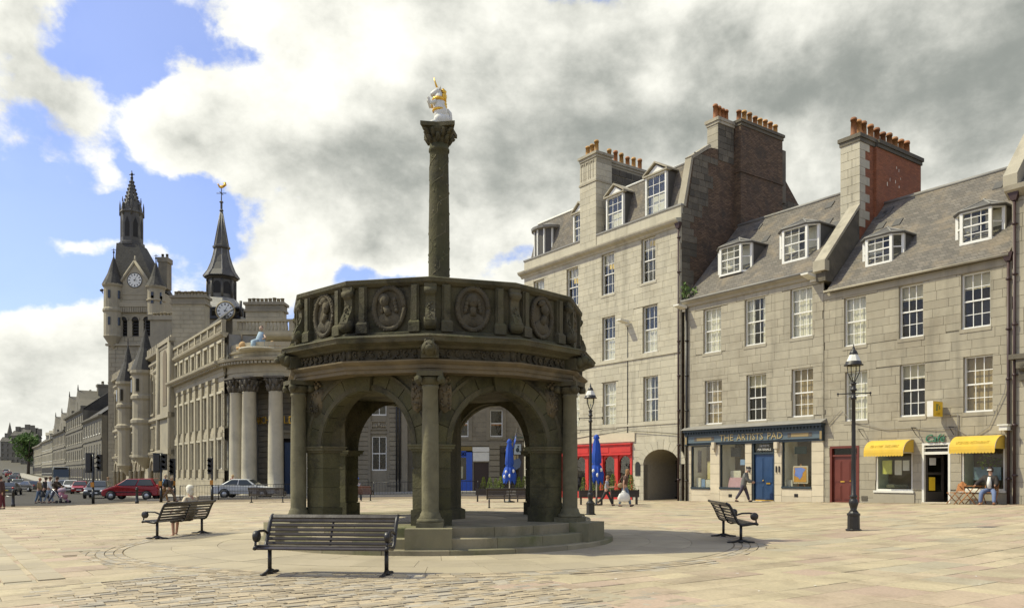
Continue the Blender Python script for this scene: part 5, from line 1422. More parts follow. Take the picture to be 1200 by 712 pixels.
 dr.box(a, a+e, -.03, .14, c, d); dr.box(b-e, b, -.03, .14, c, d); dr.box(a+e, b-e, -.03, .14, d-e, d); dr.box(a+e, b-e, -.02, .14, zt_-.05, zt_+.06); dr.box(a+e, b-e, -.02, .14, zt_+.2, zt_+.24); door = dr.build('cafe_door', M['white_sill'], root)
 inst('fanlight_pane', PANE, door, (a+e-off, .08, zt_+.05), (0, 0, 0), (b-a-2*e, .008, d-e-zt_-.05))
 l = MB((off, 0, 0)); wl = .82; x0 = a+e; an = R_(62)
 def swing(px_, py_, z): return (x0+px_*math.cos(an)-py_*math.sin(an), .1+px_*math.sin(an)+py_*math.cos(an), z)
 def sb(p0, p1, q0, q1):
  l.add([swing(p0, 0, q0), swing(p1, 0, q0), swing(p1, .045, q0), swing(p0, .045, q0), swing(p0, 0, q1), swing(p1, 0, q1), swing(p1, .045, q1), swing(p0, .045, q1)], [(3, 2, 1, 0), (4, 5, 6, 7), (0, 1, 5, 4), (1, 2, 6, 5), (2, 3, 7, 6), (3, 0, 4, 7)])
 for (p0, p1, q0, q1) in ((0, .1, c, zt_-.05), (wl-.1, wl, c, zt_-.05), (.1, wl-.1, c, c+.5), (.1, wl-.1, zt_-.18, zt_-.05), (.1, wl-.1, c+1.2, c+1.3)): sb(p0, p1, q0, q1)
 lf = l.build('door_leaf', M['wood_d'], door)
 l = MB((off, 0, 0)); l.add([swing(.1, .02, c+.5), swing(wl-.1, .02, c+.5), swing(wl-.1, .02, zt_-.18), swing(.1, .02, zt_-.18)], [(0, 1, 2, 3)]); l.build('door_pane', M['glass'], door)
 l = MB((off, 0, 0)); l.add([swing(.14, -.01, c+.55), swing(.42, -.01, c+.55), swing(.42, -.01, c+1.1), swing(.14, -.01, c+1.1)], [(0, 1, 2, 3)]); l.build('yellow_notice', M['yellow_s'], door)
 l = MB((off, 0, 0)); l.add([swing(.16, -.01, c+1.6), swing(.46, -.01, c+1.6), swing(.46, -.01, c+1.9), swing(.16, -.01, c+1.9)], [(0, 1, 2, 3)]); l.build('menu_card', M['white_sill'], door)
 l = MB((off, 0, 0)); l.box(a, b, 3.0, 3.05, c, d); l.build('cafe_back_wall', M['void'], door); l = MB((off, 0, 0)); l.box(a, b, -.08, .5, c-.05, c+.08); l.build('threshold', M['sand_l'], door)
 me = text_mesh('Caf\u00e9', .44, .02, name='cafe_lettering'); me.materials.clear(); me.materials.append(M['green_l'])
 for v in me.vertices: v.co.x += v.co.z*.2
 inst('cafe_lettering', me, root, ((rs(1088)+rs(1106))/2-off, -.075, rz(1097, 513.5)))
 # awnings
 def awning(p0, p1, yt, yb, txt, nm):
  a, b = rs(p0, -.35), rs(p1, -.35); zt = rz(p0, yt, -.2); zb = rz(p0, yb, -.8)
  f = MB((off, 0, 0)); prof = []
  for i in range(9):
   t = i/8*PI/2; prof.append((-.08-.78*math.sin(t), zb+.16+(zt-zb-.16)*math.cos(t)))
  ns = 12
  for i in range(ns):
   x0, x1 = a+(b-a)*i/ns, a+(b-a)*(i+1)/ns
   for j in range(8):
    (y0, z0), (y1, z1) = prof[j], prof[j+1]
    f.add([(x0, y0, z0), (x1, y0, z0), (x1, y1, z1), (x0, y1, z1)], [(3, 2, 1, 0)])
  for xx in (a, b): f.add([(xx, -.0, zb+.16), (xx, -.0, zt)]+[(xx, y_, z_) for y_, z_ in prof], [tuple(range(len(prof)+2))])
  # scalloped valance
  yy, z1 = prof[-1]; m = 14
  for i in range(m):
   x0, x1 = a+(b-a)*i/m, a+(b-a)*(i+1)/m; c_ = (x0+x1)/2; r_ = (x1-x0)/2
   v = [(x0, yy, z1), (x0, yy, zb+.05)]+[(c_-r_*math.cos(PI*q/6), yy-.004, zb+.05-.06*math.sin(PI*q/6)) for q in range(1, 6)]+[(x1, yy, zb+.05), (x1, yy, z1)]
   f.add(v, [tuple(range(len(v)))])
  aw = f.build('awning', M['yellow'], root)
  f = MB((off, 0, 0))
  for i in range(ns+1):
   x_ = a+(b-a)*i/ns
   if i % 3 == 0: f.tube([(x_, y_+.012, z_-.012) for y_, z_ in prof], .014, 4)
  f.build('awning_hoops', M['chrome'], aw)
  me = text_mesh(txt, .19, .004, name='awning_lettering'); me.materials.clear(); me.materials.append(M['ochre_l'])
  wdt = max(v.co.x for v in me.vertices)-min(v.co.x for v in me.vertices)
  j = 6; (y0, z0), (y1, z1_) = prof[5], prof[6]
  inst('awning_lettering', me, aw, ((a+b)/2-off, (y0+y1)/2-.012, (z0+z1_)/2), (-math.atan2(y0-y1, z0-z1_), 0, 0), ((b-a)*.72/wdt, 1, 1))
 awning(1019.7, 1066, 516, 534.5, 'TEA & COFF  TAKE AWAY', 'a'); awning(1119.5, 1173, 511, 531, 'LICENSED RESTAURANT', 'b')
 # projecting light box sign
 f = MB((off, 0, 0)); sx = rs(1099.0, -.3); zb_, zt_ = rz(1100, 488, -.45), rz(1100, 470, -.45)
 f.box(sx-.12, sx+.12, -.92, -.16, zb_, zt_); f.tube([(sx, -.16, zb_+.2), (sx, .0, zb_+.2)], .025, 6); f.tube([(sx, -.16, zt_-.2), (sx, .0, zt_-.2)], .025, 6)
 sg = f.build('box_sign', M['white_sill'], root)
 f = MB((off, 0, 0)); f.box(sx+.12, sx+.128, -.91, -.17, zb_+.01, zt_-.01); f.box(sx-.128, sx-.12, -.91, -.17, zb_+.01, zt_-.01); f.build('sign_face', M['yellow_s'], sg)
 me = text_mesh('JJ\u2019s', .30, .004, name='sign_lettering'); me.materials.clear(); me.materials.append(M['green_l']); inst('sign_lettering', me, sg, (sx+.135-off, -.54, (zb_+zt_)/2+.08), (0, 0, PI/2))
 me = text_mesh('CAF\u00c9', .13, .004, name='sign_lettering'); me.materials.clear(); me.materials.append(M['ochre_l']); inst('sign_lettering', me, sg, (sx+.135-off, -.54, (zb_+zt_)/2-.2), (0, 0, PI/2))
 # white box, cables, brackets, pipes, plaque, vents
 f = MB((off, 0, 0)); a, b = rs(1174, -.2), rs(1187, -.2); z0, z1 = rz(1176, 506), rz(1176, 499); f.box(a, b-.1, -.45, 0, z0+.05, z1); f.box(a-.05, b-.05, -.5, 0, z1, z1+.05); f.build('alarm_box', M['white_sill'], root)
 f = MB((off, 0, 0)); z = rz(1060, 502); pts = []
 for i, (p, q) in enumerate(((972, 497), (987, 480), (1000, 494), (1040, 503), (1068, 501), (1095, 503), (1118, 502), (1125, 504), (1140, 513), (1160, 500), (1178, 460), (1183, 430))): pts.append((rs(p), -.08, rz(p, q)))
 f.tube(pts, .014, 5); f.tube([(rs(1108), -.07, rz(1108, 485)), (rs(1123.5), -.07, rz(1123, 485)), (rs(1123.5), -.07, rz(1123, 511))], .02, 5)
 f.build('wall_cable', simple('grey_cable', (.25, .23, .2)), root)
 f = MB((off, 0, 0))
 for (p, q) in ((1012, 503), (1074, 501), (1118, 500)): x_, z = rs(p), rz(p, q); f.tube([(x_, -.02, z), (x_, -.42, z)], .018, 5); f.tube([(x_, -.02, z-.3), (x_, -.4, z)], .014, 5)
 f.build('awning_brackets', M['iron'], root)
 f = MB((off, 0, 0))
 for (p, q) in ((1013.5, 586), (1044, 588)): x_, z = rs(p), rz(p, q); f.box(x_-.14, x_+.14, -.045, 0, z, z+.2)
 x_, z = rs(966.6), rz(966.6, 480); f.box(x_-.05, x_+.05, -.04, 0, z-.2, z)
 f.build('floor_vents', M['rubble'], root)
 drainpipe(root, off, S1-.1, zg, ze-.2)
 return root, ops, off
cafe, OPS, COFF = build_cafe()
# ------------------------------------------------------------------ sliver of the house at the right edge
def build_edge():
 off = rs(1186.8); S1 = off+5; x, y = row_xy(off)
 root = thing('end_house', 'granite building cut off by the right edge of the picture, with a carved stone bracket', 'building', (x, y, 0), ROW_A)
 zg = .2; zt = rz(1186.8, 224)
 mb = MB((off, 0, 0)); mb.box(off, S1, -.0, 9, zg, zt); mb.build('wall', M['mortar'], root)
 ashlar(root, off, off, S1, zg, zt-.3, [], .5, .7, 1.1, M['gran_b'], y=-.07, th=.075, seed=51)
 m2 = MB((off, 0, 0)); m2.prism_x([(-.02, zt-.3), (-.38, zt-.05), (-.42, zt+.12), (.1, zt+.2), (.1, zt-.3)], off-.15, S1); m2.build('cornice', M['gran_b'], root)
 m2 = MB((off, 0, 0)); m2.prism_x([(-.35, zt+.1), (-.35, zt+.55), (3.2, zt+4.6), (5.6, zt+4.6), (9, zt+.1)], off-.2, off+.3); m2.build('skew_coping', M['gran_b'], root)
 m2 = MB((off, 0, 0)); roof_slab(m2, off+.3, S1, -.1, zt+.1, 3.4, zt+4.2); m2.build('roof', M['slate'], root)
 m2 = MB((off, 0, 0)); z = rz(1190, 425); m2.box(off+.02, S1, -.42, -.07, z+.1, z+.28); m2.box(off+.25, off+.65, -.35, -.07, z-.25, z+.1); m2.box(off+.3, off+.6, -.22, -.07, z-.7, z-.25); m2.ball((off+.45, -.24, z-.15), (.2, .14, .22), 8, 6); m2.build('carved_bracket', M['brown_door'] if False else M['rubble'], root)
 drainpipe(root, off, off+.12, zg, zt-.4, y=-.16)
 return root
build_edge()
class Fr:
 """facade frame: origin, direction along the facade (left to right as seen from the street), into = behind it"""
 def __init__(s, ox, oy, ang): s.ox, s.oy, s.a = ox, oy, ang; s.tx, s.ty = math.cos(ang), math.sin(ang); s.dx, s.dy = -s.ty, s.tx
 def s(s, px, w=0.):
  u = (px-HX)/F; ox, oy = s.ox+w*s.dx, s.oy+w*s.dy; return (u*oy-ox)/(s.tx-u*s.ty)
 def xy(s, q, w=0.): return s.ox+q*s.tx+w*s.dx, s.oy+q*s.ty+w*s.dy
 def z(s, px, py, w=0.): return zat(py, s.xy(s.s(px, w), w)[1])
def window_plain(root, a, b, c, d, frame, y=.12, cols=2, rows=3, cloth=None, mid=True, bar=.03):
 mb = MB(); e = .07
 mb.box(a, a+e, y-.03, y+.06, c, d); mb.box(b-e, b, y-.03, y+.06, c, d); mb.box(a+e, b-e, y-.03, y+.06, d-e, d); mb.box(a, b, y-.08, y+.06, c-.02, c+.1)
 if mid: mb.box(a+e, b-e, y-.02, y+.05, (c+d)/2-.04, (c+d)/2+.04)
 for i in range(1, cols): x = a+(b-a)*i/cols; mb.box(x-bar/2, x+bar/2, y, y+.04, c+.1, d-e)
 for j in range(1, rows):
  z = c+(d-c)*j/rows
  if not mid or abs(z-(c+d)/2) > .1: mb.box(a+e, b-e, y+.001, y+.039, z-bar/2, z+bar/2)
 w = mb.build('window', frame, root)
 inst('window_pane', PANE, w, (a+e, y+.02, c+.1), (0, 0, 0), (b-a-2*e, .006, d-c-.1-e))
 if cloth:
  k = MB(); k.box(a, b, y+.2, y+.21, d-(d-c)*cloth, d); k.build('blind', M['blind'], w)
 return w
# ------------------------------------------------------------------ bank with the columned corner
BANK = Fr(-23.3, 65.0, math.atan2(-.827, .563)); BANK.s0 = 0     # long side runs away to the upper left; s grows towards the corner
PORT = (-18.6, 68.3); PR = 5.5
def build_bank():
 root = thing('bank_building', 'granite bank with a curved corner portico of giant columns, attic storey and balustrade', 'building', (BANK.ox, BANK.oy, 0), BANK.a)
 rnd = random.Random(12)
 L = -BANK.s(204.5)                                   # length of the long side
 zg = -1.1
 Z = lambda px, py: BANK.z(px, py)
 zc = Z(259, 428.7); zat_ = Z(259, 424); z_top = Z(262, 390)
 n = 8; bay = L/n
 holes = []; lows = []; his = []; att = []
 for i in range(n):
  c_ = -L+bay*(i+.55); w = bay*.27
  lows.append((c_-w, c_+w, Z(255, 549), Z(255, 516))); his.append((c_-w, c_+w, Z(255, 500), Z(255, 463))); att.append((c_-w*.9, c_+w*.9, Z(262, 421)+.25, Z(262, 401)))
 holes = lows+his+att
 mb = MB(); wall_sheet(mb, -L, 0, zg, z_top, holes, .0, .3); mb.box(-L, -L+.3, .3, 10, zg, z_top-.1); mb.build('side_wall', M['mortar'], root)
 ashlar(root, 0, -L, 0, zg, Z(255, 560), [], .5, .9, 1.5, M['gran_l'], y=-.14, th=.15, seed=61, limit=40, name='plinth_stone')
 ashlar(root, 0, -L, 0, Z(255, 560), zc-.9, lows+his, .46, .9, 1.6, M['gran_l'], y=-.03, th=.05, gap=.03, seed=62, limit=120)
 ashlar(root, 0, -L, 0, zc+.6, z_top-.35, att, .46, .8, 1.4, M['gran_l'], y=-.03, th=.05, gap=.02, seed=63, limit=60)
 m2 = MB()
 for i in range(n+1):                                  # pilasters between the bays
  c_ = -L+bay*(i+.05); w = .30
  if i < n: m2.box(max(-L, c_-w), c_+w, -.24, .0, Z(255, 560), zc-.95); m2.box(max(-L, c_-w*1.3), c_+w*1.3, -.30, 0, zc-1.25, zc-.95)
 m2.build('pilaster_strips', M['gran_l'], root)
 m2 = MB()
 for (a, b, c, d) in holes: m2.box(a-.16, a-.01, -.12, .05, c-.05, d+.05); m2.box(b+.01, b+.16, -.12, .05, c-.05, d+.05); m2.box(a-.2, b+.2, -.16, .05, d+.05, d+.25)
 m2.build('window_surrounds', M['gran_pale'], root)
 for (a, b, c, d) in lows: window_plain(root, a, b, c, d, M['white'], .2, 2, 2)
 for (a, b, c, d) in his: window_plain(root, a, b, c, d, M['gran_pale'], .2, 2, 4)
 for (a, b, c, d) in att: window_plain(root, a, b, c, d, M['gran_pale'], .2, 1, 2)
 m2 = MB()
 for (a, b, c, d) in his: m2.box(a-.0, b+.0, -.09, .02, c-1.15, c-.3); m2.box(a+.15, b-.15, -.16, .02, c-.95, c-.5)
 m2.build('carved_panels', M['gran_l'], root, kind='stuff')
 m2 = MB(); m2.box(-L, 0, 1.4, 1.45, zg, z_top); m2.build('inner_wall', M['room'], root)
 prof = [(0, zc-.95), (-.12, zc-.9), (-.14, zc-.55), (-.2, zc-.5), (-.2, zc-.25), (-.75, zc-.08), (-.85, zc+.02), (-.88, zc+.2), (.1, zc+.34)]
 m2 = MB(); m2.prism_x(prof, -L-.1, .25); m2.build('cornice', M['gran_l'], root)
 m2 = MB()
 for i in range(int(L/.55)): x = -L+.3+i*.55; m2.box(x-.13, x+.13, -.62, -.18, zc-.27, zc-.10)
 m2.build('dentils', M['gran_l'], root)
 # balustrade on the attic
 def balustrade(r, x0, x1, z0, h, y0=-.25, nb=None):
  b = MB(); b.box(x0, x1, y0, y0+.32, z0, z0+.16); b.box(x0, x1, y0-.03, y0+.35, z0+h-.2, z0+h)
  k = 0; x = x0
  while x < x1-.01: b.box(x, min(x+.38, x1), y0+.0, y0+.32, z0+.16, z0+h-.2); x += 2.35
  o = b.build('balustrade', M['gran_l'], r)
  x = x0+.6; me = MB().lathe([(.07, 0), (.105, .12), (.09, .3), (.05, .48), (.06, h-.36)], n=8).mesh('baluster', M['gran_l'])
  while x < x1-.15:
   ph = (x-x0) % 2.35
   if .45 < ph < 2.3: inst('baluster', me, o, (x, y0+.16, z0+.16))
   x += .30
 m2 = MB(); m2.prism_x([(.1, z_top-.4), (-.1, z_top-.35), (-.35, z_top-.16), (-.4, z_top), (.3, z_top)], -L-.05, .2); m2.build('attic_cornice', M['gran_l'], root)
 balustrade(root, -L, .15, z_top, 1.05)
 # ---------- portico and front, built in the same frame
 ca, sa = math.cos(-BANK.a), math.sin(-BANK.a)
 def loc(x, y): dx, dy = x-BANK.ox, y-BANK.oy; return (ca*dx-sa*dy, sa*dx+ca*dy)
 pc = loc(*PORT)
 wa = lambda ang: BANK.a*0+ang-BANK.a                  # world direction -> local direction
 A0, A1 = wa(R_(-158)), wa(R_(-18))
 def arcband(mb, prof, n=26, a0=A0, a1=A1): mb.lathe(prof, c=pc, n=n, a0=a0, a1=a1, smooth=False)
 zp = zc
 m2 = MB(); arcband(m2, [(PR-.55, zp-1.2), (PR+.05, zp-1.2), (PR+.05, zp-.85), (PR+.12, zp-.83), (PR+.12, zp-.3), (PR+.35, zp-.22), (PR+.38, zp-.08), (PR+.85, zp+.0), (PR+.92, zp+.2), (PR-.2, zp+.32)]); m2.build('portico_entablature', M['gran_l'], root)
 m2 = MB()
 for i in range(46):
  a = A0+(A1-A0)*i/45; d = Vector((math.cos(a), math.sin(a), 0)); t = Vector((-d.y, d.x, 0)); c_ = Vector((pc[0], pc[1], 0))
  p = [c_+d*(PR+.3)-t*.11, c_+d*(PR+.3)+t*.11, c_+d*(PR+.72)+t*.11, c_+d*(PR+.72)-t*.11]; m2.prism([(v.x, v.y) for v in p], zp-.24, zp-.04)
 m2.build('portico_dentils', M['gran_l'], root)
 ztop2 = zat(404, 63)
 m2 = MB(); arcband(m2, [(PR-.3, zp+.3), (PR-.3, zp+.45), (PR-.38, zp+.48), (PR-.38, ztop2-.5), (PR-.2, ztop2-.45), (PR-.15, ztop2-.3), (PR-.8, ztop2-.28), (0, ztop2-.25)]); m2.build('portico_parapet', M['gran_l'], root)
 m2 = MB()
 for rr in range(3):
  z0 = zp+.5+rr*.36
  for i in range(14):
   a0 = A0+(A1-A0)*(i+.5*(rr % 2))/14.5; a1 = A0+(A1-A0)*(i+1+.5*(rr % 2))/14.5-.006
   m3 = MB(); m3.lathe([(PR-.36, z0+.015), (PR-.32, z0+.015), (PR-.32, z0+.345), (PR-.36, z0+.345)], c=pc, n=3, a0=a0, a1=a1, smooth=False); m2.add(m3.v, m3.f)
 m2.build('parapet_stones', M['gran_l'], root, kind='stuff')
 # giant columns
 ck = MB(); zb = -.9+.45; ht = zp-1.2
 shaft = [(.80, zb), (.80, zb+.18), (.72, zb+.25), (.74, zb+.38), (.62, zb+.45), (.60, zb+2.4), (.585, zb+4.5), (.53, ht-1.25), (.56, ht-1.2), (.52, ht-1.15)]
 ck.lathe(shaft, n=20); m_c = ck.mesh('giant_column', M['gran_pale'])
 cp = MB(); cp.lathe([(.52, ht-1.18), (.56, ht-.8), (.62, ht-.4), (.72, ht-.16)], n=14); cp.box(-.78, .78, -.78, .78, ht-.14, ht-.002)
 for row, (z, r, h) in enumerate(((ht-1.12, .56, .42), (ht-.72, .60, .42))):
  for i in range(9):
   a = 2*PI*(i+.5*row)/9; d = Vector((math.cos(a), math.sin(a), 0)); cp.tube([d*r+Vector((0, 0, z)), d*(r+.07)+Vector((0, 0, z+h*.7)), d*(r+.2)+Vector((0, 0, z+h)), d*(r+.2)+Vector((0, 0, z+h*.78))], [.13, .13, .08, .03], 5)
 for i in range(4):
  a = PI/4+i*PI/2; d = Vector((math.cos(a), math.sin(a), 0)); cp.tube([d*.6+Vector((0, 0, ht-.5)), d*.92+Vector((0, 0, ht-.22)), d*.98+Vector((0, 0, ht-.34))], [.1, .11, .06], 6)
 m_cp = cp.mesh('corinthian_capital', simple('blackened_capital', (.115, .10, .075), .9, .3))
 pl = MB(); pl.box(-.9, .9, -.9, .9, zg, zb); m_pl = pl.mesh('column_plinth', M['gran_l'])
 for wdeg in (-133.5, -116, -90, -67, -42):
  a = wa(R_(wdeg)); x, y = pc[0]+(PR-.35)*math.cos(a), pc[1]+(PR-.35)*math.sin(a)
  c_ = inst('giant_column', m_c, root, (x, y, 0), (0, 0, a)); inst('corinthian_capital', m_cp, c_); inst('column_plinth', m_pl, c_)
 # recessed wall, door, lettering, steps, ceiling
 RI = PR-2.6
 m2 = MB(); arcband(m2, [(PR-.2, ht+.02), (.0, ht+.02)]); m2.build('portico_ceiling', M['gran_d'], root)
 m2 = MB(); z = zg
 while z < ht:
  arcband(m2, [(RI-.02, z), (RI+.05, z+.02), (RI+.05, z+.40), (RI-.02, z+.44)], 22); z += .44
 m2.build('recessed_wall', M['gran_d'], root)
 m2 = MB()
 for i, r in enumerate((PR+.9, PR+.55)): arcband(m2, [(r, zg), (r, zg+.3+.15*i), (0, zg+.3+.15*i)])
 m2.build('portico_steps', M['gran_l'], root)
 ad = wa(R_(-72)); dvec = Vector((math.cos(ad), math.sin(ad), 0)); tv = Vector((-dvec.y, dvec.x, 0)); c_ = Vector((pc[0], pc[1], 0))
 def radial_box(mb, t0, t1, r0, r1, z0, z1):
  p = [c_+dvec*r1+tv*t0, c_+dvec*r1+tv*t1, c_+dvec*r0+tv*t1, c_+dvec*r0+tv*t0]; mb.prism([(v.x, v.y) for v in p], z0, z1)
 m2 = MB(); zd = zat(518, 65.4)
 radial_box(m2, -1.5, -1.0, RI-.2, RI+.38, zg, zd+.3); radial_box(m2, 1.0, 1.5, RI-.2, RI+.38, zg, zd+.3); radial_box(m2, -1.7, 1.7, RI-.2, RI+.55, zd+.3, zd+.75); radial_box(m2, -2.0, 2.0, RI-.2, RI+.7, zd+.75, zd+.95); m2.build('door_surround', M['gran_l'], root)
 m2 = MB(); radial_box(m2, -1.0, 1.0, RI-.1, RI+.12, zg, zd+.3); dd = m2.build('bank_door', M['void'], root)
 m2 = MB(); radial_box(m2, -.85, -.35, RI+.12, RI+.16, zg+.5, zd); m2.build('blue_notice', M['blue_door'], dd)
 m2 = MB(); ap = wa(R_(-104)); d2 = Vector((math.cos(ap), math.sin(ap), 0)); t2 = Vector((-d2.y, d2.x, 0)); p = [c_+d2*(RI+.14)+t2*q for q in (-.22, .22)]+[c_+d2*(RI+.06)+t2*q for q in (.22, -.22)]; m2.prism([(v.x, v.y) for v in p], zat(557, 65.3), zat(549, 65.3)); m2.build('menu_case', M['white_sill'], root)
 me = text_mesh('ARCHIBALD  SIMPSON', .85, .03, name='gold_lettering'); me.materials.clear(); me.materials.append(M['gilt'])
 zl = zat(492, 65.3)
 for v in me.vertices:                                  # bent to the curve of the wall
  a = wa(R_(-78))+v.co.x*.92/(RI+.2); r = RI+.16-v.co.y
  v.co = (pc[0]+r*math.cos(a), pc[1]+r*math.sin(a), zl+v.co.z)
 inst('gold_lettering', me, root)
 # front facing the square, seen through the arches and between columns
 FR = Fr(-14.6, 66.0, R_(-1.0)); fx = lambda px: FR.s(px); ox, oy = loc(FR.ox, FR.oy)
 fr_rot = FR.a-BANK.a
 W = []
 def hole(pl, pr, yt, yb): return (fx(pl), fx(pr), zat(yb, 66), zat(yt, 66))
 lowf = [hole(435.6, 452.8, 511, 551), hole(399, 414, 511, 551)]; upf = [hole(435.6, 452.6, 455, 486.5), hole(399, 414, 455, 486.5)]; tf = [hole(435.6, 452.6, 400, 430), hole(399, 414, 400, 430)]
 x1 = fx(478); hs = lowf+upf+tf
 class T: pass
 def sub(name, mb, mat_, kind=None):
  o = mb.build(name, mat_, root, kind=kind); o.location = (ox, oy, 0); o.rotation_euler = (0, 0, fr_rot); return o
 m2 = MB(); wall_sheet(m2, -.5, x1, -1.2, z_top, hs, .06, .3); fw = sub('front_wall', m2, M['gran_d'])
 zz = zat(567, 66); lim = 0; bm = block_mesh(M['gran_d'])
 rr = random.Random(77); rows_ = []
 z = -1.1
 while z < zat(452, 66):                                # channelled courses
  h = .385 if z > zz else .55
  for q in rect_minus((-.4, x1-.5, z, z+h), [(fx(431.5), fx(456.8), zz-.2, zat(400, 66)), (fx(395), fx(417), zz-.2, zat(400, 66))]):
   x = q[0]
   while x < q[1]-.05:
    e = min(q[1], x+rr.uniform(1.2, 2.0)); e = q[1] if q[1]-e < .4 else e
    inst('stone_block', bm, fw, (x+.004, -.09 if z > zz else -.2, q[2]+.022), (0, 0, 0), (e-x-.008, .2 if z > zz else .3, q[3]-q[2]-.044)); x = e
  z += h
 for (pl, pr) in ((431.5, 456.8), (395, 417)):
  a, b = fx(pl), fx(pr); m2 = MB()
  for (l, r) in ((a, a+.22), (b-.22, b)): m2.box(l, r, -.10, .1, zz-.1, zat(400, 66))
  m2.box(a+.22, b-.22, -.04, .1, zat(508, 66), zat(505, 66)); m2.box(a+.3, b-.3, -.07, .1, zat(503.5, 66), zat(502.5, 66)); m2.box(a+.3, b-.3, -.07, .1, zat(494, 66), zat(493, 66)); m2.box(a+.22, a+.32, -.07, .1, zat(503, 66), zat(493, 66)); m2.box(b-.32, b-.22, -.07, .1, zat(503, 66), zat(493, 66))
  for i in range(7): m2.ball(((a+b)/2+(i-3)*.2, -.02, zat(499, 66)+.12*(1 if i == 3 else .0)), (.13, .06, .12+.06*(i == 3)), 6, 5)
  sub('window_bay', m2, M['gran_d'])
 for (a, b, c, d) in hs:
  w = window_plain(root, a, b, c, d, M['white'], .16, 2, 1, None, True, .05); w.location = (ox, oy, 0); w.rotation_euler = (0, 0, fr_rot)
 m2 = MB(); m2.box(-.5, x1, 1.3, 1.34, -1, z_top); sub('front_inner_wall', m2, M['room'])
 m2 = MB(); m2.prism_x(prof, -1.6, x1+.2); m2.prism_x([(.1, z_top-.4), (-.1, z_top-.35), (-.35, z_top-.16), (-.4, z_top), (.3, z_top)], -6, x1+.1); sub('front_cornice', m2, M['gran_l'])
 m2 = MB(); m2.box(x1-.5, x1-.02, -.16, .1, -1.1, z_top-.4); sub('corner_pilaster', m2, M['gran_d'])
 m2 = MB(); m2.tube([(x1-.65, -.2, -1), (x1-.65, -.2, z_top-1)], .09, 6); m2.tube([(x1-.9, -.2, -1), (x1-.9, -.2, z_top-1)], .07, 6); sub('drainpipe', m2, M['iron'])
 # attic front wall set back above the portico and its balustrade
 m2 = MB(); x0 = loc(-24.2, 66.6)
 AF = Fr(-23.2, 66.4, R_(-1.0)); o2 = loc(AF.ox, AF.oy)
 m2 = MB(); m2.box(0, 14, .3, .9, zc, zat(393, 67)); m2.box(-.0, 14, .1, 1.0, zat(393, 67), zat(390, 67)); aw = m2.build('attic_front', M['gran_l'], root); aw.location = (o2[0], o2[1], 0); aw.rotation_euler = (0, 0, AF.a-BANK.a)
 bz = zat(390, 67); balustrade(aw, 0, 14, bz, 1.08, .2)
 # roof behind
 m2 = MB(); m2.box(-L+.3, -.2, .4, 11, zg, z_top-.05); m2.build('roof_deck', M['lead'], root)
 # coloured seated statue group on the portico parapet
 st = MB(); S = zat(404, 63); a = wa(R_(-109)); sp = Vector((pc[0]+(PR-1.0)*math.cos(a), pc[1]+(PR-1.0)*math.sin(a), S-.25))
 def P3(x, y, z): x, y, z = 1.25*x, 1.25*y, 1.25*z; return (sp.x+x*math.cos(-BANK.a)-y*math.sin(-BANK.a), sp.y+x*math.sin(-BANK.a)+y*math.cos(-BANK.a), sp.z+z)
 st.tube([P3(-.1, 0, 0), P3(-.05, 0, .35), P3(0, 0, .8), P3(.03, 0, 1.15)], [.55, .5, .34, .2], 10); st.tube([P3(-.15, -.2, .5), P3(-.3, -.5, .45), P3(-.3, -.55, .0)], [.26, .22, .2], 8); sr = st.build('seated_statue', simple('pale_blue_robe', (.27, .36, .42)), root)
 st = MB(); st.ball(P3(.03, -.02, 1.38), (.15, .15, .19), 10, 8); st.tube([P3(.2, -.05, 1.0), P3(.4, -.25, .75), P3(.25, -.4, .65)], [.08, .07, .06], 7); st.build('statue_head_and_arm', simple('statue_skin', (.40, .28, .2)), sr)
 st = MB(); st.ball(P3(.03, .05, 1.45), (.17, .15, .17), 8, 6); st.build('statue_hair', simple('statue_hair', (.09, .04, .02)), sr)
 st = MB(); st.ball(P3(-1.15, 0, .30), (.33, .3, .33), 10, 7); st.tube([P3(-1.5, -.1, .1), P3(-.8, -.1, .1)], .13, 8); st.ball(P3(.75, -.1, .3), (.34, .25, .36), 9, 7); st.tube([P3(.5, -.2, .1), P3(1.25, -.2, .1)], .15, 8); st.ball(P3(1.15, -.1, .3), (.2, .2, .25), 8, 6); st.build('gilded_ornaments', simple('statue_ornament', (.44, .27, .11)), sr)
 st = MB(); st.lathe([(1.7, -.06), (1.65, .06), (0, .08)], c=(sp.x, sp.y), n=14)
 st.xform(Matrix.Translation((0, 0, sp.z))); st.build('statue_base', M['gran_pale'], sr)
 # tall chimney stacks on the roof
 for (pl, pr, yt, yb, dep, npots, nm) in ((201.5, 240, 346, 420, 80, 10, 'a'), (288, 331.5, 354, 392, 78, 9, 'b')):
  xa, xb = at(pl, dep), at(pr, dep); zt = zat(yt, dep); za = zat(yb, dep); c = MB(); p0 = loc(xa, dep);
  c.box(0, xb-xa, 0, 1.3, 0, zt-za-.9); o = c.build('chimney', M['gran_l'], root); o.location = (p0[0], p0[1], za); o.rotation_euler = (0, 0, -BANK.a)
  k = MB(); H = zt-za
  k.box(-.15, xb-xa+.15, -.15, 1.45, H-.9, H-.7); k.box(-.05, xb-xa+.05, -.05, 1.35, H-.7, H-.25); k.box(-.2, xb-xa+.2, -.2, 1.5, H-.25, H); k.build('chimney_cap', M['gran_d'], o)
  bm2 = block_mesh(M['gran_l']); z = .0; q = 0
  while z < H-1.0:
   x = 0
   while x < xb-xa-.05: e = min(xb-xa, x+(.9 if (q+int(x)) % 2 else 1.2)); c3 = inst('stone_block', bm2, o, (x+.012, -.03, z+.012), (0, 0, 0), (e-x-.024, .05, .40)); x = e
   z += .43; q += 1
  for i in range(npots): chimney_pot(o, (xb-xa)*(i+.5)/npots, .6, H, .5, .19, kind='grey')
 return root
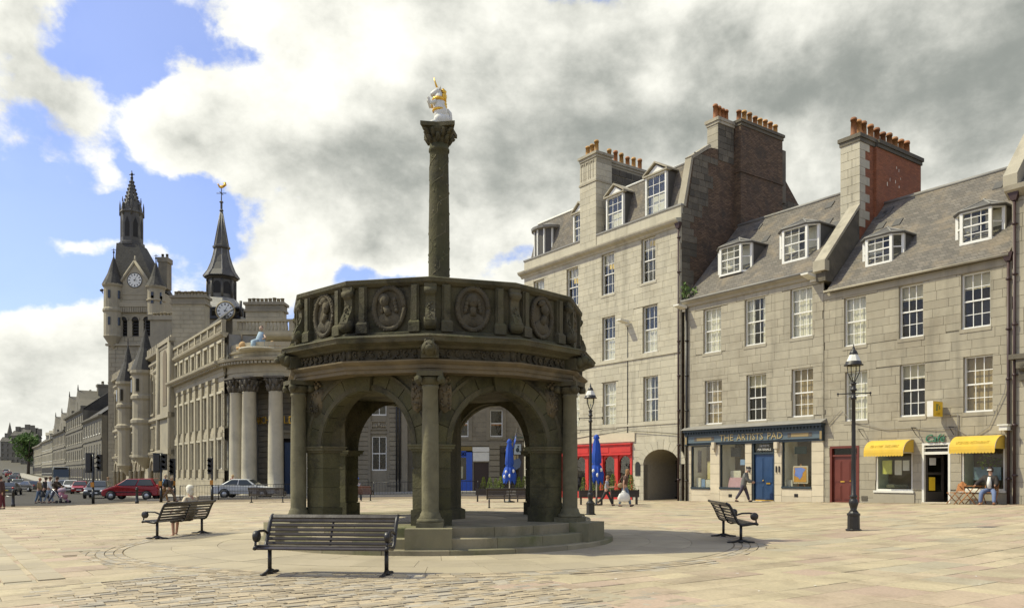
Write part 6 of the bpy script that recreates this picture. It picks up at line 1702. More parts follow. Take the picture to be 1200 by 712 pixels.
bank = build_bank()
# ------------------------------------------------------------------ shaded granite building with shops, seen through the right arch
def build_pub():
 FR = Fr(-9.0, 66.4, 0.0); fx = lambda px: FR.s(px)-0; D = 66.4
 root = thing('shaded_granite_building', 'shaded grey granite building behind the cross with blue shop front and dark closed shutter', 'building', (FR.ox, FR.oy, 0), 0)
 def hole(pl, pr, yt, yb): return (fx(pl), fx(pr), zat(yb, D), zat(yt, D))
 up = [hole(574.2, 588.8, 480, 511.5), hole(533.5, 548.8, 480, 511.5), hole(613, 627, 480, 511.5), hole(497, 511.5, 480, 511.5)]
 tp = [hole(574.2, 588.8, 420, 451), hole(533.5, 548.8, 420, 451), hole(613, 627, 420, 451), hole(497, 511.5, 420, 451)]
 sh = [hole(484, 553.5, 528, 577), hole(555, 572.6, 541.5, 579), hole(586, 612.5, 524, 578)]
 x0, x1 = 0.05, fx(648); zt = zat(408, D); hs = up+tp+sh
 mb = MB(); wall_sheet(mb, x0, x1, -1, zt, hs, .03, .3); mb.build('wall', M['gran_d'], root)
 ashlar(root, 0, x0, x1, zat(522, D), zt-.5, up+tp, .40, .8, 1.4, M['gran_d'], y=-.01, th=.05, gap=.014, seed=71, limit=200)
 m2 = MB()
 for (a, b, c, d) in up+tp: m2.box(a-.32, a-.02, -.07, .05, c-.3, d+.35); m2.box(b+.02, b+.32, -.07, .05, c-.3, d+.35); m2.box(a-.40, b+.40, -.10, .05, d+.35, d+.55); m2.box(a-.02, b+.02, -.09, .05, c-.2, c-.02)
 m2.build('window_surrounds', M['gran_d'], root)
 for q in up+tp: window_plain(root, *q, M['white'], .16, 1, 1, None, True)
 m2 = MB()
 for (a, b, c, d) in up: m2.box(a+.1, b-.1, .3, .32, c+.95, c+1.12)
 m2.build('orange_bars', simple('orange_bar', (.5, .2, .05)), root)
 m2 = MB(); m2.box(x0, x1, -.14, .02, zat(522, D), zat(518.5, D)); m2.box(x0, x1, -.10, .02, zat(518.5, D), zat(517, D)); m2.build('string_course', M['gran_d'], root)
 m2 = MB(); m2.box(x0, x1, 1.35, 1.4, -1, zt); m2.build('inner_wall', M['room'], root)
 m2 = MB(); roof_slab(m2, x0, x1, -.2, zt, 4.5, zt+3.8); m2.build('roof', M['slate'], root)
 # blue shop
 a, b, c, d = sh[0]; f = MB(); f.box(a, b, -.04, .2, c-.2, zat(562, D)); f.box(b-.5, b, -.08, .2, zat(562, D), d); f.box(a, a+.5, -.08, .2, zat(562, D), d); f.box(a+.5, b-.5, -.06, .2, zat(535.5, D), zat(534, D)); f.box((a+b)/2-.2, (a+b)/2+.2, -.06, .2, zat(562, D), d); f.box(a, b, -.08, .2, d-.1, d)
 for i in range(16):
  x = a+.5+(b-a-1)*i/16; w = (b-a-1)/16
  for sg in (0, 1): p, q = (x, x+w) if sg else (x+w, x); f.tube([(p, .0, zat(534, D)), (q, .0, d-.1)], .03, 4)
 bf = f.build('blue_shop_front', M['pub_blue'], root)
 inst('shop_pane', PANE, bf, (a+.5, .1, zat(562, D)), (0, 0, 0), (b-a-1, .01, zat(535, D)-zat(562, D)))
 f = MB(); f.box(a+.8, b-.8, .5, .55, zat(560, D), zat(546, D)); f.build('shop_display', M['blind'], bf)
 f = MB(); f.box(a, b, -.12, .1, d+.02, zat(523, D)); f.build('shop_sign_board', simple('ochre_board', (.20, .14, .035)), bf)
 # white fascia, shutter
 a, b, c, d = sh[1]; f = MB(); f.box(a-.05, b+.05, -.10, .1, zat(540, D), zat(529.5, D)); f.box(a-.08, b+.08, -.14, .1, zat(529, D), zat(523.5, D)); f.build('white_fascia', M['white_sill'], root)
 f = MB(); z = c
 while z < d: f.box(a, b, .06, .12, z, min(d, z+.11)); f.box(a, b, .10, .12, z+.11, z+.13); z += .13
 f.build('roller_shutter', simple('brown_shutter', (.055, .036, .028)), root)
 # rusticated pier between the shops
 bm = block_mesh(M['gran_d']); a, b = fx(573.3), fx(585.5); z = -.6
 while z < zat(524, D): inst('pier_stone', bm, root, (a, -.16, z+.03), (0, 0, 0), (b-a, .2, .40)); z += .46
 # pub front on the right
 a, b, c, d = sh[2]; f = MB(); f.box(a, b, -.16, .1, zat(530, D), d); f.box(a, a+.35, -.08, .15, c, zat(530, D)); f.box(b-.35, b, -.08, .15, c, zat(530, D)); f.box(a, b, -.04, .15, c, zat(569, D)); f.box(a+.35, b-.35, -.03, .12, zat(545, D), zat(543, D)); pf = f.build('pub_front', M['wood_d'], root)
 inst('pub_pane', PANE, pf, (a+.35, .06, zat(569, D)), (0, 0, 0), (b-a-.7, .01, zat(530, D)-zat(569, D)))
 f = MB(); f.box(a+.4, a+1.9, -.02, .0, zat(543, D), zat(538, D)); f.prism_y([(a+.4+.75+.75*math.cos(t), zat(538, D)+.6*math.sin(t)) for t in [PI*i/10 for i in range(11)]], -.02, .0); f.build('gilded_fanlight', M['gold'], pf)
 for i in range(6):
  f = MB(); f.ball((a+.5+i*.3, -.18, zat(527, D)), .08, 6, 5); f.build('fascia_boss', M['gold'], pf)
 return root
pub = build_pub()
# hanging signs and a flag on the side of the tall house
def build_signs():
 t = thing('hanging_pub_sign', 'framed hanging sign board with a pale picture on an iron bracket beside the blue flag', 'sign', (at(606.5, 58), 58, 0))
 f = MB(); z0, z1 = zat(533, 58), zat(519, 58); f.box(-.32, .32, -.05, .05, z0, z1); f.build('sign_board', M['wood_d'], t)
 f = MB(); f.box(-.26, .26, -.06, -.05, z0+.06, z1-.06); f.build('sign_panel', simple('pale_blue_panel', (.42, .48, .5)), t)
 f = MB(); f.ball((0, -.065, (z0+z1)/2-.05), (.13, .02, .17), 8, 6); f.ball((.05, -.065, (z0+z1)/2+.2), (.07, .02, .08), 8, 6); f.build('painted_figure', M['teal_d'], t)
 f = MB(); f.tube([(-.5, 0, z1+.12), (.9, 0, z1+.12)], .035, 6); f.tube([(.9, 0, -.2), (.9, 0, z1+1.6)], .06, 6)
 for x in (-.25, .25): f.tube([(x, 0, z1), (x, 0, z1+.12)], .02, 5)
 f.tube([(-.4, 0, z1+.12), (.0, 0, z1+.75), (.5, 0, z1+.5), (.9, 0, z1+1.2)], .025, 5); f.build('iron_bracket', M['iron'], t)
 f = MB(); f.box(-.42, .42, -.04, .04, zat(511, 58), zat(519, 58)+.35); f.build('green_top_board', simple('weathered_green_board', (.10, .12, .085)), t)
 t = thing('shield_sign', 'grey blue shield shaped hanging sign below the framed pub sign', 'sign', (at(605, 58.3), 58.3, 0))
 f = MB(); z0, z1 = zat(550, 58.3), zat(536, 58.3); f.prism_y([(-.28, z0+.2), (0, z0), (.28, z0+.2), (.36, z1-.3), (.2, z1), (-.05, z1-.12), (-.3, z1-.2)], -.05, .05); f.build('shield_board', simple('slate_blue_board', (.12, .16, .24)), t)
 f = MB(); f.tube([(0, 0, z1-.1), (0, 0, z1+.3), (.75, 0, z1+.3)], .03, 5); f.tube([(.75, 0, -.1), (.75, 0, z1+.5)], .04, 5); f.build('iron_bracket', M['iron'], t)
 t = thing('blue_flag', 'blue flag with a white cross hanging limp from a slanting pole behind the closed parasol', 'flag', (at(601, 57), 57, 0))
 z0, z1 = zat(524, 57), zat(505, 57); f = MB(); f.tube([(-.1, 0, z0-1.4), (.28, 0, z1+.25)], .025, 6); f.tube([(-.1, 0, -.1), (-.1, 0, z0-1.4)], .03, 6); f.build('flag_pole', M['iron'], t)
 f = MB(); n = 10; v = []
 for i in range(n+1):
  u = i/n; w = .12+.36*math.sin(PI*min(1, u*1.1)*.8)
  v += [(.24-.25*u, .06*math.sin(6*u), z1-u*(z1-z0)), (.24-.25*u-w*.2+.38*w, .06*math.sin(6*u+1.5)-.04, z1-u*(z1-z0)-.08)]
 f.add(v+[(x, y+.012, z) for x, y, z in v], [(2*i, 2*i+1, 2*i+3, 2*i+2) for i in range(n)]+[(2*n+2+2*i+2, 2*n+2+2*i+3, 2*n+2+2*i+1, 2*n+2+2*i) for i in range(n)], True); fl = f.build('flag_cloth', M['pub_blue'], t)
 f = MB(); f.add([(v[6][0]+.02, -.1, v[6][2]-.0), (v[7][0]-.02, -.1, v[7][2]), (v[9][0], -.1, v[9][2]), (v[8][0], -.1, v[8][2])], [(0, 1, 2, 3)]); f.build('white_cross_stripe', M['white'], fl)
build_signs()
# ------------------------------------------------------------------ town house with the clock tower
TH = Fr(-23.3, 65.0, math.atan2(-.827, .563))
def build_town_house():
 root = thing('town_house', 'long granite gothic town house with round turrets and an arcaded ground floor', 'building', (*TH.xy(-14.6), 0), TH.a)
 o0 = -14.6; rnd = random.Random(21); mg = M['gran_th']
 S = lambda px: TH.s(px)-o0
 x0, x1 = S(131), S(206)
 Zp = lambda px, py: TH.z(px, py)
 zt = Zp(205, 418); zt2 = Zp(140, 455); zt = (zt+zt2)/2+1.2
 zg = -1.4
 L = x1-x0
 bands = [Zp(200, 497), Zp(200, 530)]
 b1 = (TH.z(200, 487)+TH.z(150, 504))/2; b2 = (TH.z(200, 530)+TH.z(150, 537))/2
 z_ar0, z_ar1 = zg, (TH.z(200, 549)+TH.z(150, 553))/2
 nb = 13; bay = L/nb; holes = []; tall_w = []; low_w = []; arc = []; top_w = []
 for i in range(nb):
  c = x0+bay*(i+.5)
  if i in (0, 4, 8): continue
  tall_w.append((c-.72, c+.72, b1+1.0, b1+4.6)); top_w.append((c-.6, c+.6, b1+6.0, min(b1+8.4, zt-1.4))); low_w.append((c-.75, c+.75, b2+.7, b1-.7)); arc.append((c-1.1, c+1.1, zg, z_ar1))
 hs = tall_w+low_w+arc+top_w
 mb = MB(); wall_sheet(mb, x0, x1, zg, zt, hs, 0, .5); mb.box(x0, x1, 2.0, 11, zg, zt-.1); mb.build('wall', mg, root)
 ashlar(root, 0, x0, x1, b2, zt-.6, hs, .55, 1.1, 2.0, mg, y=-.05, th=.06, gap=.03, seed=81, limit=100)
 for (a, b, c, d) in tall_w+top_w:                        # pointed lancets with a mullion
  m2 = MB(); cc = (a+b)/2; r = (b-a)/2
  m2.box(a-.18, a, -.18, .1, c-.2, d); m2.box(b, b+.18, -.18, .1, c-.2, d)
  out = [(cc-r-.18, d)]+[(cc+(r+.18)*math.cos(PI-PI*i/8), d+(r+.18)*math.sin(PI-PI*i/8)) for i in range(1, 8)]+[(cc+r+.18, d)]
  inn = [(cc+r*math.cos(PI*i/8), d-.35+(r)*math.sin(PI*i/8)) for i in range(9)]
  m2.prism_y(out+[(cc+r, d)]+[(cc+r*math.cos(PI*i/8), d+r*math.sin(PI*i/8)) for i in range(1, 8)]+[(cc-r, d)], -.2, .1)
  m2.box(cc-.09, cc+.09, -.02, .2, c, d); m2.box(a, b, -.02, .2, c+(d-c)*.62, c+(d-c)*.62+.12); m2.box(a-.25, b+.25, -.22, .1, c-.35, c-.15)
  w = m2.build('window', mg, root); inst('window_pane', PANE, w, (a, .25, c), (0, 0, 0), (b-a, .01, d-c))
  k = MB(); k.box(a, b, 1.0, 1.02, c, d); k.build('room_shade', M['room'], w)
 for (a, b, c, d) in low_w:
  m2 = MB()
  for i in range(4): x = a+(b-a)*i/3; m2.box(x-.09, x+.09, -.16, .2, c, d);
  m2.box(a-.1, b+.1, -.22, .2, d-.05, d+.2); m2.box(a-.1, b+.1, -.22, .2, c-.2, c); w = m2.build('window', mg, root); inst('window_pane', PANE, w, (a, .28, c), (0, 0, 0), (b-a, .01, d-c)); k = MB(); k.box(a, b, 1.0, 1.02, c, d); k.build('room_shade', M['room'], w)
 for (a, b, c, d) in arc:                                # arcade
  m2 = MB(); cc = (a+b)/2; r = (b-a)/2
  m2.lathe([(.24, c), (.24, d-.1), (.32, d+.05)], c=(a-.1, -.12), n=8)
  for i in range(8):
   t0, t1 = PI-PI*i/8, PI-PI*(i+1)/8
   for rr, yy in ((r, -.02),):
    p = [(cc+rr*math.cos(t0), d+rr*math.sin(t0)), (cc+rr*math.cos(t1), d+rr*math.sin(t1)), (cc+(rr+.35)*math.cos(t1), d+(rr+.35)*math.sin(t1)), (cc+(rr+.35)*math.cos(t0), d+(rr+.35)*math.sin(t0))]
    m2.prism_y(p, -.2, .05)
  for i in range(8):
   t0, t1 = PI-PI*i/8, PI-PI*(i+1)/8
  m2.build('arcade_arch', mg, root)
  k = MB(); k.prism_y([(cc+r*math.cos(PI*i/10), d+r*.96*math.sin(PI*i/10)) for i in range(11)], -.06, -.02); k.box(a, b, .46, .5, c, d); k.build('arcade_opening', M['room'], root)
 m2 = MB()
 for z, p in ((b1, .35), (b2, .4), (z_ar1+1.5, .25), (zt-.9, .3), (b1+5.4, .2)): m2.prism_x([(0, z-.2), (-p*.6, z-.1), (-p, z+.05), (-p, z+.25), (0, z+.45)], x0, x1)
 m2.prism_x([(.1, zt-.3), (-.5, zt), (-.55, zt+.25), (.1, zt+.3)], x0, x1); m2.build('string_courses', mg, root)
 m2 = MB(); x = x0
 while x < x1: m2.box(x, x+.55, -.4, .0, zt+.3, zt+1.0); x += .95
 m2.build('battlements', mg, root)
 m2 = MB(); x = x0
 while x < x1: m2.tube([(x, -.12, b2-.4), (x, -.12, b2+.0), (x, -.45, b2+.25)], .1, 5); x += .8
 m2.build('corbels', mg, root)
 m2 = MB(); roof_slab(m2, x0, x1, 1.2, zt+.2, 6, zt+4.5); m2.build('roof', M['dark_slate'], root)
 # round turrets corbelled out from the wall
 for (pw, ytop, ytip, rad, yb) in ((153.5, 446, 399, 1.2, 545), (174.5, 433, 379, 1.4, 535)):
  c = S(pw-0.); zw = TH.z(pw, ytop, -.6); ztip = TH.z(pw, ytip, -.6); zb = TH.z(pw, yb, -.6)
  m2 = MB(); m2.lathe([(.15, zb-1.3), (rad*.6, zb-.6), (rad*1.05, zb), (rad, zb+.3), (rad, b1-.3), (rad+.2, b1), (rad+.2, b1+.3), (rad, b1+.5), (rad, zw-3.2), (rad+.18, zw-3.0), (rad+.18, zw-2.7), (rad, zw-2.5), (rad, zw-.4), (rad+.25, zw-.1), (rad+.25, zw+.2)], c=(c, -.35), n=16, smooth=False)
  tr = m2.build('turret', mg, root); m2 = MB(); m2.lathe([(rad+.2, zw+.2), (rad*.45, zw+(ztip-zw)*.55), (.06, ztip), (.04, ztip+.9), (0, ztip+.95)], c=(c, -.35), n=14, smooth=False); m2.build('turret_roof', M['dark_slate'], tr)
  for aa in (-PI*.62, -PI*.28):
   m2 = MB(); px_, py_ = c+(rad+.02)*math.cos(aa), -.35+(rad+.02)*math.sin(aa); m2.box(px_-.24, px_+.24, py_-.1, py_+.2, zw-2.2, zw-.8); m2.build('turret_window', M['win_dark'], tr)
 # taller end bay nearest the bank with a big arched window
 m2 = MB(); xe = S(192); m2.box(xe, x1, -.45, 2, zg, zt+.35); m2.box(xe-.15, x1+.1, -.65, 2, zt+.35, zt+.75); m2.box(xe-.1, x1, -.75, 0, b1-.1, b1+.4); m2.box(xe-.1, x1, -.75, 0, b2-.1, b2+.4)
 m2.tube([(xe, -.5, zg), (xe, -.5, zt+.35)], .25, 8); m2.tube([(x1-.3, -.5, zg), (x1-.3, -.5, zt+.35)], .22, 8); eb = m2.build('end_bay', mg, root)
 m2 = MB(); cc = (xe+x1)/2; m2.box(cc-.9, cc+.9, -.5, -.46, b1+1.2, b1+6); m2.prism_y([(cc+.9*math.cos(PI*i/10), b1+6+.9*math.sin(PI*i/10)) for i in range(11)], -.5, -.46); m2.build('arched_window', M['room'], eb)
 # ridge chimneys behind
 for (pl, pr, yt) in ((176, 201, 370),):
  d0 = 96; m2 = MB(); w = at(pr, d0)-at(pl, d0); zt3 = zat(yt, d0); xa, ya = at(pl, d0)-TH.xy(o0)[0], d0-TH.xy(o0)[1]; ca, sa = math.cos(-TH.a), math.sin(-TH.a)
  m2.box(0, w, 0, 1.4, zt-3, zt3-.5); m2.box(-.2, w+.2, -.2, 1.6, zt3-.5, zt3); o = m2.build('chimney', mg, root); o.location = (ca*xa-sa*ya, sa*xa+ca*ya, 0); o.rotation_euler = (0, 0, -TH.a)
  for i in range(6): chimney_pot(o, w*(i+.5)/6, .7, zt3, .5, .2, kind='grey')
 return root
town = build_town_house()
def build_clock_tower():
 D = 112.0; cx = at(153.5, D); half = (at(187, D)-at(119.5, D))/2
 root = thing('clock_tower', 'tall granite clock tower with corner turrets, louvred belfry and a steep spired roof', 'tower', (cx, D+half, 0), 0)
 mg = M['gran_th']; Z = lambda py: zat(py, D); h = half*.86
 zs = -1.5
 ztop = Z(338)
 lou = []
 for i in (-1, 0, 1): lou.append((i*1.62-.48+.35, i*1.62+.48+.35, Z(393), Z(374)))
 mb = MB(); wall_sheet(mb, -h, h, zs, ztop, lou, -h, .5); mb.box(-h, -h+.4, -h+.01, h, zs, ztop); mb.box(h-.4, h, -h+.01, h, zs, ztop); mb.box(-h+.4, h-.4, h-.4, h, zs, ztop); mb.build('tower_wall', mg, root)
 rr = random.Random(5); m2 = MB(); z = zs
 while z < ztop-.3:
  x = -h-rr.random()
  while x < h:
   L = rr.uniform(1., 1.8)
   for q in rect_minus((max(x, -h), min(h, x+L), z, z+.6), lou+[(-1.9, 2.6, Z(393), Z(366))]):
    if q[1]-q[0] > .1 and q[3]-q[2] > .1: m2.box(q[0]+.025, q[1]-.025, -h-.06, -h+.03, q[2]+.025, q[3]-.025)
   x += L
  z += .6
 m2.build('tower_stones', mg, root, kind='stuff')
 for (a, b, c, d) in lou:
  l = MB(); z = c
  while z < d-.1: l.add([(a, -h+.1, z), (b, -h+.1, z), (b, -h+.42, z+.3), (a, -h+.42, z+.3), (a, -h+.1, z+.06), (b, -h+.1, z+.06), (b, -h+.42, z+.36), (a, -h+.42, z+.36)], [(3, 2, 1, 0), (4, 5, 6, 7), (0, 1, 5, 4)]); z += .42
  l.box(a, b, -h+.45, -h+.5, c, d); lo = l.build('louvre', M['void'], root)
  l = MB(); cc = (a+b)/2; r = .48
  l.prism_y([(cc+(r+.16)*math.cos(PI*i/8), d+(r+.16)*math.sin(PI*i/8)) for i in range(9)]+[(cc-r*math.cos(PI*i/8), d+r*math.sin(PI*i/8)) for i in range(9)], -h-.15, -h+.05); l.prism_y([(cc+.32*math.cos(2*PI*i/8), d+1.35+.42*math.sin(2*PI*i/8)) for i in range(8)], -h-.09, -h-.05); l.build('belfry_arch', mg, lo)
  k = MB(); k.prism_y([(cc+r*math.cos(PI*i/8), d+r*math.sin(PI*i/8)) for i in range(9)], -h-.08, -h-.02); k.prism_y([(cc+.24*math.cos(2*PI*i/8), d+1.35+.32*math.sin(2*PI*i/8)) for i in range(8)], -h-.11, -h-.09); k.build('belfry_tracery', M['void'], lo)
 # corbel table and cornice under the clock
 m2 = MB(); zc = Z(359); m2.box(-h-.2, h+.2, -h-.5, -h+.1, zc, zc+.6); m2.box(-h-.1, h+.1, -h-.25, -h+.1, zc+.6, zc+1.0)
 for i in range(26): x = -h+.3+i*(2*h-.6)/25; m2.box(x-.09, x+.09, -h-.42, -h, zc-.75, zc)
 m2.box(-h-.25, h+.25, -h-.35, -h+.1, Z(402)-.3, Z(402)); m2.box(-h-.1, h+.1, -h-.2, -h+.1, Z(343)-.2, Z(343)); m2.build('corbel_table', mg, root)
 # clock gable
 m2 = MB(); zg0, zap = Z(340), Z(307); gw = 2.75; gx = .35
 m2.prism_y([(gx-gw, zg0-1.2), (gx+gw, zg0-1.2), (gx+gw, zg0), (gx, zap), (gx-gw, zg0)], -h-.15, -h+2.6)
 for sg in (-1, 1): m2.tube([(gx+sg*(gw+.15), -h-.2, zg0-.1), (gx, -h-.2, zap+.2)], .2, 6)
 m2.tube([(gx, -h-.1, zap), (gx, -h-.1, zap+1.0)], [.2, .08], 6); cg = m2.build('clock_gable', mg, root)
 def clock(parent, x, y, z, r, name='clock_dial'):
  f = MB(); f.prism_y([(x+r*math.cos(2*PI*i/28), z+r*math.sin(2*PI*i/28)) for i in range(28)], y-.06, y); dl = f.build(name, M['clock'], parent)
  f = MB()
  for i in range(12):
   a = 2*PI*i/12; ca, sa = math.cos(a), math.sin(a); n1, n2 = r*.64, r*.88; w = r*(.055 if i % 3 else .075)
   f.add([(x+n1*ca-w*sa, y-.075, z+n1*sa+w*ca), (x+n2*ca-w*sa, y-.075, z+n2*sa+w*ca), (x+n2*ca+w*sa, y-.075, z+n2*sa-w*ca), (x+n1*ca+w*sa, y-.075, z+n1*sa-w*ca)], [(0, 1, 2, 3)])
  for (ang, ln, w) in ((R_(62), .78, .04), (R_(-12), .5, .06)):
   ca, sa = math.cos(ang), math.sin(ang); w *= r; f.add([(x-w*sa-.15*r*ca, y-.09, z+w*ca-.15*r*sa), (x+ln*r*ca, y-.09, z+ln*r*sa), (x+w*sa-.15*r*ca, y-.09, z-w*ca-.15*r*sa)], [(0, 1, 2)])
  n = 28
  f.add([(x+q*r*math.cos(2*PI*i/n), y-.07, z+q*r*math.sin(2*PI*i/n)) for q in (.96, 1.06) for i in range(n)], [(i, (i+1) % n, n+(i+1) % n, n+i) for i in range(n)])
  f.build('clock_hands_and_numerals', M['black'], dl); return dl
 clock(cg, gx, -h-.16, Z(327.5), 1.0)
 # corner turrets
 for (pc_, yb, yw, ytip, r, chim, ny) in ((130.5, 392, 334, 299, 1.28, 0, 1), (180.3, 367, 336, 306, 1.15, 1, 1), (122.5, 392, 339, 304, .95, 0, -1)):
  x = at(pc_, D)-cx; y = -h+.1 if ny > 0 else h-1; zb, zw, zt = Z(yb), Z(yw), Z(ytip)
  m2 = MB(); m2.lathe([(.1, zb-2), (r*.7, zb-.9), (r*1.04, zb-.2), (r, zb), (r, zb+(zw-zb)*.45), (r+.15, zb+(zw-zb)*.48), (r+.15, zb+(zw-zb)*.52), (r, zb+(zw-zb)*.55), (r, zw-.3), (r+.22, zw), (r+.22, zw+.2)], c=(x, y), n=16, smooth=False); t = m2.build('corner_turret', mg, root)
  m2 = MB(); m2.lathe([(r+.25, zw+.15), (r*.62, zw+(zt-zw)*.42), (.07, zt), (.05, zt+1.1), (0, zt+1.15)], c=(x, y), n=14, smooth=False); m2.ball((x, y, zt+.6), .16, 6, 5); m2.tube([(x-.3, y, zt+.95), (x+.3, y, zt+.95)], .035, 4); m2.build('turret_roof', M['dark_slate'], t)
  for aa in (-PI*.5, -PI*.2):
   for zz in (zw-1.9, zb+1.3):
    m2 = MB(); px_, py_ = x+r*math.cos(aa), y+r*math.sin(aa); m2.box(px_-.17, px_+.17, py_-.06, py_+.2, zz, zz+1.1); m2.build('turret_window', M['win_dark'], t)
  if chim:
   m2 = MB(); zc2 = Z(288); x2 = at(176.5, D)-cx; m2.box(x2-.72, x2+.55, 0, 1.6, Z(330), zc2-.5); m2.box(x2-.85, x2+.68, -.12, 1.72, zc2-1.2, zc2-.5); cs = m2.build('tower_chimney', M['gran_d'], root)
   for i in range(2): chimney_pot(cs, x2-.4+.65*i, .8, zc2-.5, .6, .2, kind='grey')
 # steep slate roof, lantern, spire
 Z = lambda py: zat(py, D+half)
 zr0, zr1 = Z(342), Z(288); gx2 = at(154.5, D+half)-cx
 m2 = MB(); a, b = 3.0, 1.5
 m2.add([(-a, -a, zr0), (a, -a, zr0), (a, a, zr0), (-a, a, zr0), (-b+gx2, -b, zr1), (b+gx2, -b, zr1), (b+gx2, b, zr1), (-b+gx2, b, zr1)], [(0, 1, 5, 4), (1, 2, 6, 5), (2, 3, 7, 6), (3, 0, 4, 7), (4, 5, 6, 7)]); m2.build('steep_roof', M['dark_slate'], root)
 ml = M['lead_d']; zl1 = Z(252); m2 = MB(); c = (gx2, 0)
 m2.lathe([(2.2, zr1-.1), (2.2, zr1+.3), (1.95, zr1+.4), (1.95, zl1), (2.15, zl1+.2), (2.0, zl1+.5)], c=c, n=8, a0=PI/8, a1=2*PI+PI/8, smooth=False); ln = m2.build('lantern', ml, root); ln.scale = (.78, .78, 1); ln.location.x = gx2*.22
 for i in range(8):
  a = PI/4*i-PI/2; d = Vector((math.cos(a), math.sin(a), 0)); t = Vector((-d.y, d.x, 0)); p = Vector((gx2, 0, 0))+d*1.82; m2 = MB(); q = []
  for (u, z) in [(-.42, zr1+1.0), (.42, zr1+1.0), (.42, zr1+3.0), (.0, zr1+3.9), (-.42, zr1+3.0)]: q.append(p+t*u+Vector((0, 0, z)))
  m2.add([tuple(v) for v in q]+[tuple(v-d*.1) for v in q], [(0, 1, 2, 3, 4)]); m2.build('lantern_opening', M['void'], ln)
  m2 = MB(); m2.add([tuple(p+t*u+Vector((0, 0, z))+d*dd) for (u, z, dd) in ((-.75, zl1-.1, .0), (.75, zl1-.1, .0), (0, zl1+1.9, -.2))], [(0, 1, 2)]); m2.tube([p+Vector((0, 0, zl1+1.7))-d*.15, p+Vector((0, 0, zl1+2.4))-d*.15], .07, 5)
  m2.tube([p+t*.78+Vector((0, 0, zl1-.3)), p+t*.78+Vector((0, 0, zl1+1.2)), p+t*.78+Vector((0, 0, zl1+1.9))], [.16, .14, .02], 5); m2.build('lantern_gable', ml, ln)
 zt = Z(209); m2 = MB(); m2.lathe([(1.75, zl1+.4), (1.15, zl1+(zt-zl1)*.38), (.18, zt), (.25, zt+.15), (.12, zt+.35), (.07, Z(200)), (0, Z(199.8))], c=c, n=8, smooth=False); sp = m2.build('spire', ml, root); sp.scale = (.80, .80, 1); sp.location.x = gx2*.2
 m2 = MB()
 for i in range(8):
  a = PI/4*i
  for j in range(9):
   f = j/9; r = 1.72*(1-f)+.18*f; r = (1.75+(1.15-1.75)*min(1, f/.38)) if f < .38 else 1.15+(.18-1.15)*(f-.38)/.62; z = zl1+.4+(zt-zl1-.4)*f; m2.ball((c[0]+r*math.cos(a), r*math.sin(a), z), .15, 5, 4)
 m2.build('crockets', ml, sp)
 m2 = MB(); m2.tube([(gx2-.5, 0, Z(204.5)), (gx2+.5, 0, Z(204.5))], .07, 5); m2.ball((gx2, 0, Z(204.5)), .26, 6, 5); m2.ball((gx2, 0, Z(208.5)), .28, 6, 5); m2.build('finial', M['iron'], sp)
 m2 = MB(); zz = Z(340); m2.tube([(-h-.2, 0, zz-.15), (-h-2.6, 0, zz)], .07, 5); m2.ball((-h-2.7, 0, zz+.02), (.3, .2, .22), 6, 5); m2.tube([(-h-2.7, 0, zz+.0), (-h-2.5, 0, zz-.5)], [.15, .03], 5); m2.build('water_spout', M['iron'], root)
 return root, clock
tower, clock_fn = build_clock_tower()
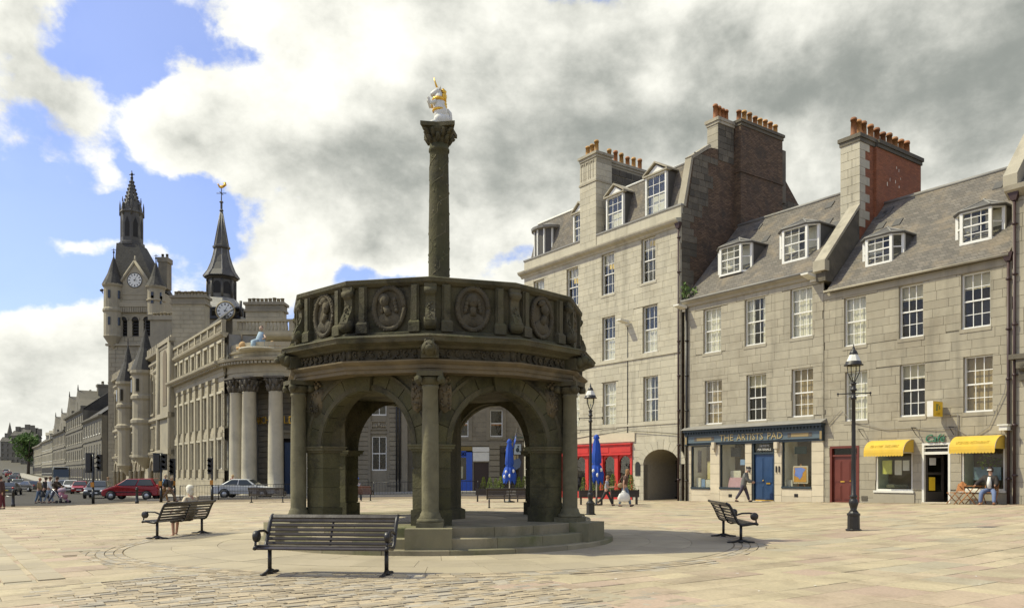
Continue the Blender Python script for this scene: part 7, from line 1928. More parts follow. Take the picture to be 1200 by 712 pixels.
# ------------------------------------------------------------------ lead spired tolbooth steeple behind the bank
def build_steeple():
 D = 88.0; cx = at(259.5, D+2.6); root = thing('tolbooth_steeple', 'old steeple with arched belfry, swept lead roof, slim spire and gilded weathercock', 'tower', (cx, D+2.6, 0), 0)
 Z = lambda py: zat(py, D); ml = M['lead_d']; m2 = MB(); hw = 2.95
 m2.box(-hw, hw, -2.9, 2.9, -1, Z(372)); m2.build('tower_wall', M['gran_d'], root)
 m2 = MB(); z = Z(372); m2.box(-3.25, 3.25, -3.2, 3.2, z-.2, z+.1); m2.box(-3.35, 3.35, -3.3, 3.3, z+.9, z+1.05)
 for i in range(9):
  for y in (-3.2, 3.1): x = -3.2+i*.8; m2.box(x-.07, x+.07, y, y+.12, z+.1, z+.9)
 for i in range(1, 8):
  for x in (-3.25, 3.15): y = -3.2+i*.8; m2.box(x, x+.12, y-.07, y+.07, z+.1, z+.9)
 m2.tube([(-3.25, -3.2, z), (-3.25, -3.2, z+1.7)], .16, 6); m2.tube([(3.25, -3.2, z), (3.25, -3.2, z+1.7)], .16, 6); m2.build('parapet_railing', M['iron'], root)
 Z = lambda py: zat(py, D+2.6)
 n8 = dict(n=8, a0=PI/8, a1=2*PI+PI/8, smooth=False)
 m2 = MB(); m2.lathe([(3.3, Z(370)), (2.9, Z(364)), (2.15, Z(357)), (1.72, Z(352)), (1.66, Z(351))], **n8); m2.build('lead_skirt', pbr('bright_lead', (.20, .19, .16), .45, .25, 2., .2, stain=(.33, .31, .26), stain_amt=.6, stain_scale=1.), root)
 m2 = MB(); m2.lathe([(1.45, Z(351)), (1.45, Z(329)), (1.7, Z(328)), (1.85, Z(327))], **n8); bf = m2.build('belfry', ml, root)
 for i in range(8):
  a = PI/4*i-PI/2; d = Vector((math.cos(a), math.sin(a), 0)); t = Vector((-d.y, d.x, 0)); p = d*1.37; k = MB()
  q = [p+t*u+Vector((0, 0, zz)) for (u, zz) in [(-.38, Z(346)), (.38, Z(346)), (.38, Z(336))]+[(.38*math.cos(PI*j/6), Z(336)+.42*math.sin(PI*j/6)) for j in range(1, 6)]+[(-.38, Z(336))]]
  k.add([tuple(v) for v in q], [tuple(range(len(q)))]); k.build('belfry_opening', M['void'], bf)
  e = Vector((math.cos(a+PI/8), math.sin(a+PI/8), 0)); k = MB(); k.tube([e*1.5+Vector((0, 0, Z(351))), e*1.5+Vector((0, 0, Z(329)))], .13, 6); k.build('belfry_pillar', ml, bf)
 m2 = MB(); m2.lathe([(1.95, Z(326)), (1.95, Z(325)), (1.5, Z(318)), (1.15, Z(309)), (.9, Z(300)), (.78, Z(292.5)), (.95, Z(291)), (.95, Z(289)), (.78, Z(288)), (.42, Z(268)), (.12, Z(248)), (.25, Z(247)), (.12, Z(245)), (.12, Z(238)), (.25, Z(237)), (.06, Z(235)), (.04, Z(219)), (0, Z(218.8))], **n8); sp = m2.build('lead_spire', ml, root)
 for i in range(8):
  a = PI/8+PI/4*i; d = Vector((math.cos(a), math.sin(a), 0)); k = MB(); k.tube([d*1.97+Vector((0, 0, Z(325))), d*1.5+Vector((0, 0, Z(318))), d*1.15+Vector((0, 0, Z(309))), d*.9+Vector((0, 0, Z(300))), d*.78+Vector((0, 0, Z(292.5)))], .06, 5); k.tube([d*.78+Vector((0, 0, Z(288))), d*.12+Vector((0, 0, Z(248)))], .05, 5); k.build('lead_roll', M['lead'], sp)
 k = MB(); k.tube([(-.55, 0, Z(226.5)), (.55, 0, Z(226.5))], .045, 5); k.tube([(0, -.5, Z(226.5)), (0, .5, Z(226.5))], .045, 5); k.build('compass_arms', M['iron'], sp)
 k = MB(); z = Z(219); k.ball((0, 0, z), (.32, .07, .17), 8, 6); k.tube([(.2, 0, z+.05), (.45, 0, z+.25), (.42, 0, z+.45), (.2, 0, z+.42)], [.14, .15, .12, .05], 6); k.tube([(-.25, 0, z+.05), (-.35, 0, z+.3), (-.5, 0, z+.3)], [.1, .08, .03], 6); k.build('weathercock', M['gilt'], sp)
 Z = lambda py: zat(py, D-.9); cl = clock_fn(root, at(264, D-.9)-cx, -3.5, Z(364), .92)
 f = MB(); x = at(264, D-.9)-cx; f.tube([(x+1.0*math.cos(2*PI*i/24), -3.5, Z(364)+1.0*math.sin(2*PI*i/24)) for i in range(25)], .09, 5); f.tube([(x, -3.5, Z(373)), (x, -2.9, Z(373))], .2, 6); f.build('dial_rim', M['gold'], cl)
 return root
build_steeple()
# ------------------------------------------------------------------ houses of the far street, receding to the upper left
def street_house(name, label, pl, pr, ytl, off_ux, matw, storeys, seed, pots=0, gables=0, dormers=0):
 """pl, pr bearings of its two ends along the right-hand building line, ytl: eaves height at its near end"""
 base = Fr(-23.3, 65.0, math.atan2(-.827, .563)); sa_, sb_ = base.s(pl), base.s(pr)
 x, y = base.xy(sa_); rnd = random.Random(seed)
 root = thing(name, label, 'building', (x, y, gz(x, y)), base.a)
 L = sb_-sa_; yn = base.xy(sb_)[1]; zt = zat(ytl, yn)-gz(x, y); dp = 12.
 zb = -3.0
 nb = max(2, int(L/3.0)); hs = []
 sh = zt/storeys
 for r in range(storeys):
  for i in range(nb):
   c = L*(i+.5)/nb; hs.append((c-.6, c+.6, sh*r+sh*.25, sh*r+sh*.78))
 mb = MB(); wall_sheet(mb, 0, L, zb, zt, hs, 0, .25); mb.box(0, L, .8, dp, zb, zt);
 if pr < 122: mb.box(L-.01, L, .01, dp, zb, zt)
 mb.build('wall', matw, root)
 for (a, b, c, d) in hs:
  k = MB(); k.box(a, a+.1, .1, .2, c, d); k.box(b-.1, b, .1, .2, c, d); k.box(a, b, .1, .2, d-.1, d); k.box(a, b, .1, .2, (c+d)/2-.05, (c+d)/2+.05); k.box(a-.1, b+.1, -.1, .2, c-.15, c); w = k.build('window', M['gran_pale'] if seed % 2 else M['white_sill'], root); inst('window_pane', PANE, w, (a+.1, .15, c), (0, 0, 0), (b-a-.2, .01, d-c))
 k = MB()
 for r in range(1, storeys): k.box(0, L, -.15, .0, sh*r-.1, sh*r+.15)
 k.prism_x([(0, zt-.4), (-.45, zt-.1), (-.5, zt+.15), (.1, zt+.2)], -.1, L+.1); k.build('string_courses', matw, root)
 k = MB(); roof_slab(k, 0, L, -.1, zt+.1, 4.5, zt+3.6); roof_slab(k, 0, L, 4.5, zt+3.6, dp, zt); k.add([(0, .0, zt), (0, dp, zt), (0, 4.5, zt+3.6)], [(0, 1, 2)]); k.add([(L, .0, zt), (L, 4.5, zt+3.6), (L, dp, zt)], [(0, 1, 2)]); k.build('roof', M['dark_slate'], root)
 for i in range(gables):
  c = L*(i+.5)/gables; k = MB(); w = L/gables*.32; k.prism_y([(c-w, zt), (c+w, zt), (c+w, zt+1.0), (c+w*.5, zt+2.4), (c, zt+4.2), (c-w*.5, zt+2.4), (c-w, zt+1.0)], -.1, 3.5); k.tube([(c, 0, zt+4.2), (c, 0, zt+5.2)], [.15, .05], 5); k.box(c-.4, c+.4, -.14, -.1, zt+.4, zt+1.9); k.build('gable', matw, root)
 for i in range(dormers):
  c = L*(i+.5)/dormers; k = MB(); k.box(c-.7, c+.7, .6, 3, zt+.3, zt+2.0); k.prism_y([(c-.9, zt+2.0), (c+.9, zt+2.0), (c, zt+2.8)], .5, 3.2); k.build('dormer', M['gran_pale'], root)
 for i in range(pots):
  c = L*(i+.2)/max(1, pots-.4) if pots > 1 else L-.8; k = MB(); k.box(c-.5, c+1.3, 3.2, 5.0, zt+1, zt+5.4); k.box(c-.65, c+1.45, 3.05, 5.15, zt+5.0, zt+5.4); ch = k.build('chimney', matw, root)
  for j in range(4): chimney_pot(ch, c-.1+j*.35, 4.1, zt+5.4, .6, .18, kind='grey')
 k = MB()
 for i in range(nb): c = L*(i+.5)/nb; k.box(c-1.1, c+1.1, -.06, .0, .2, sh*.72)
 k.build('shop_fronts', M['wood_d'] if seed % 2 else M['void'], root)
 return root
street_house('baronial_house', 'gabled granite street building with chimneys, left of the clock tower', 77, 97, 480, 0, M['gran_dk'], 4, 3, pots=2, gables=2)
street_house('corner_tenement', 'granite tenement with a big chimney directly left of the clock tower', 97.5, 119, 486, 0, M['gran_dk'], 3, 4, pots=1, dormers=0)
street_house('far_granite_house', 'pale granite street house beside the gabled building', 62, 76.5, 504, 0, M['gran_f'], 3, 5, pots=1, gables=2)
street_house('far_pale_house', 'pale lower street house in the middle of the far row', 49, 61.5, 514, 0, M['gran_fp'], 3, 6, pots=1, dormers=3)
street_house('farthest_pale_house', 'pale house at the far end of the street row beside the round tree', 38.5, 48.7, 521, 0, M['gran_fp'], 3, 7, pots=1)
def build_distance():
 # church spire on the skyline and the houses up the hill
 D = 560.; x = at(11.5, D); z0 = gz(x, D); t = thing('church_spire', 'slim church steeple far off above the hill street', 'steeple', (x, D, z0))
 m2 = MB(); m2.box(-3, 3, -3, 3, 0, zat(522, D)-z0); m2.build('tower', M['gran_f'], t); m2 = MB(); m2.lathe([(4, zat(522, D)-z0), (2.2, zat(512, D)-z0), (.1, zat(494.5, D)-z0)], n=8, smooth=False); m2.build('spire', M['gran_f'], t)
 rows = [(0, 13, 517, 430, 'grey hillside house at the left edge of the picture'), (13, 24, 510, 400, 'taller dark roofed hillside house below the far steeple'), (24, 34, 508, 380, 'hillside house standing behind the round tree'), (33, 41, 513, 350, 'hillside house at the right of the round tree')]
 for i, (pl, pr, yt, D, lab) in enumerate(rows):
  x0, x1 = at(pl, D), at(pr, D); z0 = gz((x0+x1)/2, D)-2; zt = zat(yt, D)-z0; t = thing('hillside_house', lab, 'building', (x0, D, z0), 0, 'houses up the far hill'); w = x1-x0
  m2 = MB(); n = max(2, int(w/2.6)); hs = []
  for r in range(4):
   for q in range(n): c = w*(q+.5)/n; hs.append((c-.6, c+.6, zt*(.1+.22*r), zt*(.1+.22*r)+zt*.13))
  wall_sheet(m2, 0, w, 0, zt, hs, 0, .3); m2.box(0, w, .35, 5, 0, zt); m2.build('wall', M['gran_f'], t)
  m2 = MB(); m2.prism_x([(-.3, zt), (5.3, zt), (2.5, zt+2.6)], -.2, w+.2); m2.build('roof', M['dark_slate'], t)
  m2 = MB(); m2.box(w*.2, w*.2+2, 2, 3.2, zt+1, zt+4.6); m2.box(w*.75, w*.75+2, 2, 3.2, zt+1, zt+4.2); m2.build('chimney', M['gran_f'], t)
 # left-hand side of the street, mostly beyond the frame
 # round tree
build_distance()
def leaf_cloud(mb, c, r, n, size, rnd, squash=(1, 1, 1), shell=.35):
 for _ in range(n):
  while True:
   p = Vector((rnd.uniform(-1, 1), rnd.uniform(-1, 1), rnd.uniform(-1, 1)))
   if shell < p.length < 1: break
  q = Vector((p.x*r*squash[0], p.y*r*squash[1], p.z*r*squash[2]))+Vector(c); s = size*rnd.uniform(.6, 1.3)
  u = Vector((rnd.gauss(0, 1), rnd.gauss(0, 1), rnd.gauss(0, 1))).normalized(); w = u.orthogonal().normalized(); v = u.cross(w)
  mb.add([q-w*s, q+v*s*.55, q+w*s, q-v*s*.55], [(0, 1, 2, 3)])
def build_tree():
 D = 250.; x = at(33, D); z0 = gz(x, D); rnd = random.Random(31); t = thing('street_tree', 'round green tree at the end of the far street', 'tree', (x, D, z0))
 h = zat(506, D)-z0; m2 = MB(); m2.tube([(0, 0, -1), (.1, 0, h*.3), (0, .1, h*.6)], [.5, .4, .25], 7)
 for i in range(7): a = i*.9; m2.tube([(0, 0, h*.35), (2*math.cos(a), 2*math.sin(a), h*.6), (3*math.cos(a), 3*math.sin(a), h*.78)], [.22, .15, .06], 5)
 m2.build('trunk', M['bark'], t); m2 = MB()
 for i in range(26):
  a = rnd.uniform(0, 2*PI); rr = rnd.uniform(0, 4.3); zz = rnd.uniform(.36, .92); rr *= math.sqrt(max(.1, 1-((zz-.6)/.42)**2)); leaf_cloud(m2, (rr*math.cos(a), rr*math.sin(a), h*zz), rnd.uniform(1.2, 2.1), 90, .38, rnd, (1, 1, .8))
 m2.build('crown', M['leaf_d'], t)
 # plant growing in the gutter between the two right-hand roofs
 x, y = row_xy(.05, -.15); z = 11.05; t = thing('gutter_plant', 'green weed growing out of the gutter where the tall and lower roofs meet', 'plant', (x, y, z)); m2 = MB(); leaf_cloud(m2, (.35, .1, .2), .5, 110, .10, rnd, (1.2, .8, .8), .0); leaf_cloud(m2, (-.1, 0, .45), .35, 50, .10, rnd, (.7, .7, 1.2), .0); m2.build('leaves', M['leaf_d'], t)
 m2 = MB()
 for i in range(6): m2.tube([(0, 0, -.1), (rnd.uniform(-.3, .6), 0, rnd.uniform(.4, 1.0))], .012, 4)
 m2.build('stems', M['bark'], t)
build_tree()
def bench_meshes(mat_):
 d = {}
 prof_seat = [(-.30, .405), (-.235, .435), (-.16, .432), (-.085, .418), (-.01, .405)]
 prof_back = [(.085, .452), (.125, .515), (.155, .58), (.185, .648), (.215, .716), (.25, .783), (.305, .84)]
 d['slats'] = []
 for i, (y, z) in enumerate(prof_seat+prof_back):
  mb = MB(); L = .99
  if i < 5: t, w, tilt = .028, .062, (.5, .1, -.12, -.15, -.1)[i]
  elif i == 11: t, w, tilt = .036, .075, PI/2-.75
  else: t, w, tilt = .028, .048, PI/2-.42
  c, s = math.cos(tilt), math.sin(tilt); q = []
  for (a, b) in ((-w/2+.008, -t/2), (w/2-.008, -t/2), (w/2, -t/2+.008), (w/2, t/2-.008), (w/2-.008, t/2), (-w/2+.008, t/2), (-w/2, t/2-.008), (-w/2, -t/2+.008)): q.append((y+a*c-b*s, z+a*s+b*c))
  mb.prism_x(q, -L, L); d['slats'].append(mb.mesh('slat', mat_))
 mb = MB()                                              # iron end: swept rail, leg post, splayed foot
 rail = [(0, -.345, .395), (0, -.31, .425), (0, -.24, .42), (0, -.12, .40), (0, .0, .385), (0, .07, .42), (0, .115, .50), (0, .17, .63), (0, .225, .745), (0, .275, .825), (0, .345, .865)]
 mb.tube(rail, [.028]+[.03]*9+[.026], 8); d['rail'] = mb.mesh('end_rail', M['iron'])
 mb = MB(); mb.tube([(0, .0, .02), (0, 0, .40)], .032, 8); mb.tube([(0, 0, .0), (0, 0, .06)], [.06, .035], 8)
 for y in (-.26, .26): mb.tube([(0, y, .018), (0, y*.6, .02), (0, 0, .06)], [.018, .024, .032], 6); mb.ball((0, y, .015), (.045, .05, .02), 8, 4)
 d['leg'] = mb.mesh('leg', M['iron'])
 mb = MB(); mb.tube([(0, .13, .60), (0, .0, .645), (0, -.16, .65), (0, -.24, .635)], [.02, .02, .02, .024], 7)
 mb.lathe([(0, -.035), (.075, -.035), (.085, -.02), (.085, .02), (.075, .035), (0, .035)], n=16); n = len(mb.v)
 k = n-6*16; mb.xform(Matrix.Translation((0, -.265, .578)) @ Matrix.Rotation(PI/2, 4, 'Y'), k); mb.tube([(0, -.30, .51), (0, -.31, .43)], .018, 6); d['arm'] = mb.mesh('armrest', M['iron'])
 mb = MB(); mb.tube([(0, y+.02, z-.02) for (_, y, z) in rail[1:-1]], .018, 6); d['mid'] = mb.mesh('middle_rail', M['iron'])
 return d
BM = {}
def bench(p, q, label, mat_='bench', face=1):
 """p, q: ground points of its two leg posts; it faces to the right of p->q when face is 1"""
 if mat_ not in BM: BM[mat_] = bench_meshes(M[mat_])
 d = BM[mat_]; m = ((p[0]+q[0])/2, (p[1]+q[1])/2); a = math.atan2(q[1]-p[1], q[0]-p[0])+(0 if face == 1 else PI)
 t = thing('park_bench', label, 'bench', (*m, gz(*m)+.004), a, 'slatted iron ended benches round the cross')
 for me in d['slats']: inst('slat', me, t)
 for x in (-.99, .99): inst('end_rail', d['rail'], t, (x, 0, 0)); inst('armrest', d['arm'], t, (x, 0, 0))
 for x in (-.90, .90): inst('leg', d['leg'], t, (x, 0, 0))
 inst('middle_rail', d['mid'], t)
 return t
def seg_from(px, Y, length, ang):
 x = at(px, Y); dx, dy = math.cos(ang)*length/2, math.sin(ang)*length/2; return (x-dx, Y-dy), (x+dx, Y+dy)
b1 = bench(*seg_from(384, 12.0, 1.8, R_(-6)), 'empty dark slatted bench nearest the camera, facing it')
b2 = bench(on_ground(181.5, 631.5), on_ground(238.8, 624.2), 'dark slatted bench on the left with a white haired woman sitting on it', face=-1)
b3 = bench(on_ground(870.5, 636.5), on_ground(846, 627.5), 'empty dark slatted bench to the right of the cross, seen from its end', face=1)
bench(*seg_from(313, 46.5, 1.8, R_(2)), 'dark bench beyond the left pier, in front of the silver car', face=-1)
b5 = bench(*seg_from(416, 46.5, 1.8, R_(-2)), 'red brown bench seen through the left arch of the cross', 'bench_r', face=-1)
bench(*seg_from(597, 35.6, 1.8, R_(0)), 'dark bench seen through the right arch below the blue parasol', face=-1)
def lamp_post(px, Y, label):
 x = at(px, Y); t = thing('street_lamp', label, 'street lamp', (x, Y, gz(x, Y)), 0, 'old fashioned iron street lamps')
 mb = MB(); mb.lathe([(.20, 0), (.20, .03), (.155, .05), (.15, .38), (.165, .40), (.165, .44), (.13, .46), (.11, .50)], n=12, smooth=False); mb.build('plinth', M['iron'], t)
 mb = MB(); mb.lathe([(.11, .49), (.075, .54), (.10, .64), (.125, .72), (.10, .80), (.07, .84), (.095, .87), (.095, .90), (.06, .94), (.056, 1.6), (.05, 2.6), (.046, 3.4), (.075, 3.42), (.075, 3.47), (.05, 3.49), (.05, 3.62), (.08, 3.64), (.08, 3.68), (.055, 3.70), (.06, 3.8), (.085, 3.83), (.04, 3.86)], n=12); mb.build('post', M['iron'], t)
 mb = MB(); mb.tube([(-.40, 0, 3.55), (.43, 0, 3.58)], .017, 6); mb.ball((-.41, 0, 3.55), .03, 6, 5); mb.ball((.44, 0, 3.58), .03, 6, 5); mb.tube([(0, -.25, 3.5), (0, .25, 3.5)], .014, 5)
 mb.tube([(-.40, 0, 3.55), (-.41, 0, 3.48)], .012, 5); mb.tube([(.43, 0, 3.58), (.44, 0, 3.50)], .012, 5); mb.build('ladder_bar', M['iron'], t)
 mb = MB()                                              # lantern frame
 for i in range(4):
  a = PI/4+PI/2*i; c, s = math.cos(a), math.sin(a); mb.tube([(.03*c, .03*s, 3.86), (.085*c, .085*s, 3.96), (.15*c, .15*s, 4.10), (.165*c, .165*s, 4.3)], .012, 5)
 mb.lathe([(.16, 4.28), (.24, 4.29), (.245, 4.31), (.20, 4.33), (.195, 4.39), (.18, 4.40)], n=16); ln = mb.build('lantern', M['iron'], t)
 mb = MB(); mb.lathe([(.035, 3.88), (.08, 3.97), (.14, 4.10), (.155, 4.28)], n=14); mb.build('lantern_glass', M['clear'], ln)
 mb = MB(); mb.lathe([(.185, 4.395), (.14, 4.50), (.10, 4.58)], n=8, smooth=False); mb.build('roof_glass', M['white_sill'], ln)
 mb = MB(); mb.lathe([(.105, 4.575), (.11, 4.60), (.07, 4.68), (.03, 4.71), (.035, 4.75), (.012, 4.79), (.012, 4.84), (0, 4.86)], n=12); mb.build('finial', M['iron'], ln)
 mb = MB(); mb.ball((0, 0, 4.02), (.035, .035, .07), 8, 6); mb.tube([(0, 0, 3.86), (0, 0, 3.97)], .015, 5); mb.build('bulb', M['white_sill'], ln)
 return t
lamp_post(1000.3, 20.9, 'tall black lamp post in front of the brown door, right of the cross'); lamp_post(692, 29.6, 'black lamp post just behind the right side of the cross')
def bollard(px, Y, label):
 x = at(px, Y); t = thing('bollard', label, 'bollard', (x, Y, gz(x, Y)), 0, 'black iron bollards'); mb = MB(); mb.lathe([(.11, 0), (.11, .14), (.085, .16), (.075, .82), (.095, .84), (.095, .88), (.08, .9)], n=12); mb.build('post', M['black'], t)
 mb = MB(); mb.lathe([(.08, .9), (.085, .96), (.05, 1.0), (0, 1.01)], n=12); mb.build('cap', M['black'], t)
bollard(160.5, 49.5, 'short black bollard in front of the red car'); bollard(15.4, 47.5, 'short black bollard near the left edge, beside the standing person')
def traffic_light(px, Y, heads, label, h=3.1):
 x = at(px, Y); t = thing('traffic_light', label, 'traffic light', (x, Y, gz(x, Y)), 0, 'traffic lights at the crossing'); mb = MB(); mb.tube([(0, 0, 0), (0, 0, h)], .065, 8); mb.tube([(0, 0, 0), (0, 0, .9)], .09, 8); mb.build('pole', M['black'], t)
 for (dx, z, back, w) in heads:
  mb = MB(); mb.bbox(dx-w/2, dx+w/2, -.12, .12, z, z+1.05, .03)
  if back: mb.box(dx-w/2-.1, dx+w/2+.1, .10, .12, z-.1, z+1.15)
  mb.box(min(0, dx), max(0, dx), -.03, .03, z+.2, z+.26); mb.box(min(0, dx), max(0, dx), -.03, .03, z+.8, z+.86); hd = mb.build('signal_head', M['black'], t)
  if not back:
   for i in range(3):
    k = MB(); k.lathe([(.115, 0), (.115, .16)], n=12, a0=0, a1=PI); k.xform(Matrix.Translation((dx, -.12, z+.2+.33*i)) @ Matrix.Rotation(PI/2, 4, 'X')); k.build('visor', M['black'], hd)
    k = MB(); k.lathe([(0, 0), (.10, 0)], n=12); k.xform(Matrix.Translation((dx, -.125, z+.2+.33*i)) @ Matrix.Rotation(PI/2, 4, 'X')); k.build('lens', simple('dark_lens', (.05, .02, .02), .3), hd)
 mb = MB(); mb.box(-.09, .09, -.16, -.06, 1.05, 1.35); mb.build('push_button_box', simple('orange_box', (.45, .2, .03)), t)
traffic_light(109.2, 50.5, ((-.28, 2.05, 1, .34), (.42, 2.05, 0, .28)), 'traffic light with two heads in front of the dark car, left of the red car')
traffic_light(188.8, 51.5, ((-.26, 2.0, 1, .42), (.22, 2.05, 0, .28)), 'traffic light with a broad black back board above the rear of the red car'); traffic_light(204.5, 52.5, ((-.14, 1.75, 0, .3),), 'traffic light with a single head right of the two walkers', 2.8); traffic_light(248.6, 52.5, ((-.12, 1.75, 0, .3),), 'traffic light on a thin pole left of the silver car', 2.85)
def railing(pts, label, h=1.0):
 t = thing('guard_railing', label, 'railing', (pts[0][0], pts[0][1], gz(*pts[0])), 0, 'pedestrian guard railings along the kerb'); o = t.location
 bars = MB()
 for (p, q) in zip(pts[:-1], pts[1:]):
  L = math.hypot(q[0]-p[0], q[1]-p[1]); n = max(1, int(L/2))
  for i in range(n+1):
   x, y = p[0]+(q[0]-p[0])*i/n, p[1]+(q[1]-p[1])*i/n; z = gz(x, y); mb = MB(tuple(o)); mb.tube([(x, y, z), (x, y, z+h+.04)], .03, 6); mb.build('post', M['black'], t)
   if i < n:
    x2, y2 = p[0]+(q[0]-p[0])*(i+1)/n, p[1]+(q[1]-p[1])*(i+1)/n; z2 = gz(x2, y2); mb = MB(tuple(o))
    for zz in (.12, h): mb.tube([(x, y, z+zz), (x2, y2, z2+zz)], .02, 5)
    for k in range(1, 14): f = k/14; mb.tube([(x+(x2-x)*f, y+(y2-y)*f, z+.12), (x+(x2-x)*f, y+(y2-y)*f, z+h)], .0085, 4)
    mb.build('rail_panel', M['black'], t, kind='stuff')
railing([(at(211, 54.6), 54.6), (at(346, 54.6), 54.6)], 'black guard railing in front of the bank and the silver car'); railing([(at(392, 55.4), 55.4), (at(484, 55.4), 55.4)], 'black guard railing seen through the left arch'); railing([(at(497, 55.6), 55.6), (at(560, 55.6), 55.6)], 'black guard railing before the blue shop, seen through the right arch')
# ------------------------------------------------------------------ parasols, planters, conifers
def parasol(px, Y, ztop, label):
 x = at(px, Y); t = thing('parasol', label, 'parasol', (x, Y, gz(x, Y)), 0, 'closed blue cafe parasols'); rnd = random.Random(int(px)); mb = MB(); mb.tube([(0, 0, .04), (0, 0, ztop-.1)], .03, 8); mb.build('pole', M['white_sill'], t)
 mb = MB(); mb.lathe([(.28, 0), (.28, .06), (.06, .1), (.05, .4)], n=12); mb.build('base', M['black'], t)
 prof = [(.03, ztop), (.10, ztop-.06), (.13, ztop-.18), (.10, ztop-.24), (.15, ztop-.5), (.19, ztop-1.0), (.20, ztop-1.35), (.145, ztop-1.42), (.22, ztop-1.55), (.30, ztop-1.9), (.27, ztop-2.15)]
 mb = MB(); n = 24; v = []
 for (r, z) in prof:
  for i in range(n): k = 1+(.26 if i % 3 == 0 else -.10)*(1 if r > .12 else .3)+rnd.uniform(-.05, .05); a = 2*PI*i/n+.15*z; v.append((r*k*math.cos(a), r*k*math.sin(a), z-(.22*(i % 3 == 0)+rnd.uniform(0, .08) if z < ztop-2 else 0)))
 mb.add(v, [(j*n+i, j*n+(i+1) % n, (j+1)*n+(i+1) % n, (j+1)*n+i) for j in range(len(prof)-1) for i in range(n)], True); c = mb.build('canopy', M['canvas_blue'], t)
 mb = MB(); mb.lathe([(.165, ztop-1.39), (.165, ztop-1.44)], n=14); mb.build('tie_band', M['canvas_blue'], c)
 for (a, zz) in ((-2.2, 1.75), (-1.5, 1.95), (-.8, 1.7), (-2.7, 2.0)): mb = MB(); mb.ball((.29*math.cos(a), .29*math.sin(a), ztop-zz), (.07, .05, .10), 8, 6); mb.build('white_roundel', M['white'], c)
parasol(597, 42.5, 3.36, 'closed blue parasol seen through the right arch'); parasol(699, 38.5, 3.4, 'closed blue parasol in front of the red bar, right of the lamp post')
def planter(p0, p1, Y, label):
 x0, x1 = at(p0, Y), at(p1, Y); t = thing('planter', label, 'planter', (x0, Y, gz(x0, Y)), 0, 'dark wooden planter troughs'); L = x1-x0
 for i in range(4): mb = MB(); mb.box(.0, L, -.2, -.17, .36+.09*i, .443+.09*i); mb.box(.0, L, .17, .2, .36+.09*i, .443+.09*i); mb.build('board', M['wood_d'], t)
 mb = MB(); mb.box(0, L, -.165, .165, .38, .66); mb.build('soil', M['bark'], t)
 mb = MB(); mb.box(-.02, .0, -.2, .2, .36, .74); mb.box(L, L+.02, -.2, .2, .36, .74); mb.build('end_board', M['wood_d'], t)
 for x in (.04, L-.12):
  for y in (-.17, .11): mb = MB(); mb.box(x, x+.07, y, y+.07, 0, .36); mb.build('leg', M['wood_d'], t)
for p0, p1, Y, lab in ((558, 593, 43.5, 'dark planter trough left of the parasol, seen through the right arch'), (605, 640, 43.0, 'dark planter trough right of the parasol, seen through the right arch'), (679, 707, 39.2, 'dark planter trough left of the walking child, before the red bar'), (716, 748, 39.6, 'dark planter trough behind the walking woman, before the red bar')): planter(p0, p1, Y, lab)
CON = []
for k in range(2):
 mb = MB(); rnd = random.Random(k)
 for z in [i/15 for i in range(15)]:
  r = .17*(1-z)**.75+.02+.03*(z < .2)
  for _ in range(26): a = rnd.uniform(0, 6.28); rr = r*rnd.uniform(.55, 1.1); q = Vector((rr*math.cos(a), rr*math.sin(a), .05+.70*z+rnd.uniform(-.03, .03))); s = rnd.uniform(.02, .04); u = Vector((rnd.gauss(0, 1), rnd.gauss(0, 1), rnd.gauss(1, .6))).normalized(); w = u.orthogonal().normalized(); mb.add([q-w*s*.5, q+u*s*1.4, q+w*s*.5, q-u*s*.4], [(0, 1, 2, 3)])
 CON.append(mb.mesh('foliage', M['leaf']))
tr = MB(); tr.tube([(0, 0, -.12), (0, 0, .5)], .02, 5); TRM = tr.mesh('trunk', M['bark'])
words = ['leftmost conifer bush in the trough left of the parasol', 'second conifer bush from the left in the trough left of the parasol', 'third conifer bush from the left in the trough left of the parasol', 'rightmost tall conifer bush in the trough left of the parasol', 'conifer bush directly right of the parasol pole', 'middle conifer bush in the trough right of the parasol', 'conifer bush next to the right arch pier', 'conifer bush between the cross and the lamp post', 'conifer bush behind the child, left of the red column', 'small conifer bush right of the lamp post', 'tall conifer bush between child and woman', 'conifer bush right of the walking woman']
for (px, Y, h), wd in zip(((566.5, 43.5, .95), (574, 43.5, .9), (581, 43.5, .85), (586.8, 43.5, .98), (608, 43, .95), (614.5, 43, 1.0), (621, 43, .85), (684, 39.2, .95), (705, 39.2, .95), (694.5, 39.2, .8), (718.5, 39.6, 1.15), (739.5, 39.6, 1.1)), words):
 x = at(px, Y); t = thing('conifer_bush', wd, 'conifer', (x, Y, gz(x, Y)+.66), random.random()*6, 'clipped conifers in the cafe planters'); inst('foliage', CON[int(px) % 2], t, scale=(1.12*h, 1.12*h, h)); inst('trunk', TRM, t)
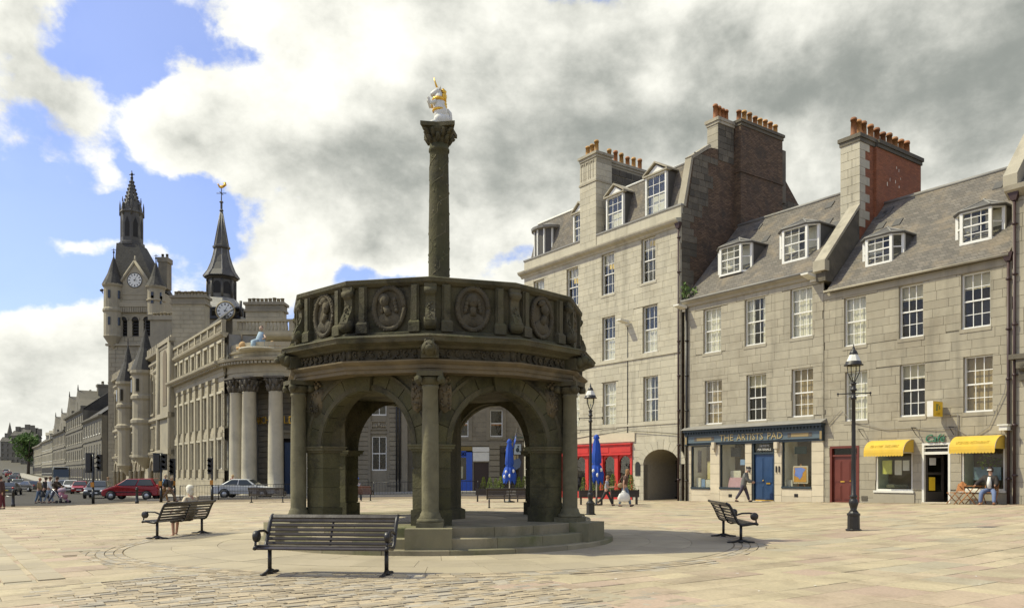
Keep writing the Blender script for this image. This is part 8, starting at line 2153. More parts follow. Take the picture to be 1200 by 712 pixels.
# ------------------------------------------------------------------ vehicles
def car(px, Y, rz, kind, color, label, red_brake=False):
 """built facing +x"""
 x = at(px, Y); t = thing('parked_car' if kind != 'bus' else 'bus', label, 'car', (x, Y, gz(x, Y)+.015), rz, 'cars and bus in the street'); mp = pbr('car_paint_'+label[:18], color, .28, .05, 2., .0)
 S = {'mpv': dict(L=4.15, W=1.74, low=[(-2.05, .30), (2.0, .28), (2.07, .5), (2.02, .72), (1.25, .98), (.9, 1.02), (-1.95, 1.02), (-2.07, .7)], cab=[(1.15, 1.0), (.30, 1.52), (-1.55, 1.56), (-1.98, 1.02)], wh=(1.32, -1.28), r=.31),
   'sedan': dict(L=4.5, W=1.76, low=[(-2.2, .30), (2.2, .28), (2.25, .5), (2.15, .70), (1.0, .90), (-1.5, .94), (-2.15, .92), (-2.26, .6)], cab=[(1.0, .88), (.25, 1.36), (-.85, 1.38), (-1.65, .93)], wh=(1.38, -1.3), r=.31),
   'hatch': dict(L=3.9, W=1.68, low=[(-1.9, .30), (1.9, .28), (1.95, .5), (1.88, .72), (.95, .93), (-1.8, .95), (-1.95, .65)], cab=[(.95, .91), (.25, 1.42), (-1.2, 1.44), (-1.82, .95)], wh=(1.22, -1.2), r=.30),
   'bus': dict(L=11, W=2.5, low=[(-5.5, .35), (5.4, .35), (5.5, .6), (5.48, 1.15), (-5.5, 1.15)], cab=[(5.46, 1.15), (5.3, 3.0), (-5.4, 3.0), (-5.5, 1.15)], wh=(3.4, -2.6), r=.48)}[kind]
 W = S['W']/2; mb = MB()
 def hull(poly, w0, w1, zb, zt):
  n = len(poly); v = []
  for sg in (-1, 1):
   for (a, z) in poly: k = (z-zb)/(zt-zb); w = w0+(w1-w0)*k; end = .90 if abs(a) > S['L']/2*.93 else 1; v.append((a, sg*w*end, z))
  return v, [tuple(range(n-1, -1, -1)), tuple(range(n, 2*n))]+[(i, (i+1) % n, n+(i+1) % n, n+i) for i in range(n)]
 mb.add(*hull(S['low'], W, W*.97, .3, 1.02)); zt = max(z for _, z in S['cab']); zb = min(z for _, z in S['cab'])
 mb.add(*hull(S['cab'], W*.94, W*.74 if kind != 'bus' else W*.95, zb, zt)); body = mb.build('body', mp, t)
 bv = body.modifiers.new('bevel', 'BEVEL'); bv.width = .07; bv.segments = 2; bv.limit_method = 'ANGLE'; bv.angle_limit = R_(25)
 c = S['cab']; e = .012
 def on_cab(u, k, sg):                                  # point on the cabin side, u along, k up
  f0 = c[3][0]+(c[0][0]-c[3][0])*u; f1 = c[2][0]+(c[1][0]-c[2][0])*u; z0, z1 = zb, zt; w = W*.94+(W*(.74 if kind != 'bus' else .95)-W*.94)*k; return (f0+(f1-f0)*k, sg*(w+e), z0+(z1-z0)*k)
 for sg in (-1, 1):
  for (u0, u1) in (((.06, .46), (.5, .93)) if kind != 'bus' else tuple((.03+.16*i, .17+.16*i) for i in range(6))):
   g = MB(); g.add([on_cab(u0, .10, sg), on_cab(u1, .10, sg), on_cab(u1, .88, sg), on_cab(u0, .88, sg)], [(0, 1, 2, 3)]); g.build('side_window', M['car_glass'], t)
 for (i, j, s) in ((0, 1, 1), (3, 2, -1)):
  (a0, z0), (a1, z1) = c[i], c[j]; g = MB(); q = []
  for k, wy in (((.1, .84), (.1, -.84), (.9, -.76), (.9, .76)) if kind != 'bus' else ((.12, .8), (.12, -.8), (.78, -.8), (.78, .8))): w = W*.94+(W*(.74 if kind != 'bus' else .95)-W*.94)*k; q.append((a0+(a1-a0)*k+s*.03, wy*w/.9, z0+(z1-z0)*k+.03))
  g.add(q, [(0, 1, 2, 3)]); g.build('windscreen' if s == 1 else 'rear_window', M['car_glass'], t)
 r = S['r']
 for a in S['wh']:
  for sg in (-1, 1):
   w = MB(); w.lathe([(r*.62, -.09), (r, -.09), (r, .09), (r*.62, .09)], n=18, cap=False); MX = Matrix.Translation((a, sg*(W-.06), r)) @ Matrix.Rotation(PI/2, 4, 'X'); w.xform(MX); wo = w.build('wheel', M['tyre'], t)
   w = MB(); w.lathe([(0, -.075), (r*.63, -.08), (r*.63, .08), (0, .075)], n=14); w.xform(MX); w.build('rim', M['rim'], wo)
   w = MB(); w.lathe([(r*1.2, -.02), (r*1.0, -.02), (r*1.0, .02), (r*1.2, .02)], n=16, a0=0, a1=PI); w.xform(Matrix.Translation((a, sg*(W-.01), r+.01)) @ Matrix.Rotation(PI/2, 4, 'X')); w.build('wheel_arch', M['tyre'], t)
 xf, xr = S['L']/2, -S['L']/2; hz = .62 if kind != 'bus' else .8
 for sg in (-1, 1):
  g = MB(); g.ball((xf-.10, sg*W*.68, hz), (.10, .19, .08), 8, 6); g.build('headlight', M['lamp_w'], t)
  g = MB(); g.ball((xr+.08, sg*W*.75, .80 if kind != 'mpv' else .95), (.07, .12, .11 if kind != 'mpv' else .2), 8, 6); g.build('tail_light', M['lamp_r'], t)
  if kind != 'bus': g = MB(); g.ball((c[0][0]-.25, sg*(W+.08), zb+.06), (.07, .09, .06), 6, 5); g.build('wing_mirror', mp, t)
  if kind != 'bus': g = MB(); g.box(-1.5 if kind != 'hatch' else -1.1, 1.0, sg*(W*.985)-.02, sg*(W*.985)+.02, .55, .60); g.build('side_trim', M['tyre'] if kind == 'mpv' else mp, t)
 g = MB(); g.box(xf+.0, xf+.02, -.26, .26, .42, .53); g.build('front_plate', M['white'], t); g = MB(); g.box(xr-.02, xr-.0, -.26, .26, .5, .61); g.build('rear_plate', M['plate'], t)
 g = MB(); g.box(xf-.12, xf+.015, -W*.5, W*.5, .56, .70); g.build('grille', M['tyre'], t)
 if kind == 'bus': g = MB(); g.box(5.3, 5.42, -.9, .9, 2.62, 2.92); g.build('destination_blind', M['void'], t)
 return t
car(157.5, 59.0, PI, 'mpv', (.26, .012, .014), 'red people carrier driving left behind the short bollard')
car(288.5, 58.3, 0.02, 'sedan', (.46, .47, .46), 'silver saloon car driving right in front of the bank columns')
car(115, 66.5, R_(-72), 'hatch', (.07, .075, .07), 'dark grey car facing the square, left of the red people carrier')
car(94, 92, R_(-66), 'hatch', (.28, .03, .025), 'red car facing the square, left of the dark grey car')
car(83, 99, R_(-64), 'mpv', (.5, .5, .48), 'pale car behind the red car facing the square'); car(75.5, 104, R_(-62), 'hatch', (.05, .07, .16), 'dark blue car between the bus and the pale car')
car(72.5, 128, R_(-62), 'bus', (.42, .42, .36), 'single deck bus with a dark windscreen in the far street')
car(11.5, 88, R_(112), 'sedan', (.12, .125, .115), 'grey car seen from behind at the left edge of the street'); car(34.5, 103, R_(150), 'sedan', (.11, .105, .095), 'dark saloon car turning in the street, left of the walking group')
car(21.5, 112, R_(118), 'hatch', (.6, .6, .58), 'white car behind the grey car in the far street'); car(16, 150, R_(118), 'hatch', (.14, .14, .14), 'small dark car far up the street'); car(19, 185, R_(118), 'hatch', (.55, .55, .52), 'small white car far up the hill street'); car(11, 205, R_(118), 'hatch', (.35, .05, .04), 'small red car far up the hill street'); car(7.5, 245, R_(118), 'mpv', (.6, .6, .58), 'tiny white van far up the hill street')
def skin_mesh(name, edges, mat_, sub=1):
 """edges: list of chains [(point, radius), ...]; chains that start on the same point are joined"""
 vs = []; rad = []; es = []; key = {}; roots = []
 for ch in edges:
  prev = None
  for (p, r) in ch:
   k = tuple(round(c, 4) for c in p)
   if k not in key: key[k] = len(vs); vs.append(tuple(p)); rad.append(r)
   i = key[k]
   if prev is not None and prev != i: es.append((prev, i))
   elif prev is None: roots.append(i)
   prev = i
 me = bpy.data.meshes.new(name); me.from_pydata(vs, es, []); ob = bpy.data.objects.new(name, me); COL.objects.link(ob)
 sk = ob.modifiers.new('skin', 'SKIN'); sk.use_smooth_shade = True
 comp = list(range(len(vs)))
 def find(i):
  while comp[i] != i: i = comp[i]
  return i
 for a, b in es: comp[find(a)] = find(b)
 seen = set(); data = me.skin_vertices[0].data
 for i in range(len(vs)):
  r = rad[i]; data[i].radius = r if isinstance(r, tuple) else (r, r); data[i].use_root = False
 for i in roots+list(range(len(vs))):
  c = find(i)
  if c not in seen: seen.add(c); data[i].use_root = True
 ss = ob.modifiers.new('sub', 'SUBSURF'); ss.levels = ss.render_levels = sub
 dg = bpy.context.evaluated_depsgraph_get(); out = bpy.data.meshes.new_from_object(ob.evaluated_get(dg)); bpy.data.objects.remove(ob); bpy.data.meshes.remove(me)
 out.name = name; out.materials.clear(); out.materials.append(mat_); return out
SKIN = pbr('skin', (.46, .27, .18), .6, .06, 6., .02)
CLOTH = {}
def cloth(c):
 k = tuple(c)
 if k not in CLOTH: CLOTH[k] = pbr('cloth_%d' % len(CLOTH), c, .85, .14, 9., .2)
 return CLOTH[k]
def person(x, y, face, label, top, legs_c, hair, H=1.72, legs=((22, 8, 0), (-20, 14, 0)), arms=((-20, 15, 8), (20, 20, 8)), lean=4, head=8, sleeve=1, seat=None, coat=0., hat=None, girth=1., skirt=None, hairlen=.0, shoe=(.05, .03, .025)):
 """stands at x, y facing 'face'; leg: thigh pitch, knee bend, spread; arm: pitch, elbow bend, spread"""
 t = thing('person', label, 'person', (x, y, gz(x, y)), face); k = H/1.72; g_ = girth; s, c = math.sin, math.cos
 pel = Vector((0, 0, 0)); ln = R_(lean); up = Vector((s(ln), 0, c(ln)))
 waist = pel+up*.16; chest = pel+up*.36; neck = pel+up*.53; hp = R_(lean+head); hu = Vector((s(hp), 0, c(hp))); jaw = neck+hu*.09; skull = neck+hu*.19+Vector((.02, 0, 0)); crown = neck+hu*.27
 L = []; ank = []
 for i, (tp, kb, out) in enumerate(legs):
  sg = 1 if i == 0 else -1; h = Vector((0, sg*.09, -.03)); a, b = R_(tp), R_(tp-kb); o = R_(out)*sg
  kn = h+Vector((s(a)*c(o), s(o), -c(a)*c(o)))*.43; an = kn+Vector((s(b), s(o)*.3, -c(b)))*.42; toe = an+Vector((.15*c(b)+.0, sg*.02, -.035+.10*s(b))); heel = an+Vector((-.04, 0, -.045)); L.append((h, kn, an, toe, heel)); ank.append(an.z)
 A = []
 for i, (p, b, out) in enumerate(arms):
  sg = 1 if i == 0 else -1; sh = chest+up*.10+Vector((0, sg*.185*g_, 0)); a, a2, o = R_(p), R_(p+b), R_(out)*sg
  el = sh+Vector((s(a)*c(o), s(o), -c(a)*c(o)))*.29; wr = el+Vector((s(a2), s(o)*.3, -c(a2))).normalized()*.25; pm = wr+(wr-el).normalized()*.07; A.append((sh, el, wr, pm))
 dz = (seat if seat is not None else .075/k-min(ank))
 def W(v): return ((v.x)*k, v.y*k, (v.z+dz)*k)
 def P(v, r): return (W(v), tuple(q*k for q in r) if isinstance(r, tuple) else r*k)
 ch = [[P(pel, (.13*g_, .10*g_)), P(waist, (.125*g_, .095*g_)), P(chest, (.15*g_, .10*g_)), P(neck, .055), P(jaw, .068), P(skull, (.088, .092)), P(crown, .055)]]
 ch.append([P(skull-hu*.03, .06), P(skull-hu*.035+Vector((.10, 0, 0)), .014)])
 for (h, kn, an, toe, heel) in L: ch += [[P(pel, .13*g_), P(h, .085), P(kn, .055), P(an, .036), P(toe, .03)]]
 for sh, el, wr, pm in A:
  ch += [[P(chest, .14*g_), P(sh, .058), P(el, .042), P(wr, .028), P(pm, (.036, .02))]]
  d = (pm-wr).normalized(); sd = Vector((0, 1, 0)) if abs(d.y) < .9 else Vector((1, 0, 0)); n = d.cross(sd).normalized()
  for q in range(4): b0 = pm-d*.01+n*(.024-.016*q); ch.append([P(b0, .009), P(b0+d*(.045-.004*abs(q-1)), .0085), P(b0+d*(.072-.006*abs(q-1))+sd*.02, .0075)])
  b0 = wr+d*.02+n*.02; ch.append([P(b0, .010), P(b0+d*.03+n*.025, .009), P(b0+d*.058+n*.03, .0075)])
 me = skin_mesh('body', ch, SKIN, 1); inst('body', me, t)
 # clothing
 e = .026+.1*coat; cl = [[P(pel-up*(.04+coat), (.142*g_+coat*.12, .112*g_+coat*.1)), P(waist, (.135*g_+e, .105*g_+e)), P(chest, (.158*g_+e, .112*g_+e)), P(neck-up*.03, .075)]]
 for sh, el, wr, pm in A:
  end = [P(el, .055+e), P(wr, .036+e)] if sleeve == 1 else [P(sh+(el-sh)*.62, .062+e)]
  cl.append([P(chest, .15*g_), P(sh, .068+e)]+end)
 inst('jacket' if sleeve == 1 else 'shirt', skin_mesh('jacket', cl, cloth(top), 1), t)
 if skirt is None:
  cl = [[P(pel+up*.05, (.135*g_, .105*g_)), P(pel, (.14*g_, .115*g_))]]
  for (h, kn, an, toe, heel) in L: cl.append([P(pel, .15*g_), P(h, .112*g_), P(kn, .082), P(an+Vector((0, 0, .015)), .066)])
  inst('trousers', skin_mesh('trousers', cl, cloth(legs_c), 1), t)
 else:
  cl = [[P(pel+up*.05, .13), P(pel, .15)]]
  for (h, kn, an, toe, heel) in L: cl.append([P(pel, .15), P(h, .125), P(h+(kn-h)*1.02, .10), P(kn+(an-kn)*.25, .11)])
  inst('skirt', skin_mesh('skirt', cl, cloth(skirt), 1), t)
 for (h, kn, an, toe, heel) in L: inst('shoe', skin_mesh('shoe', [[P(heel, .04), P((heel+toe)/2+Vector((0, 0, .0)), .045), P(toe+Vector((.02, 0, 0)), .034)]], cloth(shoe), 1), t)
 mb = MB(); f = skull-hu*.01
 for sg in (-1, 1): mb.ball(W(f+Vector((.082, sg*.033, .0))), .011*k, 6, 4)
 mb.tube([W(f+Vector((.082, -.025, -.075))), W(f+Vector((.088, 0, -.078))), W(f+Vector((.082, .025, -.075)))], .007*k, 5); inst('eyes_and_mouth', mb.mesh('eyes_and_mouth', cloth((.06, .02, .018))), t)
 mb = MB(); b = skull+Vector((-.018, 0, .022)); mb.ball(W(b), (.108*k, .10*k, .112*k), 10, 8)
 for sg in (-1, 1): mb.ball(W(skull+Vector((-.02, sg*.075, -.02-hairlen*.5))), (.06*k, .03*k, (.06+hairlen)*k), 8, 6)
 if hairlen: mb.ball(W(skull+Vector((-.06, 0, -.06-hairlen*.5))), (.06*k, .085*k, (.09+hairlen)*k), 8, 6)
 inst('hair', mb.mesh('hair', cloth(hair)), t)
 if hat:
  mb = MB(); q = Vector(W(skull+Vector((-.01, 0, .06)))); mb.lathe([(.115*k, q.z-.02), (.112*k, q.z+.03), (.08*k, q.z+.075), (0, q.z+.085)], c=(q.x, q.y), n=12); mb.add([(q.x+.08*k, q.y-.08*k, q.z-.005), (q.x+.20*k, q.y-.06*k, q.z-.03), (q.x+.20*k, q.y+.06*k, q.z-.03), (q.x+.08*k, q.y+.08*k, q.z-.005), (q.x+.08*k, q.y-.08*k, q.z+.01), (q.x+.20*k, q.y-.06*k, q.z-.018), (q.x+.20*k, q.y+.06*k, q.z-.018), (q.x+.08*k, q.y+.08*k, q.z+.01)], [(3, 2, 1, 0), (4, 5, 6, 7), (0, 1, 5, 4), (1, 2, 6, 5), (2, 3, 7, 6)]); inst('cap', mb.mesh('cap', cloth(hat)), t)
 t['_hand'] = [list(W(A[i][3])) for i in (0, 1)]
 return t
def hand_world(p, i):
 h = Vector(p['_hand'][i]); return Matrix.Translation(p.location) @ Matrix.Rotation(p.rotation_euler.z, 4, 'Z') @ h
def gp(px, Y): return at(px, Y), Y
DK = (.03, .024, .02)
ow = person(*(b2.matrix_basis @ Vector((-.38, -.02, 0))).xy, b2.rotation_euler.z-PI/2, 'white haired woman in a beige coat sitting with her back to us', (.55, .47, .33), (.5, .4, .3), (.72, .68, .55), 1.62, ((80, 84, 3), (84, 78, 3)), ((22, 55, 4), (20, 60, 4)), -6, 14, seat=.52, coat=.03, skirt=(.06, .05, .04), hairlen=.03, shoe=(.5, .38, .25), girth=1.1)
walk = person(*gp(871.5, 39.5), R_(-12), 'man in a grey coat and flat cap walking past the blue door', (.13, .13, .12), (.055, .045, .06), (.3, .28, .25), 1.74, ((20, 4, 0), (-22, 10, 0)), ((12, 50, 4), (10, 60, 4)), 13, 22, coat=.25, hat=(.05, .045, .04), girth=1.05)
wm = person(*gp(732.5, 37.0), R_(-20), 'woman in a brown top and blue jeans walking before the red bar', (.10, .055, .04), (.13, .19, .28), (.26, .14, .06), 1.70, ((18, 4, 0), (-14, 8, 0)), ((-14, 18, 6), (-12, 14, 8)), 5, 16, sleeve=0, hairlen=.06, girth=1.05)
kid = person(*gp(710.5, 37.3), R_(-10), 'child in a grey top and dark trousers walking ahead of the lamp post', (.32, .34, .37), (.03, .028, .026), (.24, .13, .06), 1.42, ((26, 6, 0), (-26, 18, 0)), ((20, 70, 6), (10, 80, 6)), 4, 8, sleeve=0)
h = hand_world(wm, 1); t = thing('shopping_bag', 'large white plastic shopping bag in the walking woman\'s hand', 'bag', (h.x, h.y, h.z)); mb = MB(); rnd = random.Random(2)
prof = [(.03, -.02), (.08, -.10), (.17, -.20), (.22, -.36), (.21, -.48), (.15, -.54), (0, -.55)]; mb.lathe(prof, n=14, sx=1.3, sy=.5); mb.v = [(x+rnd.uniform(-.022, .022), y+rnd.uniform(-.022, .022), z+rnd.uniform(-.015, .015)) for x, y, z in mb.v]; mb.build('bag', M['white'], t); mb = MB()
for sg in (-1, 1): mb.tube([(sg*.07, 0, -.08), (sg*.03, 0, .0), (0, 0, .025)], .012, 5)
mb.build('handles', M['white'], t)
t = thing('shoulder_bag', 'tan shoulder bag at the walking woman\'s side', 'bag', (wm.location.x-.22, wm.location.y-.1, wm.location.z+.98)); mb = MB(); mb.ball((0, 0, 0), (.14, .06, .12), 10, 7); mb.build('bag', cloth((.3, .22, .12)), t); mb = MB(); mb.tube([(-.1, 0, .12), (.1, .12, .43), (.16, .2, .45)], .014, 5); mb.build('strap', cloth((.2, .13, .07)), t)
# walking pair by the red car, with backpack
p1 = person(*gp(192.5, 52.0), R_(10), 'fair haired person in ochre trousers and blue top walking behind the red car', (.10, .25, .42), (.36, .22, .09), (.5, .4, .26), 1.74, ((14, 4, 0), (-12, 10, 0)))
p2 = person(*gp(199.0, 51.6), R_(-5), 'fair haired person with a dark backpack striding beside the ochre trousered walker', (.04, .035, .03), (.16, .11, .065), (.5, .4, .26), 1.70, ((30, 6, 0), (-34, 12, 0)), lean=8)
t = thing('backpack', 'bulky dark backpack worn by the striding person', 'backpack', (p2.location.x-.2, p2.location.y-.02, p2.location.z+1.2)); mb = MB(); mb.ball((0, 0, 0), (.19, .2, .28), 10, 8); mb.ball((-.13, 0, -.08), (.1, .15, .15), 8, 6); mb.build('bag', M['black'], t); mb = MB()
for sg in (-1, 1): mb.tube([(.05, sg*.12, .22), (.22, sg*.13, .2), (.26, sg*.13, .0), (.08, sg*.13, -.2)], .025, 5)
mb.build('straps', M['black'], t)
# group crossing on the left, with pushchair
L1 = person(*gp(45.5, 53.6), R_(12), 'person in a tan jacket and jeans at the left end of the walking group', (.25, .17, .075), (.10, .14, .20), (.3, .13, .06), 1.64, ((10, 4, 0), (-10, 8, 0)))
L2 = person(*gp(52.5, 55.0), R_(5), 'person in black walking half hidden behind the one in the white shirt', DK, DK, (.05, .03, .02), 1.74)
L3 = person(*gp(57.5, 53.8), R_(8), 'person in a white shirt and pale jeans in the middle of the walking group', (.75, .74, .7), (.30, .36, .42), (.14, .08, .05), 1.74, ((16, 3, 0), (-16, 8, 0)))
L4 = person(*gp(65.0, 53.2), R_(0), 'man in a dark brown jacket pushing the pushchair', (.045, .028, .014), (.06, .065, .09), (.06, .035, .02), 1.78, ((26, 4, 0), (-24, 10, 0)), ((40, 35, 4), (40, 35, 4)), 7, 6, coat=.05)
for (pp, i, off, col, lab) in ((L1, 1, (.0, -.0), (.03, .03, .03), 'black shoulder bag carried by the person in the tan jacket'), (L3, 1, (0, 0), (.75, .75, .74), 'small white carrier bag hanging from the white shirted person\'s hand')):
 h = hand_world(pp, i); t = thing('carrier_bag', lab, 'bag', tuple(h)); mb = MB(); mb.lathe([(.03, -.0), (.10, -.12), (.17, -.3), (.15, -.42), (0, -.44)], n=10, sy=.6); mb.build('bag', cloth(col), t); mb = MB(); mb.tube([(-.05, 0, -.06), (0, 0, .02), (.05, 0, -.06)], .01, 4); mb.build('handles', cloth(col), t)
x, y = gp(74.5, 53.0); t = thing('pushchair', 'small pushchair with a pink and grey seat in front of the man in brown', 'pushchair', (x, y, gz(x, y))); mb = MB()
for sg in (-.2, .2): mb.tube([(-.62, sg, .95), (-.3, sg, .6), (.28, sg, .12)], .016, 5); mb.tube([(-.35, sg, .1), (.05, sg, .55)], .016, 5)
mb.tube([(-.62, -.2, .95), (-.62, .2, .95)], .018, 5); mb.build('frame', M['chrome'], t); mb = MB(); mb.tube([(-.18, 0, .86), (-.1, 0, .45), (.2, 0, .42)], [.17, .2, .16], 8); mb.build('seat', cloth((.4, .17, .2)), t); mb = MB(); mb.ball((-.12, 0, .84), (.27, .22, .18), 10, 7); mb.build('hood', cloth((.36, .26, .3)), t)
for a in (-.34, .28):
 for sg in (-.22, .22): mb = MB(); mb.lathe([(.07, -.02), (.1, -.02), (.1, .02), (.07, .02)], n=12); mb.xform(Matrix.Translation((a, sg, .1)) @ Matrix.Rotation(PI/2, 4, 'X')); mb.build('wheel', M['tyre'], t)
ch = person(x+.02, y, 0, 'small child lying back in the pushchair', (.55, .5, .5), (.3, .15, .2), (.3, .2, .1), .80, ((75, 50, 4), (75, 50, 4)), ((20, 40, 8), (20, 40, 8)), -28, 20, seat=.68)
person(*gp(2.5, 43.0), R_(195), 'person in a long dark red brown coat standing at the left edge of the picture', (.05, .022, .016), (.10, .016, .022), (.05, .03, .02), 1.72, ((4, 2, 0), (-4, 3, 0)), coat=.3, girth=1.1)
# sitting person with the blue cap, walker near the columns, people by the dark cars
person(*(b5.matrix_basis @ Vector((-.12, -.0, 0))).xy, b5.rotation_euler.z-PI/2, 'person with a bright blue cap sitting on the red brown bench beyond the left arch', (.35, .34, .33), (.09, .1, .12), (.1, .07, .05), 1.72, ((82, 80, 4), (82, 76, 4)), ((10, 55, 10), (10, 55, 10)), -4, 10, seat=.52, hat=(.03, .1, .55))
person(*gp(271.5, 63.6), R_(0), 'fair haired person in a red top on the pavement behind the silver car', (.45, .03, .03), (.06, .06, .08), (.5, .36, .18), 1.72); person(*gp(125.5, 73.0), R_(20), 'person in dark clothes standing right of the dark grey car', DK, (.06, .05, .05), (.25, .15, .08), 1.75); person(*gp(344.5, 63.9), R_(180), 'person in black and red standing by the bank column near the cross', (.25, .02, .02), DK, (.06, .04, .03), 1.7)
# cafe terrace: two folding wooden chairs, slatted table, sitting man
def row_pt(px, w): s = rs(px, w); return row_xy(s, w)
def garden_chair(px, w, rot, label):
 x, y = row_pt(px, w); t = thing('folding_chair', label, 'chair', (x, y, gz(x, y)), rot, 'wooden folding chairs outside the cafe')
 for i in range(6): mb = MB(); mb.box(-.21, .21, -.22+.075*i, -.16+.075*i, .44, .46); mb.build('seat_slat', M['wood'], t)
 for i in range(7): xx = -.21+.063*i; mb = MB(); hgt = .90-.09*abs(i-3)**1.6/4; mb.add([(xx, .20, .50), (xx+.05, .20, .50), (xx+.05, .30, hgt), (xx, .30, hgt), (xx, .22, .50), (xx+.05, .22, .50), (xx+.05, .32, hgt), (xx, .32, hgt)], [(0, 1, 2, 3), (7, 6, 5, 4), (0, 4, 5, 1), (1, 5, 6, 2), (2, 6, 7, 3), (3, 7, 4, 0)]); mb.build('back_slat', M['wood'], t)
 for sg in (-.22, .22): mb = MB(); mb.tube([(sg, -.22, .0), (sg, .20, .47), (sg, .30, .80)], .018, 5); mb.build('leg', M['wood'], t); mb = MB(); mb.tube([(sg*.9, .24, 0), (sg*.9, -.20, .45)], .018, 5); mb.build('leg', M['wood'], t)
 mb = MB(); mb.box(-.2, .2, .285, .305, .74, .79); mb.box(-.2, .2, .21, .23, .50, .55); mb.build('back_rail', M['wood'], t); return t
garden_chair(1119.5, -.75, ROW_A-.5, 'empty wooden folding chair left of the cafe table'); fc = garden_chair(1160, -.55, ROW_A+.15, 'wooden folding chair the man in the white shirt sits on')
x, y = row_pt(1137, -.75); t = thing('cafe_table', 'small square slatted wooden folding table between the two chairs', 'table', (x, y, gz(x, y)), ROW_A)
for i in range(7): mb = MB(); mb.box(-.34, .34, -.34+.1*i, -.26+.1*i, .70, .72); mb.build('top_slat', M['wood'], t)
for sg in (-.26, .26): mb = MB(); mb.tube([(-.3, sg, 0), (.28, sg, .70)], .02, 5); mb.build('leg', M['wood'], t); mb = MB(); mb.tube([(.3, sg*.9, 0), (-.28, sg*.9, .70)], .02, 5); mb.build('leg', M['wood'], t)
mb = MB(); mb.tube([(-.15, -.26, .18), (-.15, .26, .18)], .015, 5); mb.tube([(.15, -.26, .18), (.15, .26, .18)], .015, 5); mb.build('stretcher', M['wood'], t)
sx, sy = (fc.matrix_basis @ Vector((0, .02, 0))).xy
man = person(sx, sy, fc.rotation_euler.z-PI/2, 'man in dark jacket, white shirt and white peaked cap sitting outside the cafe', DK, (.12, .16, .27), (.05, .03, .025), 1.76, ((76, 50, 20), (80, 76, 12)), ((22, 60, 10), (30, 30, 42)), -6, 6, seat=.55, shoe=(.25, .10, .04))
mb = MB(); mb.tube([(.10, 0, .60), (.11, 0, .82), (.09, 0, 1.04)], [.075, .085, .05], 10, flat=1.2); mb.build('white_shirt', M['white'], man)
mb = MB(); mb.box(.0, .13, -.07, .07, 1.29, 1.335); mb.build('white_cap_peak', M['white'], man)
def in_row(name, lab, cat, p0, p1, yt, yb, w, mat_, grp=None, th=.04, lean=.0):
 a, b = rs(p0, w), rs(p1, w); z0, z1 = rz(p0, yb, w), rz(p0, yt, w); x, y = row_xy((a+b)/2, w); t = thing(name, lab, cat, (x, y, z0), ROW_A, grp); h = (b-a)/2; mb = MB(); mb.add([(-h, 0, 0), (h, 0, 0), (h, lean, z1-z0), (-h, lean, z1-z0), (-h, th, 0), (h, th, 0), (h, lean+th, z1-z0), (-h, lean+th, z1-z0)], [(0, 1, 2, 3), (7, 6, 5, 4), (0, 4, 5, 1), (1, 5, 6, 2), (2, 6, 7, 3), (3, 7, 4, 0)]); mb.build('board', mat_, t); return t, h, z1-z0
t, h, hh = in_row('framed_picture', 'orange and blue framed picture on an easel in the right hand artists shop window', 'picture', 929, 946.6, 545.4, 566, .35, M['sand_l'])
mb = MB(); mb.box(-h+.07, h-.07, -.012, -.002, .07, hh-.07); mb.build('orange_ground', simple('orange_print', (.55, .27, .04)), t); mb = MB(); mb.prism_y([(-h+.1, hh*.45), (-h+.16, hh*.7), (-h+.1, hh*.88), (h*.2, hh*.9), (h*.75, hh*.8), (h*.35, hh*.6), (h*.3, hh*.42), (-.02, hh*.22), (-.1, hh*.35)], -.018, -.012); mb.build('blue_shape', simple('blue_print', (.16, .24, .62)), t)
mb = MB()
for x in (-.25, 0, .25): mb.tube([(x, .1+.3*(x == 0), -.55), (0, .06, hh+.1)], .02, 5)
mb.build('easel', M['wood'], t)
a1 = simple('cream_card', (.62, .58, .46)); a2 = simple('pink_card', (.5, .3, .32)); a3 = simple('dark_poster', (.06, .055, .05)); a4 = simple('blue_card', (.2, .3, .45))
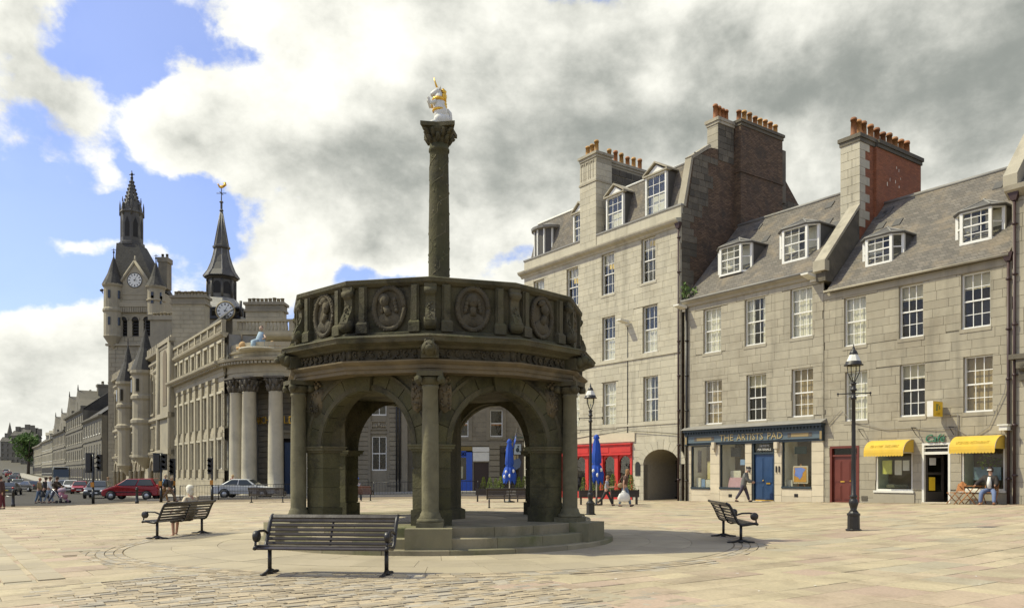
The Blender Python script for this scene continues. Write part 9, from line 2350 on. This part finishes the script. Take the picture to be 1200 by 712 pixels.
for q in (('poster', 'dark poster on the wall of the left artists shop window', 'poster', 813, 821.5, 528, 553, .5, a3), ('card_box', 'first white box on the sill of the left artists shop window', 'box', 816, 821, 559.5, 570.5, .25, a1), ('card_box', 'second pale blue box on the sill of the left artists shop window', 'box', 822, 826, 561, 570.5, .25, a4), ('card_box', 'third white box on the sill, right side of the left artists shop window', 'box', 827, 832.5, 561.5, 570.5, .25, a1), ('shelf_stack', 'yellow and white stack of paper in the left artists shop window', 'stack', 829, 832.8, 540, 561, .45, simple('yellow_card', (.55, .47, .2))),
   ('poster', 'dark poster with an ochre arc in the middle artists shop window', 'poster', 856.5, 868, 524, 535, .6, a3), ('notice', 'small pale notice hung at the right of the middle artists shop window', 'notice', 867.5, 873, 538, 544.5, .2, a4), ('display_board', 'display of pink and white cards leaning in the middle artists shop window', 'display', 853, 868, 559, 570.5, .25, a2), ('card_box', 'white box standing behind the pink cards in the middle artists shop window', 'box', 856, 868, 551, 560, .5, a1), ('poster', 'dark green poster with a white diamond at the top of the right artists shop window', 'poster', 931, 945, 523, 531.5, .6, simple('green_poster', (.03, .06, .05))), ('paper_sheet', 'white sheet leaning low at the left of the right artists shop window', 'paper', 920, 928.5, 562, 570, .3, a1)): in_row(*q, lean=.12 if q[0] == 'display_board' else 0)
for q in (('menu_sheet', 'yellow green menu sheet in the left cafe window', 'menu', 1034, 1045, 539, 555, .2, simple('lime_sheet', (.55, .55, .12))), ('menu_sheet', 'white menu sheet in the middle of the left cafe window', 'menu', 1048.5, 1056.5, 539, 556, .2, a1), ('menu_sheet', 'white menu sheet at the right of the left cafe window', 'menu', 1058, 1065.5, 539, 551, .2, M['white_sill']), ('flower_box', 'low box of plants along the sill of the left cafe window', 'flower box', 1039, 1064, 567, 571, .3, simple('plant_box', (.10, .10, .06))), ('seascape_picture', 'wide blue grey picture in the cafe window behind the sitting man', 'picture', 1141, 1173, 547, 562, .35, simple('sea_picture', (.14, .22, .25), .6, .5, 2.5))): in_row(*q)
x, y = row_pt(1160, .5); z = rz(1160, 541, .5); t = thing('hanging_plant', 'leafy plant hanging at the top of the right cafe window', 'plant', (x, y, z)); mb = MB(); leaf_cloud(mb, (0, 0, 0), .4, 90, .07, random.Random(4), (1.2, .4, .8), 0); mb.build('leaves', M['leaf'], t); mb = MB(); mb.tube([(0, 0, .2), (0, 0, .9)], .01, 4); mb.build('cord', M['black'], t)
for o in scene.objects:
 if '_hand' in o.keys(): del o['_hand']
